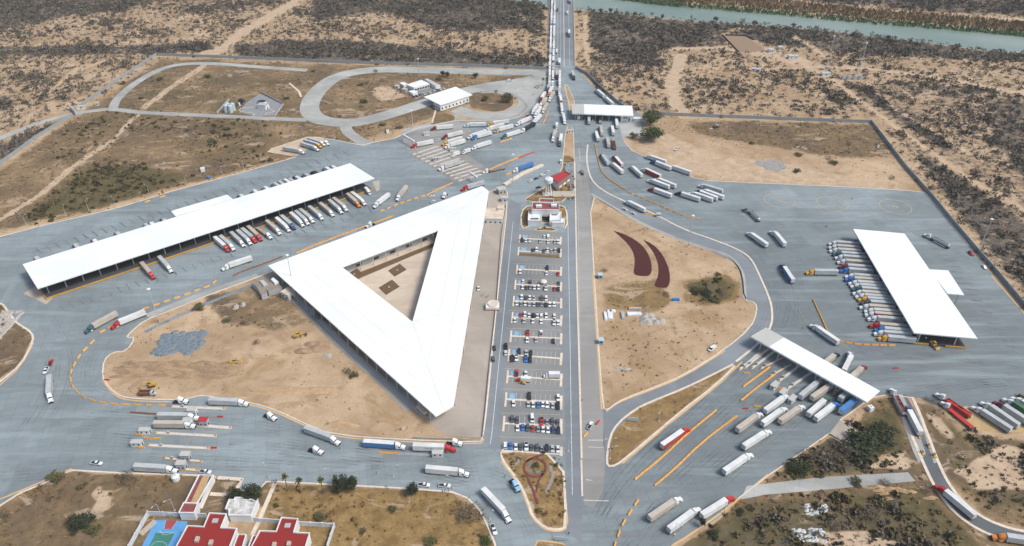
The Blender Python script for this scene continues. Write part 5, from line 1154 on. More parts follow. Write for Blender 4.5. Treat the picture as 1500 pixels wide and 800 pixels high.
q = MB(); q.lathe([(.6,13.6),(3.2,14.2),(4.9,15.6),(5.0,19.6),(4.2,20.4),(1.0,21.2),(.4,21.6)], 24); q.build('tank', M_wallw, wt, smooth=False)
for k in range(4): a = R(45+90*k); q = MB(); q.tube((math.cos(a)*5.2, math.sin(a)*5.2, 0), (math.cos(a)*2.4, math.sin(a)*2.4, 14.4), .75, .5, 10); q.build('leg', M_wallw, wt)
q = MB(); q.lathe([(.55,0),(.55,13.7)], 10); q.build('riser_pipe', M_wallw, wt)
q = MB(); q.box(-6.5,6.5,-5,5,0,.5); q.build('base', mat('pale slab', (.55,.53,.49), .9, var=.1), wt)
wt.scale = (.68,.68,.70)
q = MB(); p = G(*zz(1012,415)).xy; q.box(-8.5,8.5,-4.4,4.4,0,.7); q.box(-8.7,8.7,-4.6,4.6,.7,.8); tag(q.build('water_cistern', M_pad, loc=(p.x,p.y,.12)), 'low square sandy-topped cistern below the bright red roof', 'cistern')
# -- annex beside the hall and sheds
def simple(name, px, w, d, h, rz, lab, cat='building', wall=None, roof=None, win=3):
    c = G(*px).xy; r = empty(name, (c.x, c.y, .06), rz, lab, cat); q = MB(); q.box(-w/2,w/2,-d/2,d/2,0,h); q.build('wall', wall or M_wallw, r)
    q = MB(); q.box(-w/2-.3,w/2+.3,-d/2-.3,d/2+.3,h,h+.25); rf = q.build('roof', roof or M_roofdull, r)
    for k in range(win):
        x = -w/2+w*(k+.5)/win; q = MB(); q.box(x-.7,x+.7,-d/2-.05,-d/2,1.0,2.2); q.build('window', M_win, r)
    q = MB(); q.box(w/2,w/2+.05,-.6,.6,.1,2.2); q.build('door', M_dark, r); return r, rf
M_saltroof = mat('weathered white roof', (.62,.57,.49), .8, dirt=(.46,.36,.26), scale=.18)
r, rf = simple('annex_building', (723.5,320.5), 14.5, 16, 4.4, R(-4), 'flat-roofed white annex with a stained roof between the hall and the avenue', roof=M_saltroof, win=4)
q = MB(); q.box(2.2,7,5,11.5,4.65,6.2); q.build('roof_block', M_saltroof, rf)
simple('equipment_shed', (734.5,282.5), 6.5, 5.5, 4, R(25), 'grey cubic shed behind the tip of the white hall', 'shed', M_wallg, M_roofdull, 2)
simple('equipment_shed', (739.5,294.5), 5, 4, 3.4, 0, 'small white shed at the avenue kerb above the stained roof', 'shed', None, M_roofdull, 1)
# -- north inspection office
c = G(657,146).xy; r = empty('inspection_shelter', (c.x, c.y, .1), 0, 'white building under a big overhanging canopy roof on the north loop', 'building')
pts = rel(r, P2([(621,142),(645,154),(692,139),(667.5,127)], 7)); q = MB(); q.prism(pts, 6.3, 7); q.build('roof', M_roof, r)
g4 = [p*.97 for p in pts]
w4 = [g4[0].lerp(g4[1],.55), g4[1].lerp(g4[0],.02), g4[2].lerp(g4[3],.02).lerp(g4[1],.08), g4[3].lerp(g4[2],.55).lerp(g4[0],.08)]
q = MB(); q.prism(w4, 0, 6.28); q.build('wall', M_wallw, r)
t = (w4[2]-w4[1]).normalized()
for p in edgepts(w4[1], w4[2], 8): q = MB(); M = Matrix.Translation((p.x+t.y*.08,p.y-t.x*.08,0)) @ Matrix.Rotation(math.atan2(t.y,t.x),4,'Z'); q.box(-.8,.8,-.06,.06,1.4,3.2,M=M); q.build('window', M_win, r)
t = (w4[1]-w4[0]).normalized()
for p in edgepts(w4[0], w4[1], 3): q = MB(); M = Matrix.Translation((p.x+t.y*.08,p.y-t.x*.08,0)) @ Matrix.Rotation(math.atan2(t.y,t.x),4,'Z'); q.box(-.7,.7,-.06,.06,1.4,3,M=M); q.build('window', M_win, r)
for p in edgepts(g4[0], g4[3], 5): q = MB(); q.box(p.x*.97-.25,p.x*.97+.25,p.y*.97-.25,p.y*.97+.25,0,6.28); q.build('column', M_steel, r)
c = G(615,132).xy; r = empty('inspection_office', (c.x, c.y, .05), 0, 'L-shaped white office behind the big overhanging canopy roof', 'building')
def zc(x, y): return (570+x/10, 100+y/10)
block(r, 'main_wing', [zc(255,240),zc(365,285),zc(590,225),zc(470,170)], 0, 4.5, [M_roof, M_wallw])
block(r, 'side_wing', [zc(520,158),zc(680,265),zc(750,245),zc(560,150)], 0, 4, [M_roofdull, M_wallw])
block(r, 'porch', [zc(285,335),zc(345,370),zc(420,345),zc(360,320)], 0, 3, [M_roof, M_wallw]); block(r, 'porch', [zc(150,215),zc(215,250),zc(270,225),zc(205,200)], 0, 3, [M_roof, M_wallw])
a, b = rel(r, P2([zc(370,290),zc(592,230)], 4.4)); t = (b-a).normalized()
for p in edgepts(a, b, 6): q = MB(); M = Matrix.Translation((p.x+t.y*.1,p.y-t.x*.1,0)) @ Matrix.Rotation(math.atan2(t.y,t.x),4,'Z'); q.box(-.9,.9,-.06,.06,1.4,3.2,M=M); q.build('window', M_win, r)
struct(sheet('office_yard', [zc(380,330),zc(300,380),zc(400,460),zc(500,400),zc(830,300),zc(640,250)], .085, M_lot))
simple('site_hut', zc(120,295), 4, 3.5, 3, R(-20), 'small white hut left of the inspection office, standing on sand', 'hut', win=1); simple('site_hut', zc(230,345), 4.5, 3.5, 3, R(-20), 'small bluish hut in front of the inspection office', 'hut', PM['lightblue'] if False else M_wallw, win=1)
# -- compound at the bottom left
def zb(x, y): return (180+x/7.275, 690+y/7.275)
def zd(x, y): return (310+x/7.275, 690+y/7.275)
M_red2 = mat('brick red roof coating', (.25,.022,.02), .85, dirt=(.21,.028,.024), scale=.3)
c = G(300,780).xy; r = empty('red_roofed_house', (c.x, c.y, 0), 0, 'white building with a cross-shaped brick red flat roof beside the sports court', 'building')
_, pts = block(r, 'wall', [zb(925,455),zb(865,600),zb(690,590),zb(560,830),zb(1130,830),zb(1215,620),zb(1045,610),zb(1105,465)], 0, 6, [M_red2, M_wallw], M_wallw)
block(r, 'wing', [zb(1230,680),zb(1170,840),zb(1270,840),zb(1315,685)], 0, 4.4, [M_red2, M_wallw], M_wallw)
def rooflight(root, px, z, s=1.25): p = G(*px, z).xy-root.location.xy; q = MB(); q.box(p.x-s,p.x+s,p.y-s*.9,p.y+s*.9,z,z+.5); q.build('rooflight', M_wallg, root)
rooflight(r, zb(985,535), 6); 
for x, y in ((795,740),(940,775)): p = G(*zb(x,y), 6).xy-r.location.xy; q = MB(); q.box(p.x-.8,p.x+.8,p.y-1.2,p.y+1.2,6,7.3); q.build('roof_unit', M_pad, r)
c = G(415,785).xy; r = empty('red_roofed_house', (c.x, c.y, 0), 0, 'white building with a cross-shaped brick red flat roof farther from the sports court', 'building')
block(r, 'wall', [zd(745,505),zd(690,650),zd(515,645),zd(410,840),zd(990,840),zd(1045,670),zd(875,660),zd(920,515)], 0, 6, [M_red2, M_wallw], M_wallw)
block(r, 'wing', [zd(440,695),zd(390,830),zd(455,830),zd(490,700)], 0, 4.4, [M_red2, M_wallw], M_wallw)
rooflight(r, zd(810,585), 6)
for x, y in ((670,795),(825,785)): p = G(*zd(x,y), 6).xy-r.location.xy; q = MB(); q.box(p.x-.8,p.x+.8,p.y-1,p.y+1,6,7.2); q.build('roof_unit', M_pad, r)
c = G(288,730).xy; r = empty('narrow_gallery', (c.x, c.y, 0), 0, 'long narrow white building with maroon and ochre roof strips running down to the compound wall', 'building')
block(r, 'wall', [zb(815,45),zb(665,345),zb(795,350),zb(965,50)], 0, 4.2, [M_pad, M_wallw], M_wallw)
q = MB(); q.prism(rel(r, P2([zb(820,48),zb(675,338),zb(718,340),zb(852,50)], 4.4)), 4.2, 4.4); q.build('roof_strip', M_maroon, r)
q = MB(); q.prism(rel(r, P2([zb(862,55),zb(728,340),zb(790,342),zb(915,60)], 4.45)), 4.2, 4.45); q.build('roof_strip', mat('ochre roof sheet', (.42,.29,.13), .8, var=.2, scale=.6), r)
q = MB(); q.prism(rel(r, P2([zb(925,62),zb(812,335),zb(826,330),zb(940,62)], 4.3)), 4.2, 4.32); q.build('gutter', M_dark, r)
b_, _ = block(r, 'end_block', [zb(650,345),zb(598,450),zb(760,452),zb(800,352)], 0, 4.8, [M_maroon, M_wallw], M_wallw)
c = G(353,745).xy; r = empty('white_annex', (c.x, c.y, 0), 0, 'white building with a dirty stepped roof below the dark round trees', 'building')
M_dirtyroof = mat('dirty white roof', (.60,.61,.60), .85, dirt=(.25,.24,.22), scale=.35)
block(r, 'wall', [zd(190,310),zd(150,410),zd(190,420),zd(185,475),zd(420,480),zd(495,300),zd(470,335),zd(430,310),zd(345,315),zd(330,290),zd(250,290),zd(240,315)], 0, 4.4, [M_dirtyroof, M_wallw], M_wallw)
# compound wall
def wallrun(name, px, h, th, lab, cat, m, post=None, zref=0):
    line = [G(x, y, zref).xy for x, y in px]; c = sum(line, Vector((0,0)))/len(line); r = empty(name, (c.x, c.y, 0), 0, lab, cat); line = [p-c for p in line]
    q = MB(); ribbon_mb(q, line, th, 0, h); q.build('panel', m, r)
    if post:
        n = 0
        for a, b in zip(line[:-1], line[1:]):
            k = max(1, int((b-a).length/post))
            for i in range(k):
                if n >= 95: break
                p = a.lerp(b, i/k); pq = MB(); pq.box(p.x-th*.9,p.x+th*.9,p.y-th*.9,p.y+th*.9,0,h+.15); pq.build('post', m, r); n += 1
    return r
M_cwall = mat('compound wall', (.52,.56,.59), .85, var=.1, scale=.3)
wallrun('compound_wall', [zb(75,830),zb(275,470),zb(600,485)], 2.8, .35, 'pale panelled wall round the sports court up to the narrow gallery', 'wall', M_cwall, 5)
wallrun('compound_wall', [zb(765,490),zb(900,495)], 2.8, .35, 'short pale wall between the narrow gallery and the first red roof', 'wall', M_cwall, 5)
wallrun('compound_wall', [zb(1110,525),zb(1365,530),zb(1470,545)], 2.8, .35, 'pale wall in front of the dirty stepped roof', 'wall', M_cwall, 5)
wallrun('compound_wall', [zd(520,545),zd(735,560)], 2.8, .35, 'pale wall left of the second cross-shaped red roof', 'wall', M_cwall, 5)
wallrun('compound_wall', [zd(935,580),zd(1310,600),zd(1235,830)], 2.8, .35, 'pale wall enclosing the grass right of the second red roof', 'wall', M_cwall, 5)
# sports court
struct(sheet('court_surface', [zb(350,520),zb(200,810),zb(180,850),zb(560,850),zb(690,540),zb(585,532)], .09, mat('court blue', (.10,.30,.56), .8, var=.12, scale=.4)))
struct(sheet('court_surface', [zb(355,655),zb(275,810),zb(250,850),zb(450,850),zb(555,662)], .11, mat('court green', (.045,.19,.15), .8, var=.15, scale=.4)))
struct(sheet('court_surface', [zb(458,528),zb(438,618),zb(520,622),zb(582,530)], .11, mat('court red', (.30,.07,.07), .85, var=.25, scale=.8)))
cl = MB()
for px in ([zb(355,655),zb(555,662)], [zb(458,528),zb(438,618)], [zb(582,530),zb(520,622)], [zb(395,640),zb(440,690),zb(520,665)], [zb(300,800),zb(340,760),zb(400,750),zb(450,765),zb(470,800)]): ribbon_mb(cl, smoothline(XY(px), 2), .16, .13, .13)
struct(cl.build('court_lines', M_white))
p = G(*zb(520,510)).xy; hp = empty('basketball_hoop', (p.x,p.y,.1), 0, 'basketball hoop at the wall end of the blue sports court', 'hoop'); q = MB(); q.tube((-.9,.6,0),(-.9,.6,3.6),.1); q.tube((.9,.6,0),(.9,.6,3.6),.1); q.build('post', M_steel, hp); q = MB(); q.box(-.95,.95,.4,.5,2.8,3.9); q.build('backboard', M_wallw, hp); q = MB(); ribbon_mb(q, [Vector((math.cos(a)*.25, .1+math.sin(a)*.25)) for a in np.linspace(0,6.28,14)[:-1]], .04, 3.02, 3.06, 0, True); q.build('rim', M_orange, hp)
p = G(*zb(272,612)).xy; q = MB(); 
for k in range(3): q.box(-4,4,-1.0+k*.7,-.4+k*.7,0,.4+.35*k)
tag(q.build('bleacher', M_pad, loc=(p.x,p.y,.05)), 'narrow stepped concrete bleacher beside the blue court', 'bleacher'); bpy.data.objects['bleacher'].rotation_euler.z = R(62)
for px in ([zd(675,130),zd(510,520),zd(430,690)], [zd(20,90),zd(-120,400)], [zd(35,70),zd(320,90),zd(270,185)], [zb(930,245),zb(1150,260)]): struct(ribbon('footpath', px, 2.0, .08, .14, M_kerb, 0))
# -- dark ruined works yard left of the hall
def ze(x, y): return (340+x/10, 380+y/10)
c = G(390,424).xy; r = empty('works_shed', (c.x,c.y,0), 0, 'weathered concrete-roofed works shed beside the left corner of the white hall', 'building')
M_conc = mat('weathered concrete', (.27,.235,.20), .9, dirt=(.19,.17,.15), scale=.25)
block(r, 'wall', [ze(360,400),ze(430,525),ze(510,490),ze(500,440),ze(530,460),ze(615,440),ze(730,410),ze(660,340),ze(520,330),ze(420,260),ze(290,350)], 0, 4, [M_conc, M_wallg])
q = MB(); q.prism(rel(r, P2([ze(400,310),ze(460,385),ze(520,360),ze(455,300)], 5)), 4, 5); q.build('roof_tank', M_roofdull, r)
q = MB(); q.prism(rel(r, P2([ze(568,290),ze(625,350),ze(680,325),ze(600,262)], 5.4)), 3.6, 5.4); q.build('white_cover', M_roof, r)
simple('site_hut', ze(835,545), 7, 6, 4, R(-35), 'pale blue-grey hut with a stained top beside the hall overhang', 'hut', M_wallw, M_saltroof, 2)
# -- utility station in the north-west
def zf(x, y): return (300+x/10, 120+y/10)
struct(sheet('station_floor', [zf(510,440),zf(600,310),zf(810,175),zf(1150,335),zf(1030,500),zf(720,500)], .075, mat('station gravel', (.23,.245,.255), .9, var=.2, scale=.3)))
wallrun('station_fence', [zf(880,505),zf(1030,505),zf(1155,335),zf(815,160)], 1.7, .25, 'grey wall along the right side of the utility station', 'wall', M_wallg); wallrun('station_fence', [zf(180,470),zf(360,270)], 2.4, .25, 'grey wall along the left side of the utility station', 'wall', M_wallg)
for i, (x, y, lab) in enumerate(((320,445,'front left'),(385,450,'front right'),(345,415,'rear left'),(420,420,'rear right'))):
    p = G(*zf(x,y)).xy; q = MB(); q.lathe([(2.2,0),(2.2,7.2),(1.9,7.5),(.4,7.9)], 16); tag(q.build('storage_silo', mat('silo blue grey', (.45,.55,.60), .4, .2, var=.08), loc=(p.x,p.y,.08)), 'pale blue upright silo, %s of four in the utility station' % lab, 'silo', 'silos in the utility station')
p = G(*zf(545,315)).xy; q = MB(); q.lathe([(.5,-3.2),(2.4,-3),(2.4,3),(.5,3.2)], 16, M=Matrix.Translation((0,0,2.6)) @ Matrix.Rotation(R(70),4,'X')); t_ = empty('horizontal_tank', (p.x,p.y,.08), 0, 'dark horizontal tank beside the four silos', 'tank'); q.build('tank', M_dark, t_); q = MB(); q.box(-2,2,-.3,.3,0,.9); q.build('cradle', M_wallg, t_)
for i, (x, y) in enumerate(((480,360),(510,350))): p = G(*zf(x,y)).xy; q = MB(); q.lathe([(.9,0),(.9,3),(.3,3.3)], 12); tag(q.build('filter_vessel', M_wallw if i else PM['teal'], loc=(p.x,p.y,.08)), ('white' if i else 'dark')+' filter vessel between silos and horizontal tank', 'tank')
simple('pump_house', zf(860,385), 9.5, 6, 4, R(-18), 'low pale pump house in the utility station', 'building', M_wallw, M_wallg, 0)
p = G(*zf(840,315)).xy; q = MB(); q.prism([(4.4*math.cos(a),4.4*math.sin(a)*.8) for a in np.linspace(0,6.28,24)[:-1]], 0, 2.2, 0, 1); tag(q.build('settling_basin', [M_dark, M_wallw], loc=(p.x,p.y,.08)), 'dark round settling basin behind the pump house', 'basin')
struct(ribbon('kerb', [zf(720,495),zf(730,460),zf(540,440),zf(500,415),zf(540,380),zf(720,375)], .6, .07, .25, M_kerb, 1)); struct(ribbon('kerb', [zf(880,490),zf(900,465),zf(1030,435),zf(940,390)], .6, .07, .25, M_kerb, 0))
# -- perimeter walls
M_pwall = mat('perimeter wall', (.25,.285,.30), .85, var=.08, scale=.08)
for px, lab in (([(-60,276),(0,242.5),(52,204),(107,170)],'long grey perimeter wall at the left edge, below the gate road'),([(110,163),(170,121),(229,81.5)],'long grey perimeter wall climbing the desert above the gate road'),([(229,81.5),(375,87),(510,93),(700,98),(800,102)],'long low grey perimeter wall along the top of the north loop'),
  ([(843,100.5),(860,110),(878,128),(903,150),(928,168)],'grey wall slanting from the bridge road to the far toll canopy'),([(943,168),(1125,175),(1276,180.5)],'straight grey wall along the top of the dry field'),([(1276,180.5),(1295,205),(1325,245),(1365,290),(1397,329),(1436,375),(1461,403),(1500,450),(1580,540)],'long grey-green wall down the right edge of the site')):
    wallrun('perimeter_wall', px, 3.2, .4, lab, 'wall', M_pwall, 9)
wallrun('gate_pier', [(104,161),(112,169)], 4.5, 1.2, 'grey gate pier at the desert gate of the north-west road', 'gate', M_wallg)
for px, nm in (((120,159.5),'nearer'),((143,154.5),'farther')): simple('site_hut', px, 8 if nm == 'nearer' else 3, 3, 2.8, R(12), 'small white gate hut beside the desert gate, the %s one' % nm, 'hut', win=1)
wallrun('plaza_fence', [(742,300),(735,345),(728,440),(717,540),(711.5,600),(707,641)], 1.3, .15, 'low pale fence between the plaza and the avenue', 'fence', mat('fence pale', (.5,.48,.44), .8), 6)
wallrun('lot_railing', [(604,642.5),(702,646)], 1.2, .2, 'grey railing along the bottom of the plaza', 'fence', M_wallg)
wallrun('sand_wall', [(738.5,272),(765,256),(795,243)], 1.6, 2.6, 'wide pale wall along the edge of the side road', 'wall', M_kerb)
# -- farm and mast at the far right
def zg(x, y): return (1125+x/4, y/4)
for x, y, w_, lab in ((145,342,11,'white low house on the sand by the far river bush'),(15,305,6,'grey shed far out on the sand, left of the white house'),(70,290,5,'pale shed on the sand above the white house')): simple('desert_house', zg(x,y), w_, 6, 3.4, 0, lab, 'house', win=2)
simple('desert_house', (1107,104.5), 9, 4, 3, R(-25), 'white trailer home alone on the sand beside the track', 'house', win=2)
struct(sheet('fenced_field', [(1058,52),(1092,53),(1124,75),(1082,77)], .06, mat('ploughed field', (.25,.18,.12), .95, var=.1, scale=.3))); wallrun('field_fence', [(1058,52),(1082,77)], 1.6, .3, 'dark fence on the left of the bare square field', 'fence', M_dark); wallrun('field_fence', [(1062,52),(1092,53),(1104,59)], 1.6, .3, 'dark fence along the top of the bare square field', 'fence', M_dark)
def mast(px, h, lab):
    p = G(*px).xy; r = empty('lattice_mast', (p.x,p.y,0), 0, lab, 'mast'); q = MB()
    for k in range(3): a = 2*math.pi*k/3; q.tube((1.8*math.cos(a),1.8*math.sin(a),0),(.3*math.cos(a),.3*math.sin(a),h),.14,.1,5)
    for z in np.arange(2, h, 3.0):
        f = 1-z/h; rr = .3+1.5*f
        for k in range(3): a, b = 2*math.pi*k/3, 2*math.pi*(k+1)/3; q.tube((rr*math.cos(a),rr*math.sin(a),z),(rr*math.cos(b),rr*math.sin(b),z+1.4),.07,n=4)
    q.build('lattice', M_steel, r); q = MB(); q.lathe([(.9,h-1),(.9,h+.5)], 8); q.build('antenna', M_wallw, r); return r
mast(zg(335,435), 42, 'white lattice mast beside the substation, the left one'); mast(zg(525,455), 38, 'grey lattice mast standing in the substation')
simple('substation', zg(335,442), 9, 6, 3, 0, 'white equipment hut at the foot of the left mast', 'hut', win=1)
for i, x in enumerate((440,470,505,540)): p = G(*zg(x,465)).xy; q = MB(); q.box(-2,2,-1.5,1.5,0,3); q.box(-1.2,1.2,-1,1,3,4.2); q.box(-.15,.15,-.15,.15,4.2,6.5); tag(q.build('transformer', M_wallg, loc=(p.x,p.y,0)), 'grey transformer, %s from the left in the far substation' % ORD[i], 'transformer', 'transformers in the far substation')
# -- sandy lot E: crescents, huts, materials
M_mulch = mat('dark red gravel', (.075,.018,.016), .95, dirt=(.05,.016,.016), scale=.6)
def sc(name, px, z, m): return struct(sheet(name, px, z, m, 2))
sc('red_gravel_bed', [(898.5,338)]*4+[(915,343),(935,354),(948,368),(955,386),(954,404),(940,405),(927,402),(930,388),(929,372),(920,357)], .1, M_mulch)
sc('red_gravel_bed', [(942,351)]*4+[(958,359),(970,372),(978,388),(982,404),(980,421),(970,422),(957,420),(964,406),(965,390),(958,370)], .1, M_mulch)
for px, lab in (((879,407),'small blue-grey hut on the orange kerb, upper of two'),((880,502.5),'small blue-grey hut on the orange kerb, lower of two')): simple('guard_hut', px, 2.6, 3, 2.8, 0, lab, 'hut', PM['lightblue'], mat('hut blue roof', (.35,.50,.58), .6), 1)
q = MB(); q.box(-2.2,2.2,-.9,.9,0,1.4); p = G(990,440).xy; tag(q.build('container', PM['blue'], loc=(p.x,p.y,0)), 'small blue container in the dry patch of the sandy lot', 'container')
for i, (x, y, w_, d_, lab) in enumerate(((887,464,2,8,'white stacked sheet, leftmost by the orange kerb'),(893.5,462,3.2,9,'broad white stacked sheet near the orange kerb'),(897,457,4,2.4,'white slab across the top of the stacked sheets'),(930,453,8,1.6,'grey pipe stack in the sandy lot'),(929,461,9,3.2,'white panel lying in the sandy lot'),(912,463,2,7,'dark ladder-like frame on gravel in the sandy lot'))):
    q = MB(); p = G(x,y).xy; q.box(-w_/2,w_/2,-d_/2,d_/2,0,.9); q.box(-w_/2+.2,w_/2-.3,-d_/2+.2,d_/2-.2,.9,1.2); tag(q.build('building_material', M_wallg if 'grey' in lab or 'dark' in lab else M_wallw, loc=(p.x,p.y,0)), lab, 'material'); bpy.context.view_layer.objects
# -- rubble, spoil and gravel heaps
def heap(px, rx, ry, h, m, name, lab, cat, seed=0, lumps=1, ls=(.35,.6)):
    p = G(*px).xy; rr = random.Random(seed); n = 18; q = MB(); vs = []; fs = []
    N = 26 if lumps < 10 else 44
    cs = [(rr.uniform(-.75,.75)*rx, rr.uniform(-.7,.7)*ry, rr.uniform(*ls)) for _ in range(lumps)] if lumps > 1 else [(0,0,1)]
    for i in range(N+1):
        for j in range(N+1):
            x, y = (i/N*2-1)*rx*1.1, (j/N*2-1)*ry*1.1; z = 0
            for cx, cy, s in cs:
                d = math.hypot((x-cx)/(rx*s), (y-cy)/(ry*s)); z = max(z, h*(.7+s if lumps > 1 else 1)*max(0, 1-d**1.2))
            vs.append((x, y, z+.05*rr.random()-.06))
    for i in range(N):
        for j in range(N): a = i*(N+1)+j; fs.append((a, a+N+1, a+N+2, a+1))
    q.add(vs, fs); return tag(q.build(name, m, loc=(p.x,p.y,0)), lab, cat)
M_gravel = mat('blue-grey gravel', (.145,.185,.215), .95, var=.15, scale=1.2); M_rub = mat('pale rubble', (.34,.325,.30), .95, var=.4, scale=2); M_spoil = mat('sandy spoil', (.40,.285,.17), .95, var=.2, scale=.5); M_spoild = mat('brown spoil', (.30,.215,.135), .95, var=.2, scale=.5)
heap((264,502), 17, 15, 1.1, M_gravel, 'gravel_heap', 'blue-grey lumpy gravel heap on the sandy lot', 'heap', 3, 130, (.07,.15))
heap((350,449), 3.6, 3.2, 2.0, M_rub, 'rubble_heap', 'pale rubble heap below the works shed', 'heap', 4, 6)
heap((262,542), 42, 9, 2.4, M_spoild, 'spoil_heap', 'long brown ridge of spoil below the gravel heap', 'heap', 5, 60, (.10,.2))
heap((457,508), 11, 6, 1.8, M_spoild, 'spoil_heap', 'dark hollow-topped spoil heap near the yellow grader', 'heap', 6, 8)
heap((484,521), 4, 2.5, 1.0, M_rub, 'rubble_heap', 'small stony rubble heap below the dark spoil heap', 'heap', 7, 6)
heap((955,467), 7, 6, 1.6, M_rub, 'rubble_heap', 'grey rubble heap among the building materials', 'heap', 8, 9)
heap((905,538), 7, 2.5, .9, M_rub, 'rubble_heap', 'white streak of rubble in the lower sandy lot', 'heap', 9, 4)
heap((510,622), 9, 2.6, 1.1, M_spoil, 'spoil_heap', 'two-humped sand heap by the lower kerb of the sandy lot', 'heap', 10, 3)
heap((1325,722), 18, 5, 2, M_spoil, 'spoil_heap', 'row of sand humps below the pale concrete slab', 'heap', 12, 12, (.12,.2))
heap((2,476), 9, 19, 1.6, M_rub, 'rubble_heap', 'bank of pale rocks at the left edge', 'heap', 14, 160, (.05,.11))
heap((433,572), 22, 3.2, .9, M_spoil, 'spoil_heap', 'long low sand ridge in the middle of the sandy lot', 'heap', 15, 14)
for px, sx, sy, sd, lab in (((1195,746),7,4.5,21,'crumpled white tarpaulin on the dark grass'),((1186,784),9,5,22,'torn grey-white tarpaulin at the bottom of the dark grass')):
    heap(px, sx, sy, .6, mat('tarpaulin', (.46,.50,.52), .6, var=.3, scale=1.2), 'tarpaulin', lab, 'tarpaulin', sd, 60, (.05,.15))
# ------------------------------------------------------------------ toll islands
def island(px0, px1, w_, lab, m=None, bollards=True, h=.3, cat='toll island', group=None, mk_=None):
    a, b = G(*px0).xy, G(*px1).xy; c = (a+b)/2; d = b-a; L = d.length/2
    r = empty('toll_island', (c.x, c.y, .08), math.atan2(d.y, d.x), lab, cat, group)
    q = MB(); n = 8; pts = [(L-w_/2+w_/2*math.cos(t), w_/2*math.sin(t)) for t in np.linspace(-math.pi/2, math.pi/2, n)] + [(-L+w_/2+w_/2*math.cos(t), w_/2*math.sin(t)) for t in np.linspace(math.pi/2, 3*math.pi/2, n)]
    q.prism(pts, 0, h); q.build('kerb_slab', m or mat('island slab', (.50,.44,.36), .85, dirt=(.42,.31,.2), scale=.3), r)
    q = MB(); q.prism([(x*.985, y*.6) for x, y in pts], h, h+.04); q.build('slab_top', mat('island top', (.52,.52,.50), .9, var=.12, scale=.4), r)
    if bollards:
        for x in (-L+.8, L-.8): q = MB(); q.lathe([(.35,h),(.35,h+1.0),(.2,h+1.15)], 10, c=(x,0)); q.build('bollard', M_ochre, r)
        q = MB(); q.box(-L*.55-.6,-L*.55+.6,-.4,.4,h,h+1.5); q.build('scanner_cabinet', M_wallg, r)
        q = MB(); q.tube((L*.3,0,h),(L*.3,0,h+2.6),.09); q.build('signal_post', M_steel, r)
    return r
for k in range(12):
    t = k/11; p0 = (603+(670-603)*t, 227.5+(266-227.5)*t); p1 = (643+(713-643)*t, 214+(253.5-214)*t)
    island(p0, p1, 1.9, 'pale toll island, %s from the top among the inspection lanes' % ORD[k], None, True, .3, group='islands between the inspection lanes')
gm = MB()
def gantry(px0, px1, h, lab, legs=True, name='gantry', wd=1.2, deck=None):
    a, b = G(*px0).xy, G(*px1).xy; c = (a+b)/2; d = b-a; L = d.length/2; r = empty(name, (c.x,c.y,.08), math.atan2(d.y,d.x), lab, 'gantry')
    q = MB(); q.box(-L, L, -wd/2, wd/2, h, h+.9); q.build('beam', deck or M_steel, r)
    for x in (-L+.3, L-.3): q = MB(); q.box(x-.25,x+.25,-.25,.25,0,h); q.build('post', M_steel, r)
    for k in range(4): x = -L+2*L*(k+.5)/4; q = MB(); q.box(x-.6,x+.6,-wd/2-.3,-wd/2-.02,h-.3,h+.5); q.build('sign_box', M_wallg, r)
    return r
gantry((796.5,104.5),(824.5,106.5), 6.5, 'grey gantry spanning the queue files at the head of the bridge')
gantry((591,207),(608,217), 6, 'white gantry over the topmost inspection lane', deck=M_wallw); gantry((688.5,262),(699,269.5), 5.5, 'white gantry at the lowest inspection lane beside the white roof', deck=M_wallw)
for p0, p1, w_, lab, m in (((250,596),(331,599.5),2.0,'long pale island under the kerb line of the south toll',None),((289,623.5),(340,627.5),2.2,'pale island carrying the red-roofed booth',None),((227,634.5),(318,639.5),1.9,'long pale island, upper of the two bare ones at the south toll',None),((216,652.5),(308,657.5),1.9,'long pale island, lower of the two bare ones at the south toll',None),((240,671.5),(297,676.5),1.6,'yellow island with a railed booth at the south toll',M_ochre),((257,686.5),(291.5,689.5),1.8,'yellow island nearest the lowest trailer at the south toll',M_ochre),((560+0,0),(0,0),0,None,None)):
    if lab: island(p0, p1, w_, lab, m)
# islands under the lower right canopy
r_, l_ = TOLL_R
for k, (p0, p1, w_, m) in enumerate((((1082,543),(1113,517),1.5,None),((1090,540),(1126,511),1.5,None),((1100,541),(1136,514),1.5,None),((1113,541),(1148,524),1.2,M_ochre),((1127,552),(1160,534),1.2,M_ochre),((1140,559),(1172,536),1.6,None),((1152,571),(1190,545),1.6,None),((1165,583),(1205,553),1.6,None),((1219,579),(1240,563),1.6,M_ochre),((1228,588),(1250,571),1.6,M_ochre))):
    island(p0, p1, w_, 'toll island, %s from the upper end of the slanting canopy' % ORD[k], m, True, .3, group='islands under the slanting canopy')
for k in range(8):
    x = 844+k*11.2; island((x,165),(x+1.5+k*.3,178), 1.3, 'toll island, %s from the left under the far canopy' % ORD[k], None, False, .3, group='islands under the far canopy')
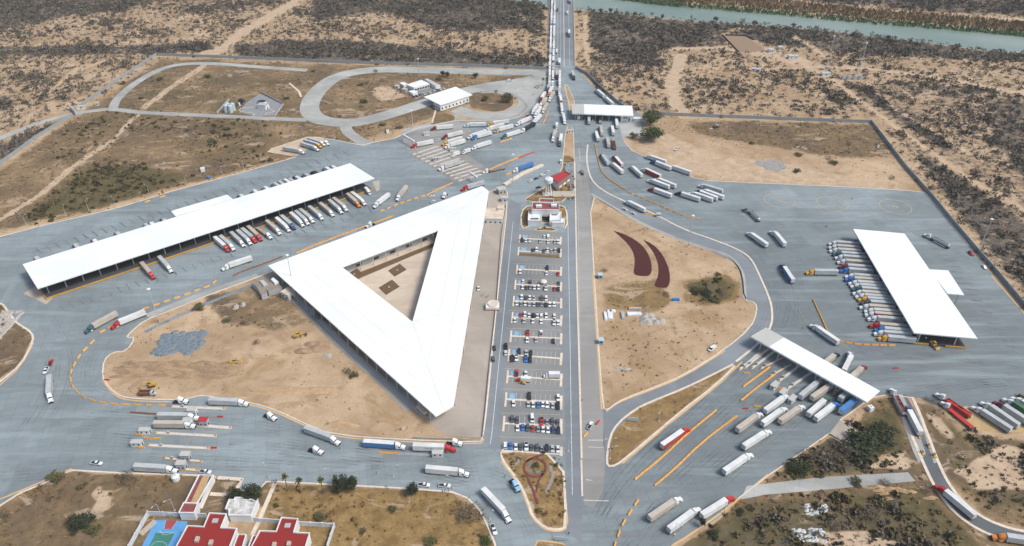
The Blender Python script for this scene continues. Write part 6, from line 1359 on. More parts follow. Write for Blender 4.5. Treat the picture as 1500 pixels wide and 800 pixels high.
# ------------------------------------------------------------------ barriers
def barrier_proto():
    q = MB(); prof = [(-.42,0),(.42,0),(.4,.25),(.2,.55),(.17,1.0),(-.17,1.0),(-.2,.55),(-.4,.25)]
    n = len(prof); L = .98; vs = [(x, y, z) for x in (-L, L) for y, z in prof]
    q.add(vs, [tuple(range(n-1,-1,-1)), tuple(range(n,2*n))] + [(i,(i+1)%n,(i+1)%n+n,i+n) for i in range(n)])
    return q.build('traffic_barrier', M_orange)
BAR = barrier_proto(); NBAR = 0
def chain(px, lab, group, step=2.05, gap=0, m=None, scale=1.0, every=1, z=.08, ln=None):
    """water-filled barriers set end to end along a line"""
    global NBAR
    line = smoothline(XY(px), 1); s = 0; acc = 0; k = 0
    for a, b in zip(line[:-1], line[1:]):
        d = b-a; L = d.length
        while s < L:
            if gap == 0 or (k % (gap+1)) < gap:
                p = a + d*(s/L); o = BAR.copy(); col.objects.link(o); o.location = (p.x, p.y, z); o.rotation_euler = (0,0,math.atan2(d.y,d.x)+rnd.uniform(-.04,.04)); o.scale = ((ln or step)/2.05, 1.05, .85)
                o.name = 'traffic_barrier'
                if m: paint(o, m)
                tag(o, lab, 'barrier', group); NBAR += 1
            s += step; k += 1
        s -= L
S3 = 3.6
chain([(933,700),(970,670),(1005,637),(1048,602)], 'orange plastic barrier in the upper long line across the toll approach', 'barriers in the upper toll line', S3)
chain([(962,709),(985,690),(1028,648),(1080,609)], 'orange plastic barrier in the lower long line across the toll approach', 'barriers in the lower toll line', S3)
chain([(1091,565),(1125,540)], 'orange plastic barrier in the short upper line running to the canopy', 'barriers in the short upper canopy line', S3)
chain([(1088,585),(1105,571),(1136,548)], 'orange plastic barrier in the short lower line running to the canopy', 'barriers in the short lower canopy line', S3)
chain([(932,737),(920,755),(911,770),(905,785),(900,800)], 'orange plastic barrier in the broken curve at the bottom', 'barriers in the bottom curve', 6.6, ln=4.2)
chain([(872,214),(875,232),(880,250),(886,258),(900,269),(915,278)], 'orange plastic barrier in the dense curve beside the far toll road', 'barriers in the far curve', 3.9, ln=3.5)
chain([(923,283),(945,293),(975,305),(1000,317),(1022,322)], 'orange plastic barrier in the broken line beside the ring road', 'barriers beside the ring road', 6.2, ln=4.2)
chain([(1192,442),(1200,460),(1211,484)], 'orange plastic barrier in the slanting line of the east yard', 'barriers in the slanting east line', S3)
chain([(1231,501),(1255,505),(1285,506),(1316,506.5)], 'orange plastic barrier in the line below the east dock', 'barriers below the east dock', 4.9, ln=4.0)
chain([(135,502),(120,517),(108,535),(103,550),(104,562),(112,575),(130,586),(160,592),(205,594),(247,595)], 'orange plastic barrier in the big bend of the west yard', 'barriers in the west bend', 6.6, ln=4.0)
chain([(150,486),(168,477)], 'orange plastic barrier between two passing trucks in the west yard', 'barriers between passing trucks', 5.4, ln=3.6)
chain([(214,452),(250,440),(285,427),(310,418),(320,408)], 'orange plastic barrier in the broken line under the long dock', 'barriers under the long dock', 6.4, ln=4.0)
chain([(437,370),(480,352),(540,330)], 'orange plastic barrier in the line along the white roof', 'barriers along the white roof', S3)
chain([(549,327),(575,317)], 'orange plastic barrier right of the bare tractor along the white roof', 'barriers right of the bare tractor', S3)
chain([(560,309),(590,297),(625,286)], 'orange plastic barrier in the broken line near the tip of the white roof', 'barriers near the roof tip', 6.2, ln=3.8)
chain([(627,285.5),(645,276),(664,268)], 'orange plastic barrier in the line leading to the inspection islands', 'barriers at the inspection islands', S3)
chain([(719,248),(735,241),(765,229)], 'orange plastic barrier in the line above the blue trailer', 'barriers above the blue trailer', S3)
chain([(743,256),(752,252)], 'orange plastic barrier left of the blue trailer', 'barriers left of the blue trailer', S3)
chain([(734,208.5),(752,202.5)], 'orange plastic barrier beside the dark green tractor', 'barriers beside the green tractor', S3)
chain([(795.5,181),(803,163)], 'orange plastic barrier in the upright line beside the queue', 'barriers beside the queue', S3)
chain([(345,403),(358,397),(398,383),(415,376)], 'red and brown barrier in the line by the left corner of the white roof', 'barriers by the roof corner', S3, 0, mat('brown plastic', (.20,.10,.06), .8))
chain([(762,231),(783,223)], 'red barrier in the short line right of the ochre one', 'red barriers on the north yard', S3, 0, M_redp)
chain([(196,605),(225,607)], 'red and brown barrier in front of the upper truck at the south toll', 'barriers before the south toll', S3, 0, mat('brown plastic', (.2,.1,.06)))
chain([(560,663.5),(584,665)], 'orange barrier between the lanes of the south road', 'barriers on the south road', S3)
chain([(586,665.5),(634,667.5)], 'grey barrier between the lanes of the south road', 'grey barriers on the south road', S3, 0, M_wallg)
chain([(857.5,637.5),(859.5,635.5)], 'ochre and red barrier at the mouth of the ring road', 'barriers at the ring road mouth', S3); chain([(875.5,619.5),(879,615.5)], 'ochre and red barrier beside the police pickup', 'barriers beside the police pickup', S3, 0, M_redp)
chain([(216,295.5),(257,282.5)], 'orange barrier in the sparse line behind the long dock', 'barriers behind the long dock', 12, ln=4.2)
for i, p in enumerate([(204,636.5),(216.5,642),(207,656),(230,643),(1142,569),(1110,596) ,(1094,547),(955,315.5),(949,314.5)]):
    chain([p, (p[0]+3.2, p[1]+.3)], 'single orange barrier ' + ['left of the upper white cabin at the south toll','right of the upper white cabin at the south toll','below the lower white cabin at the south toll','at the head of the lower bare island','behind the upper white cabin at the slanting canopy','in the open toll approach below the short barrier lines','at the first islands of the slanting canopy','behind the truck stopped by police, right one','behind the truck stopped by police, left one'][i], 'loose orange barriers', 4)
for i, p in enumerate([(1312,540),(323,611),(313.5,656.5),(157,557),(1092,599)]):
    chain([p, (p[0]+1, p[1])], 'lone red barrier %s' % ['in the open east yard','right of the red-roofed booth','at the end of the lower bare island','on the kerb of the west bend','beside the lower toll line'][i], 'lone red barriers', 3, 0, M_redp)
for p, q in (((868,400),(875,496)),): pass
bpy.data.objects.remove(BAR)
# ------------------------------------------------------------------ light masts and lamp posts
def mast_light(px, h, lab, arms=1, group=None, name='light_mast'):
    p = G(*px).xy; r = empty(name, (p.x,p.y,.05), rnd.uniform(0,6), lab, 'light pole', group)
    q = MB(); q.lathe([(.32 if h > 15 else .14,0),(.3 if h > 15 else .13,h*.3),(.16 if h > 15 else .08,h)], 8); q.build('pole', M_steel, r)
    if h > 15: q = MB(); q.lathe([(.9,h-.2),(1.1,h),(1.1,h+.35),(.3,h+.6)], 10); q.build('lamp_ring', M_wallw, r)
    else:
        for k in range(arms):
            s = 1 if k == 0 else -1; q = MB(); q.tube((0,0,h-.1),(s*2.2,0,h+.5),.07,.05); q.box(min(s*2.0,s*3.1),max(s*2.0,s*3.1),-.22,.22,h+.42,h+.6); q.build('lamp_arm', M_steel, r)
    q = MB(); q.box(-.5,.5,-.5,.5,0,.35); q.build('footing', M_pad, r); return r
for px, h, lab in (((1008.3,361),25,'tall light mast on the sidewalk of the ring road'),((1434.3,366.5),25,'tall light mast outside the wall at the right edge'),((233.8,472.5),25,'tall light mast on the kerb of the west yard'),((430,421),25,'tall light mast whose top crosses the left corner of the white roof'),((614,113),20,'tall light mast behind the inspection office'),((604.5,187),17,'tall light mast in the tongue-shaped dry lawn'),((751.5,267.5),25,'tall light mast on the pale wall of the side road'),((816,505),12,'light pole between the bays of the parking lot')): mast_light(px, h, lab)
for i, px in enumerate([(39,331),(97,316.5),(130,308) ,(170,304),(219,285),(273,270.5),(326,256),(357,248)]): mast_light(px, 8, 'small lamp post, %s from the left along the upper kerb behind the long dock' % ORD[i], 1, 'lamp posts behind the long dock', 'lamp_post')
for i, (px, lab) in enumerate([((893,660),'double lamp post at the tip of the small triangular island'),((893.5,672),'sign post at the lower tip of the small triangular island'),((965,618),'lamp post on the small triangular island'),((717.5,760),'lamp post beside the bottom curved kerb'),((663.5,716),'lamp post right of the bottom pickups'),((487,702),'lamp post on the south road above the round trees'),((576.5,699),'lamp post in the middle of the south road'),((394,700),'lamp post on the south road near the palms'),
    ((988,783),'lamp post between the lower trucks at the bottom kerb'),((1060,752),'lamp post beside the red truck at the bottom kerb'),((832,661),'lamp post at the end of the parking rows'),((728.5,263.5),'white mast arm in the lower inspection area, left one'),((736,260.5),'white mast arm in the lower inspection area, right one'),((711,121),'lamp post on the strip of the upper loop road'),((602,189),'lamp post on the dry lawn left of the mast'),((386,197),'lamp post above the sandy pocket'),((444,197),'lamp post on the dry ground behind the sandy pocket'),((489.5,203),'lamp post right of the sandy pocket'),((236,755),'post standing outside the sports court wall'),((256,748),'thin post in the dry field above the court wall')]):
    mast_light(px, 8, lab, 2 if 'double' in lab else 1, None, 'lamp_post')
for i, px in enumerate([(1346,640),(1360,654),(1351,664),(1368,668)]): 
    p = G(*px).xy; r = empty('gate_post', (p.x,p.y,.1), 0, 'yellow gate stop with grey motor, %s down the exit road' % ORD[i], 'gate', 'gate stops on the exit road'); q = MB(); q.prism([(-.8,-1.6),(.8,-1.6),(.2,1.8),(-.2,1.8)], 0, .5); q.build('stop', M_ochre, r); q = MB(); q.box(-.4,.4,-.4,.4,.5,2.2); q.build('motor', M_wallg, r)
# signs
for px, lab, w_ in (((927,618),'pale blue board lying on the small triangular island',5.5),((822,793),'grey-blue board at the bottom end of the avenue',6)):
    p = G(*px).xy; r = empty('sign_board', (p.x,p.y,.1), R(-6), lab, 'sign'); q = MB(); q.box(-w_/2,w_/2,-.1,.1,.9,3.0); q.build('panel', mat('sign back', (.40,.50,.55), .6, var=.08), r)
    for x in (-w_*.35, w_*.35): q = MB(); q.box(x-.08,x+.08,.1,.26,0,2.9); q.build('post', M_steel, r)
# kiosk with round roof at the avenue fence, tent in the lot
p = G(721.5,452).xy; r = empty('round_kiosk', (p.x,p.y,.1), 0, 'white kiosk with a round cap and red base at the avenue fence', 'kiosk'); q = MB(); q.box(-4.2,4.2,-2.4,2.4,0,2.4); q.build('body', M_wallw, r); q = MB(); q.box(-4.25,4.25,-2.46,-2.4,.1,.8); q.build('red_band', M_redp, r); q = MB(); q.lathe([(3.6,2.4),(3.8,2.9),(3.0,3.2),(2.0,3.0)], 20, c=(.4,1.6)); q.build('roof', M_saltroof, r)
p = G(796,417).xy; r = empty('shade_tent', (p.x,p.y,.1), 0, 'cream shade tent standing in the fourth parking row', 'tent'); q = MB(); q.lathe([(2.4,2.5),(1.6,3.3),(.15,3.7)], 8); q.build('canopy', mat('cream canvas', (.62,.58,.48), .8), r)
for a in range(4): q = MB(); q.tube((1.9*math.cos(a*1.57+.78),1.9*math.sin(a*1.57+.78),0),(1.9*math.cos(a*1.57+.78),1.9*math.sin(a*1.57+.78),2.6),.06); q.build('leg', M_steel, r)
# water tank drum etc
for px, m, lab, sz in (((297.5,251),M_wallw,'white square water tank on the dry slope above the long dock',3.2),((305.5,261.5),PM['blue'],'blue drum box at the kerb above the long dock',2.2),((683.5,152.5),PM['blue'],'bright blue water drum beside the overhanging roof',1.6),((568,194.5),M_wallw,'white water tank on the dry lawn beside the loop road',2.6),((258.5,703),M_wallw,'white dome-topped tank in the dry field above the sports court',3.2),((1274,601),M_wallw,'white cube cabinet at the lower end of the slanting canopy',2.6)):
    p = G(*px).xy; r = empty('water_tank', (p.x,p.y,.05), R(20), lab, 'tank'); q = MB(); q.lathe([(sz*.55,0),(sz*.6,sz*.3),(sz*.6,sz*.85),(sz*.3,sz*1.05)], 12) if 'dome' in lab or 'drum' in lab else q.box(-sz/2,sz/2,-sz/2,sz/2,0,sz); q.build('body', m, r); q = MB(); q.lathe([(.4,sz*1.0),(.4,sz*1.12)], 8); q.build('lid', M_wallg, r)
# ------------------------------------------------------------------ earth-moving machines
M_cat = mat('machine yellow', (.52,.33,.05), .6, dirt=(.36,.24,.07), scale=.8)
def grader(px, rz, lab, kind):
    p = G(*px).xy; r = empty('excavator' if kind == 'ex' else 'wheel_loader' if kind == 'ld' else 'motor_grader', (p.x,p.y,.05), rz, lab, 'machine')
    q = MB(); q.box(-2.6,1.0,-1.1,1.1,.9,2.3,top=(.2,.2,.1)); q.build('body', M_cat, r); q = MB(); q.box(-.6,1.2,-.8,.8,2.3,3.5,top=(.1,.3,.1)); cb_ = q.build('cab', M_cat, r); q = MB(); q.box(-.4,1.15,-.83,.83,2.6,3.25); q.build('windows', M_glass, cb_)
    q = MB()
    if kind == 'ex': q.tube((.8,0,1.8),(3.6,0,4.4),.3,.25); q.tube((3.6,0,4.4),(5.4,0,1.6),.24,.18); q.box(5.0,6.0,-.6,.6,.5,1.6,top=(.2,0,.1))
    elif kind == 'ld': q.tube((.9,.7,1.4),(3.2,.7,.9),.2); q.tube((.9,-.7,1.4),(3.2,-.7,.9),.2); q.box(3.0,4.2,-1.4,1.4,.3,1.5,top=(.1,.6,0))
    else: q.box(.8,5.2,-.3,.3,1.5,1.95); q.box(1.8,2.1,-2.0,2.0,.3,1.2)
    q.build('boom' if kind == 'ex' else 'bucket_arm' if kind == 'ld' else 'front_beam', M_cat, r)
    xs = (-1.8,-.5) if kind != 'ex' else ()
    if kind == 'ex':
        for s in (-1,1): q = MB(); q.box(-2.2,1.8,s*1.1-.3,s*1.1+.3,.1,.95,top=(.3,.3,0)); q.build('track', M_tyre, r)
    else:
        for x in (-1.7, 4.7 if kind == 'gr' else 1.4):
            for s in (-1,1): q = MB(); q.wheel(x, s*1.1, .75, .5); q.build('wheel', [M_tyre, M_rim], r)
    return r
grader((436.5,493.5), R(20), 'yellow motor grader levelling the sandy lot', 'gr'); grader((344,533), R(10), 'yellow loader standing alone in the middle of the sandy lot', 'ld'); grader((221.5,566), R(200), 'yellow excavator digging at the lower left of the sandy lot', 'ex')
grader((1366.5,507), R(-75), 'red and yellow loader working at the end of the east dock', 'ld'); grader((766,562.5), R(160), 'small yellow loader parked in the lot beside the red truck', 'ld'); bpy.data.objects[[o.name for o in bpy.data.objects if o.name.startswith('wheel_loader')][-1]].scale = (.55,.55,.6)
q = MB(); dt = at_heading_proto = None
p = G(216,579).xy; r = empty('dump_truck', (p.x,p.y,.05), 0, 'grey dump truck with a rusty bed at the kerb of the sandy lot', 'truck'); q = MB(); q.box(-4.5,2,-1.25,1.25,1.2,1.5); q.box(-4.5,-4.3,-1.2,1.2,1.5,2.6)
for s in (-1,1): q.box(-4.3,2,s*1.2-.08,s*1.2+.08,1.5,2.8)
q.build('dump_bed', mat('rusty bed', (.17,.08,.05), .9, var=.3, scale=1), r); q = MB(); q.box(2.3,3.9,-1.15,1.15,.9,2.9,top=(0,.4,.1)); q.box(3.9,5.2,-.95,.95,.9,1.9,top=(0,.2,.1)); k_ = q.build('cab', PM['silver'], r); q = MB(); q.add([(3.93,-1,1.95),(3.93,1,1.95),(3.6,.95,2.75),(3.6,-.95,2.75)],[(0,1,2,3)]); q.build('windscreen', M_glass, k_)
q = MB(); q.box(-4.3,4.9,-.4,.4,.6,1.2); q.build('chassis', M_under, r)
for x in (4.2,-2.2,-3.4):
    for s in (-1,1): q = MB(); q.wheel(x,s*1.0,.52,.45); q.build('wheel',[M_tyre,M_rim],r)
p = G(618,603).xy; r = empty('flat_trailer', (p.x,p.y,.05), R(-50), 'dirty white trailer parked below the bottom corner of the white hall', 'trailer'); q = MB(); q.box(-3.6,3.6,-1.2,1.2,.9,2.4); q.build('body', M_saltroof, r)
for x in (-2.6,-1.4):
    for s in (-1,1): q = MB(); q.wheel(x,s*1.0,.5,.35); q.build('wheel',[M_tyre,M_rim],r)
q = MB(); q.box(3.6,5.2,-.12,.12,.6,.75); q.build('drawbar', M_under, r)
# junk cars in the dry field
for i, (x, y) in enumerate([(1041,189.5),(1045.5,187),(1049.5,184.5),(1051,187)]):
    p = G(x, y).xy; q = MB(); q.box(-1.9,1.9,-.8,.8,.25,.85,top=(.1,.1,.05)); q.box(-1.1,.9,-.7,.7,.85,1.35,top=(.3,.35,.1)); o = q.build('scrap_car', M_dark if i % 2 else M_wallg, loc=(p.x,p.y,0)); o.rotation_euler.z = .5+i; tag(o, 'scrapped car body dumped in the dry field', 'scrap car', 'scrap cars in the dry field')
# ------------------------------------------------------------------ people
def person_mesh(name, joints, bones, rad):
    me = bpy.data.meshes.new(name); me.from_pydata(joints, bones, []); o = bpy.data.objects.new(name, me); col.objects.link(o)
    m = o.modifiers.new('s', 'SKIN'); s = o.modifiers.new('u', 'SUBSURF'); s.levels = 1; s.render_levels = 1
    for i, r_ in enumerate(rad): me.skin_vertices[0].data[i].radius = (r_*1.1, r_)
    me.skin_vertices[0].data[0].use_root = True
    dg = bpy.context.evaluated_depsgraph_get(); out = bpy.data.meshes.new_from_object(o.evaluated_get(dg)); bpy.data.objects.remove(o); return out
J = [(0,0,.95),(0,0,1.2),(0,0,1.42),(0,0,1.52),(0,.01,1.68),(.19,0,1.40),(.25,.02,1.13),(.27,.09,.88),(-.19,0,1.40),(-.25,-.02,1.13),(-.27,.03,.88),(.1,0,.9),(.11,.06,.5),(.12,.02,.08),(.12,.16,.04),(-.1,0,.9),(-.11,-.03,.5),(-.12,-.1,.08),(-.12,.04,.04),(0,.01,1.78)]
Bn = [(0,1),(1,2),(2,3),(3,4),(4,19),(2,5),(5,6),(6,7),(2,8),(8,9),(9,10),(0,11),(11,12),(12,13),(13,14),(0,15),(15,16),(16,17),(17,18)]
Rd = [.15,.14,.16,.06,.1,.07,.05,.045,.07,.05,.045,.1,.065,.05,.05,.1,.065,.05,.05,.07]
pmesh = person_mesh('person', J, Bn, Rd)
hair_mb = MB(); hair_mb.lathe([(.11,1.68),(.125,1.76),(.10,1.86),(.03,1.89)], 10, c=(0,-.015))
shirt = {}
def shirt_mat(c):
    s = NB('clothes '+c)
    g = s.n.new('ShaderNodeTexCoord'); sp = s.n.new('ShaderNodeSeparateXYZ'); s.l.new(g.outputs['Object'], sp.inputs[0])
    z = sp.outputs[2]; col_ = s.mix(s.math('GREATER_THAN', z, .95), (.03,.035,.05), PAINT[c]); col_ = s.mix(s.math('GREATER_THAN', z, 1.5), col_, (.42,.26,.18)); return s.done(col_, .9)
hair_mesh = None
def person(px, lab, c='white', grp=None):
    global hair_mesh
    if c not in shirt:
        me = pmesh.copy(); me.materials.clear(); me.materials.append(shirt_mat(c)); shirt[c] = me
    p = G(*px).xy; o = bpy.data.objects.new('person', shirt[c]); col.objects.link(o); o.location = (p.x,p.y,.1); o.rotation_euler.z = rnd.uniform(0,6)
    h = hair_mb.build('hair', M_under, o) if hair_mesh is None else bpy.data.objects.new('hair', hair_mesh); 
    if hair_mesh is None: hair_mesh = h.data
    else: col.objects.link(h); h.parent = o
    return tag(o, lab, 'person', grp)
for i, (px, lab, c) in enumerate([((399,707.5),'person in dark clothes at the top of the garden path, leftmost of a group','black'),((401.5,706.5),'person in dark clothes at the top of the garden path, second of a group','darkblue'),((404,708.5),'person in dark clothes at the top of the garden path, third of a group','darkgrey'),((405.5,706),'person in dark clothes at the top of the garden path, rightmost of a group','black'),
   ((551.5,694.5),'person in dark clothes walking alone in the south road','black'),((739.5,699.5),'person in dark clothes near the light blue tractor','black'),((648,721.5),'person in dark clothes below the right-hand pickup, left of three','black'),((652,721),'person in dark clothes below the right-hand pickup, middle of three','darkgrey'),((657.5,721),'person in dark clothes below the right-hand pickup, right of three','darkblue'),
   ((705.5,434.5),'person standing apart left of the group on the plaza','darkgrey'),((709,432),'person on the plaza, farthest of the group','grey'),((712.5,436.5),'person on the plaza, nearest of the group','darkgrey'),((715,435.5),'person on the plaza, at the right of the group','black'),((1208.8,334),'person in dark clothes walking in the upper east yard, left of two','black'),((1211,333),'person in dark clothes walking in the upper east yard, right of two','darkblue'),((1247.5,293),'person in dark clothes between two painted helipads','black'),((1174.5,483),'person in dark clothes left of the lettered truck in the east yard','black'),((498,658),'person in grey clothes right of the white truck on the south road','grey'),((828,715.5),'person in dark clothes on the kerb of the flower bed island','black'),((833,783),'person in dark clothes at the bottom end of the avenue','black'),((852.5,588),'person in dark clothes on the avenue median','black'),((479.5,317.5),'person in dark clothes between trucks at the long dock','black')]):
    person(px, lab, c)
# ------------------------------------------------------------------ plants
def leafmat(name, c1, c2, scale=.6):
    s = NB(name); n = s.noise(scale, 4, .7); o = s.n.new('ShaderNodeObjectInfo'); t = s.attr('tint')
    c = s.mix(s.math('MULTIPLY', s.math('ADD', s.ramp(n, .32, .68), t), .5), c1, tuple(v*1.35 for v in c2)); c = s.mix(s.math('MULTIPLY', o.outputs['Random'], .35), c, tuple(v*1.5 for v in c2)); return s.done(c, .9, .1)
L_dark = leafmat('dark evergreen leaves', (.018,.024,.016), (.045,.055,.03)); L_green = leafmat('mesquite leaves', (.03,.045,.02), (.075,.095,.04)); L_olive = leafmat('olive leaves', (.05,.055,.025), (.11,.105,.05)); L_dry = leafmat('dry twigs', (.055,.047,.038), (.12,.098,.07)); L_palm = leafmat('palm fronds', (.05,.06,.022), (.12,.12,.05))
M_bark = mat('bark', (.11,.08,.055), .95, var=.3, scale=2); M_palmt = mat('palm trunk', (.17,.13,.09), .95, var=.25, scale=3)
def crown_mesh(name, rx, rz, nclump, nleaf, lsize, seed, flat=.0):
    g = np.random.default_rng(seed); V = []; F = []
    cc = g.normal(size=(nclump, 3)); cc /= np.linalg.norm(cc, axis=1)[:, None]; cc *= (g.random(nclump)**.45)[:, None]; cc *= np.array([rx*.78, rx*.78, rz*.78]); cc[:, 2] += rz
    for c_ in cc:
        rr = rx*g.uniform(.22, .40)
        p = g.normal(size=(nleaf, 3)); p /= np.linalg.norm(p, axis=1)[:, None]; p *= (g.random(nleaf)**.4*rr)[:, None]; p[:, 2] *= .8; p += c_; p[:, 2] = np.maximum(p[:, 2], .05)
        for q in p:
            a = g.normal(size=3); a /= np.linalg.norm(a); b = np.cross(a, g.normal(size=3)); b /= np.linalg.norm(b); s = lsize*g.uniform(.6, 1.3); o = len(V)
            V += [tuple(q-a*s-b*s*.5), tuple(q+a*s*.2-b*s*.8), tuple(q+a*s+b*s*.3), tuple(q-a*s*.1+b*s*.8)]; F.append((o,o+1,o+2,o+3))
    me = bpy.data.meshes.new(name); me.from_pydata(V, [], F); me.update(); ta = me.attributes.new('tint', 'FLOAT', 'FACE'); ta.data.foreach_set('value', g.random(len(F)).astype(np.float32)); return me
CROWN = {'round':[crown_mesh('crown', 1, .85, 40, 44, .062, s) for s in (1,2,3)], 'shrub':[crown_mesh('crown', 1, .6, 24, 34, .075, s) for s in (5,6,7)], 'sparse':[crown_mesh('crown', 1, .75, 20, 15, .06, s) for s in (8,9)]}
def tree(px, rad, h, trunk, kind, m, lab, cat='tree', group=None, name=None, thick=.16):
    p = G(*px).xy; r = empty(name or ('tree' if cat == 'tree' else 'shrub'), (p.x,p.y,0), rnd.uniform(0,6), lab, cat, group)
    me = rnd.choice(CROWN[kind]).copy(); me.materials.append(m); o = bpy.data.objects.new('crown' if cat == 'tree' else 'foliage', me); col.objects.link(o); o.parent = r; o.location.z = trunk*.8; o.scale = (rad, rad*rnd.uniform(.9,1.1), (h-trunk*.8)/1.65 if kind == 'round' else (h-trunk*.8)/1.3)
    if trunk > 0:
        q = MB(); q.tube((0,0,0),(.1*rad,0,trunk+h*.15),thick*h*.12,thick*h*.08,7)
        for k in range(4): a = k*1.6+.3; q.tube((.08*rad,0,trunk*.8),(math.cos(a)*rad*.55,math.sin(a)*rad*.55,trunk+(h-trunk)*.55),thick*h*.06,.04,5)
        q.build('trunk', M_bark, r)
    return r
for px, rad, h, tr, k, m, lab in [((499,717),5,8.5,1.2,'round',L_dark,'round dark tree at the bottom kerb, larger of a touching pair'),((515.5,717),4.3,7.6,1.2,'round',L_dark,'round dark tree at the bottom kerb, smaller of a touching pair'),((605,724),3.7,7,1,'round',L_dark,'round dark tree alone beside the pickups'),
   ((345,733),4.6,7.5,1.5,'round',L_dark,'dark tree above the dirty stepped roof, smaller one'),((371,732),5.6,9,1.5,'round',L_dark,'dark tree above the dirty stepped roof, larger one'),((1028,772),1.8,6,1.4,'round',L_dark,'small dark upright tree on the bottom right kerb'),
   ((953,183),12,15,2.5,'round',L_green,'tall green tree beside the far toll canopy, upper half of a pair'),((955,206),13,13,1.5,'round',L_green,'broad green tree below the far toll canopy, nearer of a pair'),((927,203),5.2,6.5,1,'shrub',L_olive,'low olive tree on the apron corner below the far toll canopy'),
   ((648.5,112),3.6,6.5,1.4,'round',L_dark,'dark clipped tree by the upper loop, left one'),((655.5,113),3.6,6.5,1.2,'round',L_dry,'greyish tree touching the left clipped tree of the upper loop'),((696.5,115),4,6.5,1.6,'round',L_dark,'dark clipped tree by the upper loop, right one'),((672.5,115),2,6,2,'sparse',L_dry,'bare thin tree between the clipped trees of the upper loop'),((551,109.5),4.2,6.5,1.2,'sparse',L_dry,'bare grey tree on the outer loop road'),
   ((710,147),5.5,6,1,'shrub',L_olive,'olive tree at the left of the bush island'),((743,150),7.5,10,1.6,'round',L_olive,'large olive tree at the right of the bush island'),((726.5,139.5),3,6,2,'sparse',L_dry,'bare tree at the top of the bush island'),
   ((479,470),5,6,1,'sparse',L_dry,'bare brown tree growing against the hall overhang'),((467,468),4,4.5,.6,'sparse',L_dry,'grey bare shrub tree left of the brown one at the hall overhang')]:
    tree(px, rad, h, tr, k, m, lab)
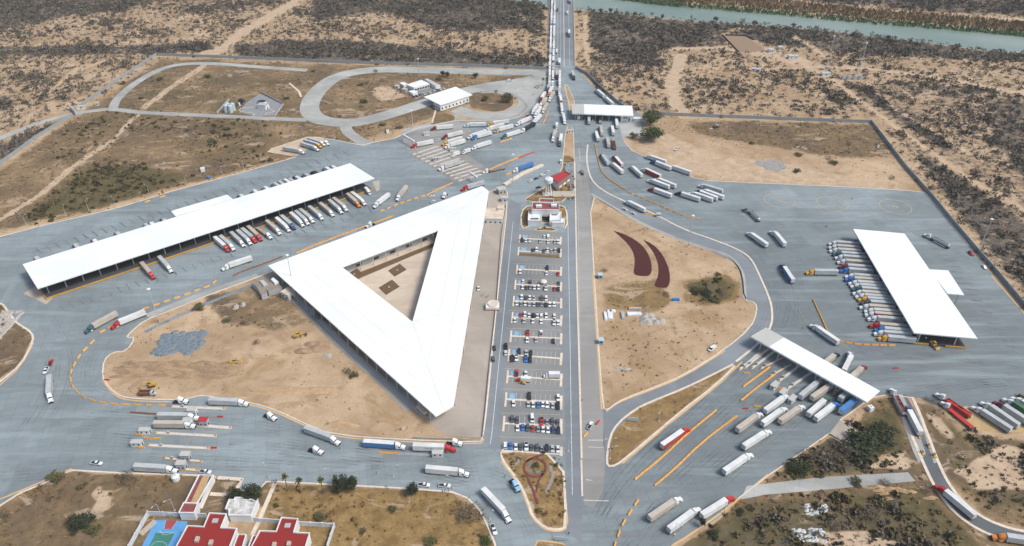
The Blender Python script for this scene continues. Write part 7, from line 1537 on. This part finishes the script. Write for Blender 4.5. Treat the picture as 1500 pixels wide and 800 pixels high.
SH = [ # px, radius, height, leaf, place
 ((519,552),3.2,3,L_olive,'at the foot of the hall overhang'),((510,545),4,2.6,L_dry,'dry and brown at the foot of the hall overhang'),((292,452),4.6,3.2,L_olive,'beside the service path in the sandy lot'),((360,475),3.6,2.8,L_dry,'below the works shed'),((377,503),3.2,2.4,L_dry,'left of the yellow grader'),((332,470),3.4,1.6,L_olive,'low in the middle of the sandy lot'),
 ((405,742),1.6,1.8,L_green,'small and round beside the garden path'),((407,727),0,0,None,''),((470,760),4,3,L_olive,'against the right compound wall'),((575,748),2.5,2.6,L_olive,'in the middle of the bottom dry field'),((690,755),10,4.5,L_dry,'large and bare inside the bottom curve'),((712,795),3.6,3,L_green,'green, by the curved bottom kerb'),((473,722),3,2.6,L_dry,'below the third palm'),((532,780),2,2,L_olive,'small, near the rusty trench'),((632,798),4,2.4,L_olive,'at the bottom edge of the dry field'),
 ((83,702),5,4,L_olive,'at the corner kerb of the bottom left field'),((121,713),3,2.6,L_olive,'between the corner kerb and the pale rocks'),((188,706),6,4.2,L_dry,'dark, below the lowest trailer'),((72,734),2.4,2,L_dry,'small, left in the bottom left field'),((10,755),3.4,2.6,L_dry,'at the far left of the bottom left field'),((120,770),6.5,5.5,L_dark,'tall and dark in the bottom left field'),((137,778),4.4,3,L_olive,'joined to the dark one in the bottom left field'),((97,768),1.6,1.2,L_dry,'tiny, left of the dark one'),((60,715),2.4,2,L_dry,'under the left kerb'),
 ((396,236),3.4,2.8,L_green,'green, below the sandy pocket'),((386,238),2.8,2.2,L_olive,'left of the green one below the sandy pocket'),((305,113),5.5,3.4,L_green,'green, inside the first desert loop'),((235,117),4.6,3,L_green,'upper left inside the first desert loop'),((180,123),4.2,3.4,L_olive,'by the perimeter wall outside the loop'),((207,145),3.4,2.4,L_green,'by the sand track in the loop'),((285,83.5),3,2.6,L_green,'at the top wall of the north-west'),
 ((420,145),4,2.6,L_green,'right of the utility station'),((242,192),4,2.6,L_dry,'below the gate road'),((275,192),5,2.4,L_dry,'second below the gate road'),((443,184),3,2.4,L_dry,'under the wide loop road'),((459,105),3.2,2.6,L_green,'where the loop roads part'),((528,125),4,2.8,L_green,'inside the wide loop, left'),((537,123),5.4,3.6,L_dry,'dark, inside the wide loop'),((560,120),5,3,L_dry,'right, inside the wide loop'),((534,150),5,4,L_green,'below the dark one inside the wide loop'),((530,157),4.6,2.6,L_dry,'lowest inside the wide loop'),((560,184),4.2,2.8,L_olive,'on the dry lawn left of the masts'),((585,188),4.2,2.4,L_olive,'on the dry lawn beside the white tank'),((644,116.5),5,2.6,L_olive,'low, in front of the clipped trees'),
 ((1036,432),5,3.4,L_dark,'dark, in the red-flecked thicket of the sandy lot'),((1047,441),4,2.6,L_olive,'right in the thicket of the sandy lot'),((1022,425),4.6,2.6,L_olive,'left in the thicket of the sandy lot'),((1060,432),4.4,2.4,L_dry,'far right in the thicket of the sandy lot'),((975,433),4,1.6,L_dry,'low, above the blue container'),((885,398),3.4,2.4,L_dry,'dark, at the left edge of the sandy lot'),
 ((1168,252),4,3,L_green,'green, at the gravel patch of the dry field'),((1169,228),4,3,L_olive,'upper, above the gravel patch of the dry field'),((1221,240),4.4,3.2,L_olive,'middle of the dry field'),((1213,233),4.6,2.8,L_dry,'bare, middle of the dry field'),((1307,262),4.2,2.8,L_dry,'near the yard corner of the dry field'),((1243,212),3.6,2.6,L_dry,'upper right of the dry field'),((1168,214),2.6,2.4,L_dry,'upper left of the dry field'),((1136,212),2.6,2,L_dry,'left part of the dry field'),((1101,211),3,2.6,L_olive,'lone, near the sand of the dry field'),((1260,205),2.2,2,L_dry,'beside the lone white car'),
 ((1290,640),10,6,L_dark,'big and dark beside the exit road'),((1262,658),12,7,L_dark,'biggest and darkest beside the exit road'),((1236,668),9,5,L_dry,'brown, left of the biggest dark one'),((1225,652),6,4,L_dry,'at the pad corner'),((1170,688),6.5,4.2,L_dark,'dark, at the toll kerb'),((1190,674),8,4.5,L_dry,'above the dark one at the toll kerb'),((1255,708),3.6,3,L_olive,'on the pale concrete slab edge'),((1295,708),4,2.2,L_dry,'right on the pale concrete slab edge'),((1085,752),2.6,2.2,L_dark,'small, below the slab end'),((1045,785),3.6,2.4,L_dark,'small, by the bottom kerb'),((1220,770),6,3,L_dry,'low, below the white tarpaulin'),((1277,758),7,3.4,L_dry,'brown, right of the white tarpaulin'),((1369,590),3.6,3,L_dry,'bare, at the yard edge beside the truck park'),((1357,587),2.8,2,L_dry,'bare, at the mouth of the exit road'),((1496,588),4,4,L_olive,'at the right edge above the truck park'),((1360,720),4,3,L_dry,'left of the exit road curve'),
 ((785,684),2,3,L_palm,'in the middle of the flower ring'),((796,664.5),1.5,2,L_palm,'small, at the top of the flower bed island'),((815,683),1.2,2.4,L_palm,'small, right in the flower bed island'),((787,749),1.6,1.4,L_olive,'low, in the lower flower bed island'),((290,160),0,0,None,'')]
for px, rad, h, m, lab in SH:
    if m is None: continue
    tree(px, rad, h, 0, 'shrub' if m is not L_dry else 'sparse', m, 'shrub '+lab, 'shrub')
# palms
def palm(px, h, lab):
    p = G(*px).xy; r = empty('palm_tree', (p.x,p.y,0), rnd.uniform(0,6), lab, 'palm'); q = MB(); q.tube((0,0,0),(.3,.1,h*.5),.3,.22,8); q.tube((.3,.1,h*.5),(.45,.1,h),.22,.18,8); q.build('trunk', M_palmt, r)
    q = MB()
    for k in range(46):
        a = rnd.uniform(0,6.28); e = rnd.uniform(-.75,1.2); L = rnd.uniform(1.5,2.1); d = Vector((math.cos(a)*math.cos(e), math.sin(a)*math.cos(e), math.sin(e))); s = Vector((-math.sin(a), math.cos(a), 0))*.32; o = Vector((.45,.1,h)); m_ = o+d*L*.6; t_ = o+d*L+Vector((0,0,-.35))
        q.add([o-s*.2, o+s*.2, m_+s, t_+s*.3, t_-s*.3, m_-s], [(0,1,2,3,4,5)])
    q.build('crown', L_palm, r); return r
palm((421.5,719),9.5,'tallest palm beside the garden path'); palm((440.5,721.5),8.5,'palm in the middle of the three by the garden path'); palm((473.5,723),9.5,'palm farthest right of the three by the garden path')
palm((794.8,126.5),8,'small palm at the head of the queue, left one'); palm((800.5,125.5),8,'small palm at the head of the queue, right one')
# flower bed ring on the avenue island
M_tile = mat('maroon flower edging', (.16,.05,.05), .9, var=.3, scale=1)
def zh(x, y): return (690+x/7.475, 630+y/7.475)
ring_px = [zh(700+120*math.cos(t), 415+100*math.sin(t)) for t in np.linspace(0,2*math.pi,28)[:-1]]
struct(ribbon('flower_edging', ring_px, 1.0, .14, .3, M_tile, 0, True)); struct(ribbon('flower_edging', [zh(610,500),zh(680,660),zh(730,810)], 1.0, .14, .3, M_tile, 0)); struct(ribbon('flower_edging', [zh(790,480),zh(740,560),zh(715,680)], .9, .14, .3, M_tile, 0)); struct(ribbon('flower_edging', [zh(780,275),zh(680,300),zh(600,350)], .8, .14, .3, M_tile, 1))
for a, (x, y) in enumerate([(655,372),(640,445),(730,460)]): struct(sheet('gravel_patch', [zh(x+26*math.cos(t), y+20*math.sin(t)) for t in np.linspace(0,6.28,9)[:-1]], .12, M_gravel, 1))
struct(ribbon('gravel_patch', [zh(470,280),zh(520,310),zh(520,360),zh(450,390)], 1.6, .12, .12, mat('grey gravel', (.25,.23,.21), .95, var=.2), 2)); struct(ribbon('gravel_patch', [zh(870,390),zh(875,450),zh(910,500),zh(820,690)], 1.6, .12, .12, MATS['grey gravel'], 2))
# gravel stain in the dry field
struct(sheet('gravel_patch', [(1104,237),(1114,234.5),(1119,237),(1128,233),(1137,236),(1150,237),(1147,241),(1155,246),(1146,249),(1139,253),(1131,249),(1122,250),(1119,245),(1109,243)], .06, mat('pale gravel', (.27,.26,.245), .95, var=.25, scale=.3), 2))
for px, nm in (([(911,545),(920,470),(905,458)],0),): pass
# ------------------------------------------------------------------ desert scrub (uncountable): clumps of twigs spread where the ground carries it
ROADS = LOOPS + [([(1318,578),(1332,603),(1345,632),(1354,655),(1363,677),(1377,706),(1394,731),(1416,754),(1446,772),(1482,784),(1520,790)], 10), ([(803,112),(770,122),(700,131)], 14), ([(800,101),(510,92),(229,81)], 3)]
PADS = [[(1056,51),(1093,52),(1126,75),(1081,78)], [(1094,710),(1206,697),(1330,690),(1343,706),(1215,719),(1120,727),(1080,734)], [zf(190,470),zf(350,270),zf(810,170),zf(1150,335),zf(1030,500)], [zc(150,200),zc(300,380),zc(400,460),zc(500,400),zc(830,300),zc(560,140)], [(1393,606),(1414,592),(1500,604),(1590,620),(1590,652),(1500,636),(1430,633),(1415,626)], [(621,152),(645,162),(692,147),(667,135)], [(228,752),(270,695),(312,698),(345,728),(384,728),(384,758),(490,768),(490,840),(190,840)], [(1306,578),(1340,580),(1378,678),(1344,680)]]
def off_road(x, y):
    ok = np.ones(len(x), bool)
    for p, wd in ROADS:
        L = smoothline(XY(p), 2)
        for a, b in zip(L[:-1], L[1:]):
            dx, dy = b.x-a.x, b.y-a.y; t = np.clip(((x-a.x)*dx+(y-a.y)*dy)/(dx*dx+dy*dy+1e-9), 0, 1); ok &= np.hypot(x-a.x-t*dx, y-a.y-t*dy) > wd/2+.8
    for P in PADS: ok &= ~in_poly(x, y, [(p.x, p.y) for p in XY(P)])
    yd = in_poly(x, y, [(p.x, p.y) for p in XY(YARD)])
    for h in HOLES: yd &= ~in_poly(x, y, [(p.x, p.y) for p in XY(h)])
    return ok & ~yd
def scatter(name, n, zone, lab, m, hmin, hmax, seed, thresh, ymax=1500, box=(-950,950), near=None, leaves=15, lsz=.42, jitter=True, noise_f=.035, mult=9):
    g = np.random.default_rng(seed); N = n*mult; x = g.uniform(*box, N); yv = g.uniform(190, ymax, N)
    zc_ = yv*CT+CAMH*ST; px = 750+FPX*x/zc_; py = 400-FPX*(yv*ST-CAMH*CT)/zc_
    keep = (px > -70) & (px < 1570) & (py > -45) & (py < 850); x, yv, px, py = x[keep], yv[keep], px[keep], py[keep]
    zv = zone_values(px, py); f = zone(zv, px, py)
    ph = np.sin(x*noise_f*1.3+1.7*np.sin(yv*noise_f*.9))+np.sin(yv*noise_f*1.7+1.3*np.sin(x*noise_f*1.1))+.7*np.sin((x+yv)*noise_f*2.9)+.5*np.sin((x*1.3-yv)*noise_f*5.1)
    pn = np.clip(.5+ph/4.4, 0, 1); f = f*(.35+1.0*pn) ; ok = g.random(len(x)) < f*thresh
    ok &= ~in_poly(x, yv, [(p.x, p.y) for p in river_pts])
    ok &= off_road(x, yv); f_ = f
    x, yv = x[ok][:n], yv[ok][:n]; k = len(x)
    r = (hmin+(hmax-hmin)*g.random(k)**2.2)*(.65+.75*np.clip(f[ok][:n], 0, 1)); h = r*g.uniform(.55, .95, k)
    P = g.normal(size=(k, leaves, 3)); P /= np.linalg.norm(P, axis=2)[..., None]; P *= (g.random((k, leaves))**.4)[..., None]; P[..., 2] = np.abs(P[..., 2])
    C = np.stack([x, yv, np.zeros(k)], 1)[:, None, :] + P*np.stack([r, r, h*1.3], 1)[:, None, :]
    a = g.normal(size=(k, leaves, 3)); a /= np.linalg.norm(a, axis=2)[..., None]; b = np.cross(a, g.normal(size=(k, leaves, 3))); b /= np.linalg.norm(b, axis=2)[..., None]
    s = (r[:, None]*lsz*g.uniform(.6, 1.3, (k, leaves)))[..., None]
    Q = np.stack([C-a*s-b*s*.4, C+a*s*.2-b*s*.8, C+a*s+b*s*.3, C-a*s*.1+b*s*.8], 2); Q[..., 2] = np.maximum(Q[..., 2], .02)
    V = Q.reshape(-1, 3); nf = k*leaves; me = bpy.data.meshes.new(name); me.vertices.add(len(V)); me.vertices.foreach_set('co', V.ravel().astype(np.float32)); me.loops.add(nf*4); me.loops.foreach_set('vertex_index', np.arange(nf*4, dtype=np.int32)); me.polygons.add(nf); me.polygons.foreach_set('loop_start', np.arange(0, nf*4, 4, dtype=np.int32)); me.update(calc_edges=True)
    t = me.attributes.new('tint', 'FLOAT', 'FACE'); t.data.foreach_set('value', np.repeat(g.random(k), leaves).astype(np.float32))
    me.materials.append(m); o = bpy.data.objects.new(name, me); col.objects.link(o); tag(o, lab, 'scrub' if 'scrub' in name else 'vegetation', None, 'stuff'); print(name, k); return o
def scrubmat(name, cs):
    s = NB(name); t = s.attr('tint'); c = s.mix(s.ramp(t, 0, .6), cs[0], cs[1]); c = s.mix(s.ramp(t, .72, .95), c, cs[2]); return s.done(c, .95, .05)
M_scrub = scrubmat('desert scrub twigs', ((.07,.066,.064), (.14,.122,.102), (.105,.105,.06)))
M_weed = scrubmat('weed tufts', ((.12,.08,.04), (.20,.14,.07), (.10,.09,.04))); M_gweed = scrubmat('green mesquite', ((.062,.06,.033), (.10,.09,.048), (.14,.11,.065))); M_cane = scrubmat('river cane', ((.20,.145,.08), (.27,.20,.115), (.15,.125,.065))); M_reed = scrubmat('river reeds', ((.06,.12,.05), (.10,.17,.08), (.08,.15,.07)))
road_keep = lambda px, py: np.where((px > 800) & (px < 844) & (py < 100), 0, 1)
scatter('desert_scrub', 52000, lambda z, px, py: np.clip(z['scrub']+.085*(1-z['sand'])*((py < 165) & (z['dry'] < .2)), 0, 1)*road_keep(px, py)*np.where((py < 240) | (px > 1100), 1, .25), 'bare grey-brown thorn scrub covering the desert outside the walls', M_scrub, .6, 3.8, 5, 1.3, leaves=17, lsz=.27, mult=7)
scatter('dry_weeds', 9000, lambda z, px, py: z['dry'], 'low ochre weed tufts in the dry lots', M_weed, .3, 1.1, 6, .9, ymax=900, leaves=9, mult=26)
scatter('green_brush', 700, lambda z, px, py: z['green'], 'olive mesquite brush in the unmown fields round the site', M_gweed, .9, 2.5, 7, .5, ymax=700, leaves=22, mult=130, box=(-620,500))
in_yard = lambda px, py: np.where((py > 168), 1., 0.)
yard_poly = [(p.x, p.y) for p in XY(YARD)]; hole_polys = [[(p.x, p.y) for p in XY(h)] for h in HOLES[:3]]
def bare(z, px, py):
    zc = None
    return (1-z['dry'])*(1-z['scrub'])*(1-.7*z['sand'])*in_px(px, py)*.5
def in_px(px, py):
    ok = ~in_poly(px, py, YARD)
    for h in HOLES[:2]: ok |= in_poly(px, py, h)
    ok &= ~in_poly(px, py, [(392,402),(717,281),(744,287),(728,440),(707,641),(650,640)])
    return ok*(py > 168)
scatter('sand_tufts', 2600, bare, 'small grey-brown tufts and stones on the bare sand', scrubmat('tuft twigs', ((.16,.12,.08), (.24,.18,.12), (.12,.11,.065))), .2, .8, 9, .9, ymax=800, leaves=7, mult=40)
# cane and reeds on the far bank
def bank(name, inner, outer, n, lab, m, h0, h1, seed, zb_=-1.5):
    g = np.random.default_rng(seed); A = [G(x, y, 0).xy for x, y in inner]; B = [G(x, y, 0).xy for x, y in outer]; pts = []
    V = []; F = []
    for _ in range(n):
        i = g.integers(0, len(A)-1); t = g.random(); u = g.random(); p = A[i].lerp(A[i+1], t).lerp(B[i].lerp(B[i+1], t), u); h = g.uniform(h0, h1); a = g.uniform(0, 6.28); w_ = g.uniform(.7, 1.6); dx, dy = math.cos(a)*w_, math.sin(a)*w_; lx, ly = g.normal()*.6, g.normal()*.6; o = len(V)
        V += [(p.x-dx,p.y-dy,zb_),(p.x+dx,p.y+dy,zb_),(p.x+dx*.8+lx,p.y+dy*.8+ly,h),(p.x-dx*.7+lx,p.y-dy*.7+ly,h*.9)]; F.append((o,o+1,o+2,o+3))
    q = MB(); q.v = V; q.f = F; q.mi = [0]*len(F); o = q.build(name, m); t = o.data.attributes.new('tint','FLOAT','FACE'); t.data.foreach_set('value', g.random(len(F)).astype(np.float32)); return tag(o, lab, 'reeds', None, 'stuff')
INN = [(900,-4),(950,3),(1000,8),(1125,18),(1250,30),(1375,40),(1500,51),(1560,57)]
bank('river_cane', [(x, y-4.5) for x, y in INN], [(x, y-17) for x, y in INN], 6500, 'tall ochre cane belt along the far river bank', M_cane, 2.5, 5, 3)
bank('river_reeds', [(x, y+1.2) for x, y in INN], [(x, y-4.5) for x, y in INN], 2600, 'green reed fringe along the far river bank', M_reed, .6, 1.8, 4)
# trees on the near bank
for i, (x, y, rr, hh, m) in enumerate([(880,17,5,9,L_dark),(862,14,4,8,L_dark),(894,16,4,9,L_dark),(903,17,4,8,L_dark),(930,21,5,8,L_dry),(955,22,5,8,L_dry),(970,25,3,9,L_dark),(1012,28,3,10,L_dark),(1048,29,5,9,L_dry),(1087,33,7,10,L_dry),(1105,35,7,9,L_dry),(1120,36,5,7,L_dry),(1162,38,5,8,L_dark),(1196,42,5,8,L_dry),(1250,50,5,7,L_dry),(1276,52,4,9,L_dark),(1300,56,5,8,L_dry),(1350,62,6,8,L_dry),(770,8,8,8,L_dark),(785,10,7,8,L_olive),(760,5,7,7,L_olive),(745,4,6,6,L_dark),(1400,68,6,6,L_dry),(1440,74,6,6,L_dry)]):
    tree((x,y+2.5), rr*.8, hh*.8, 1.0, 'sparse' if i % 2 else 'shrub', m if i % 3 else L_olive, 'riverside tree, %s from the bridge on the %s near bank' % (ORD[i if i < 18 else (i-18 if i < 22 else i-4)], 'left' if 18 <= i < 22 else 'right'), 'tree', 'trees on the near river bank')
# ------------------------------------------------------------------ the air
q = MB(); q.box(-6100, 6100, -700, 9100, -9, 300); hz = q.build('haze', bpy.data.materials.new('air')); m = hz.data.materials[0]; m.use_nodes = True; n = m.node_tree.nodes
n.remove(n['Principled BSDF']); v = n.new('ShaderNodeVolumePrincipled'); v.inputs['Color'].default_value = (.85,.92,.95,1); v.inputs['Density'].default_value = .00006
m.node_tree.links.new(v.outputs[0], n['Material Output'].inputs['Volume']); tag(hz, 'thin pale haze in the air over the whole site', 'haze', None, 'stuff')
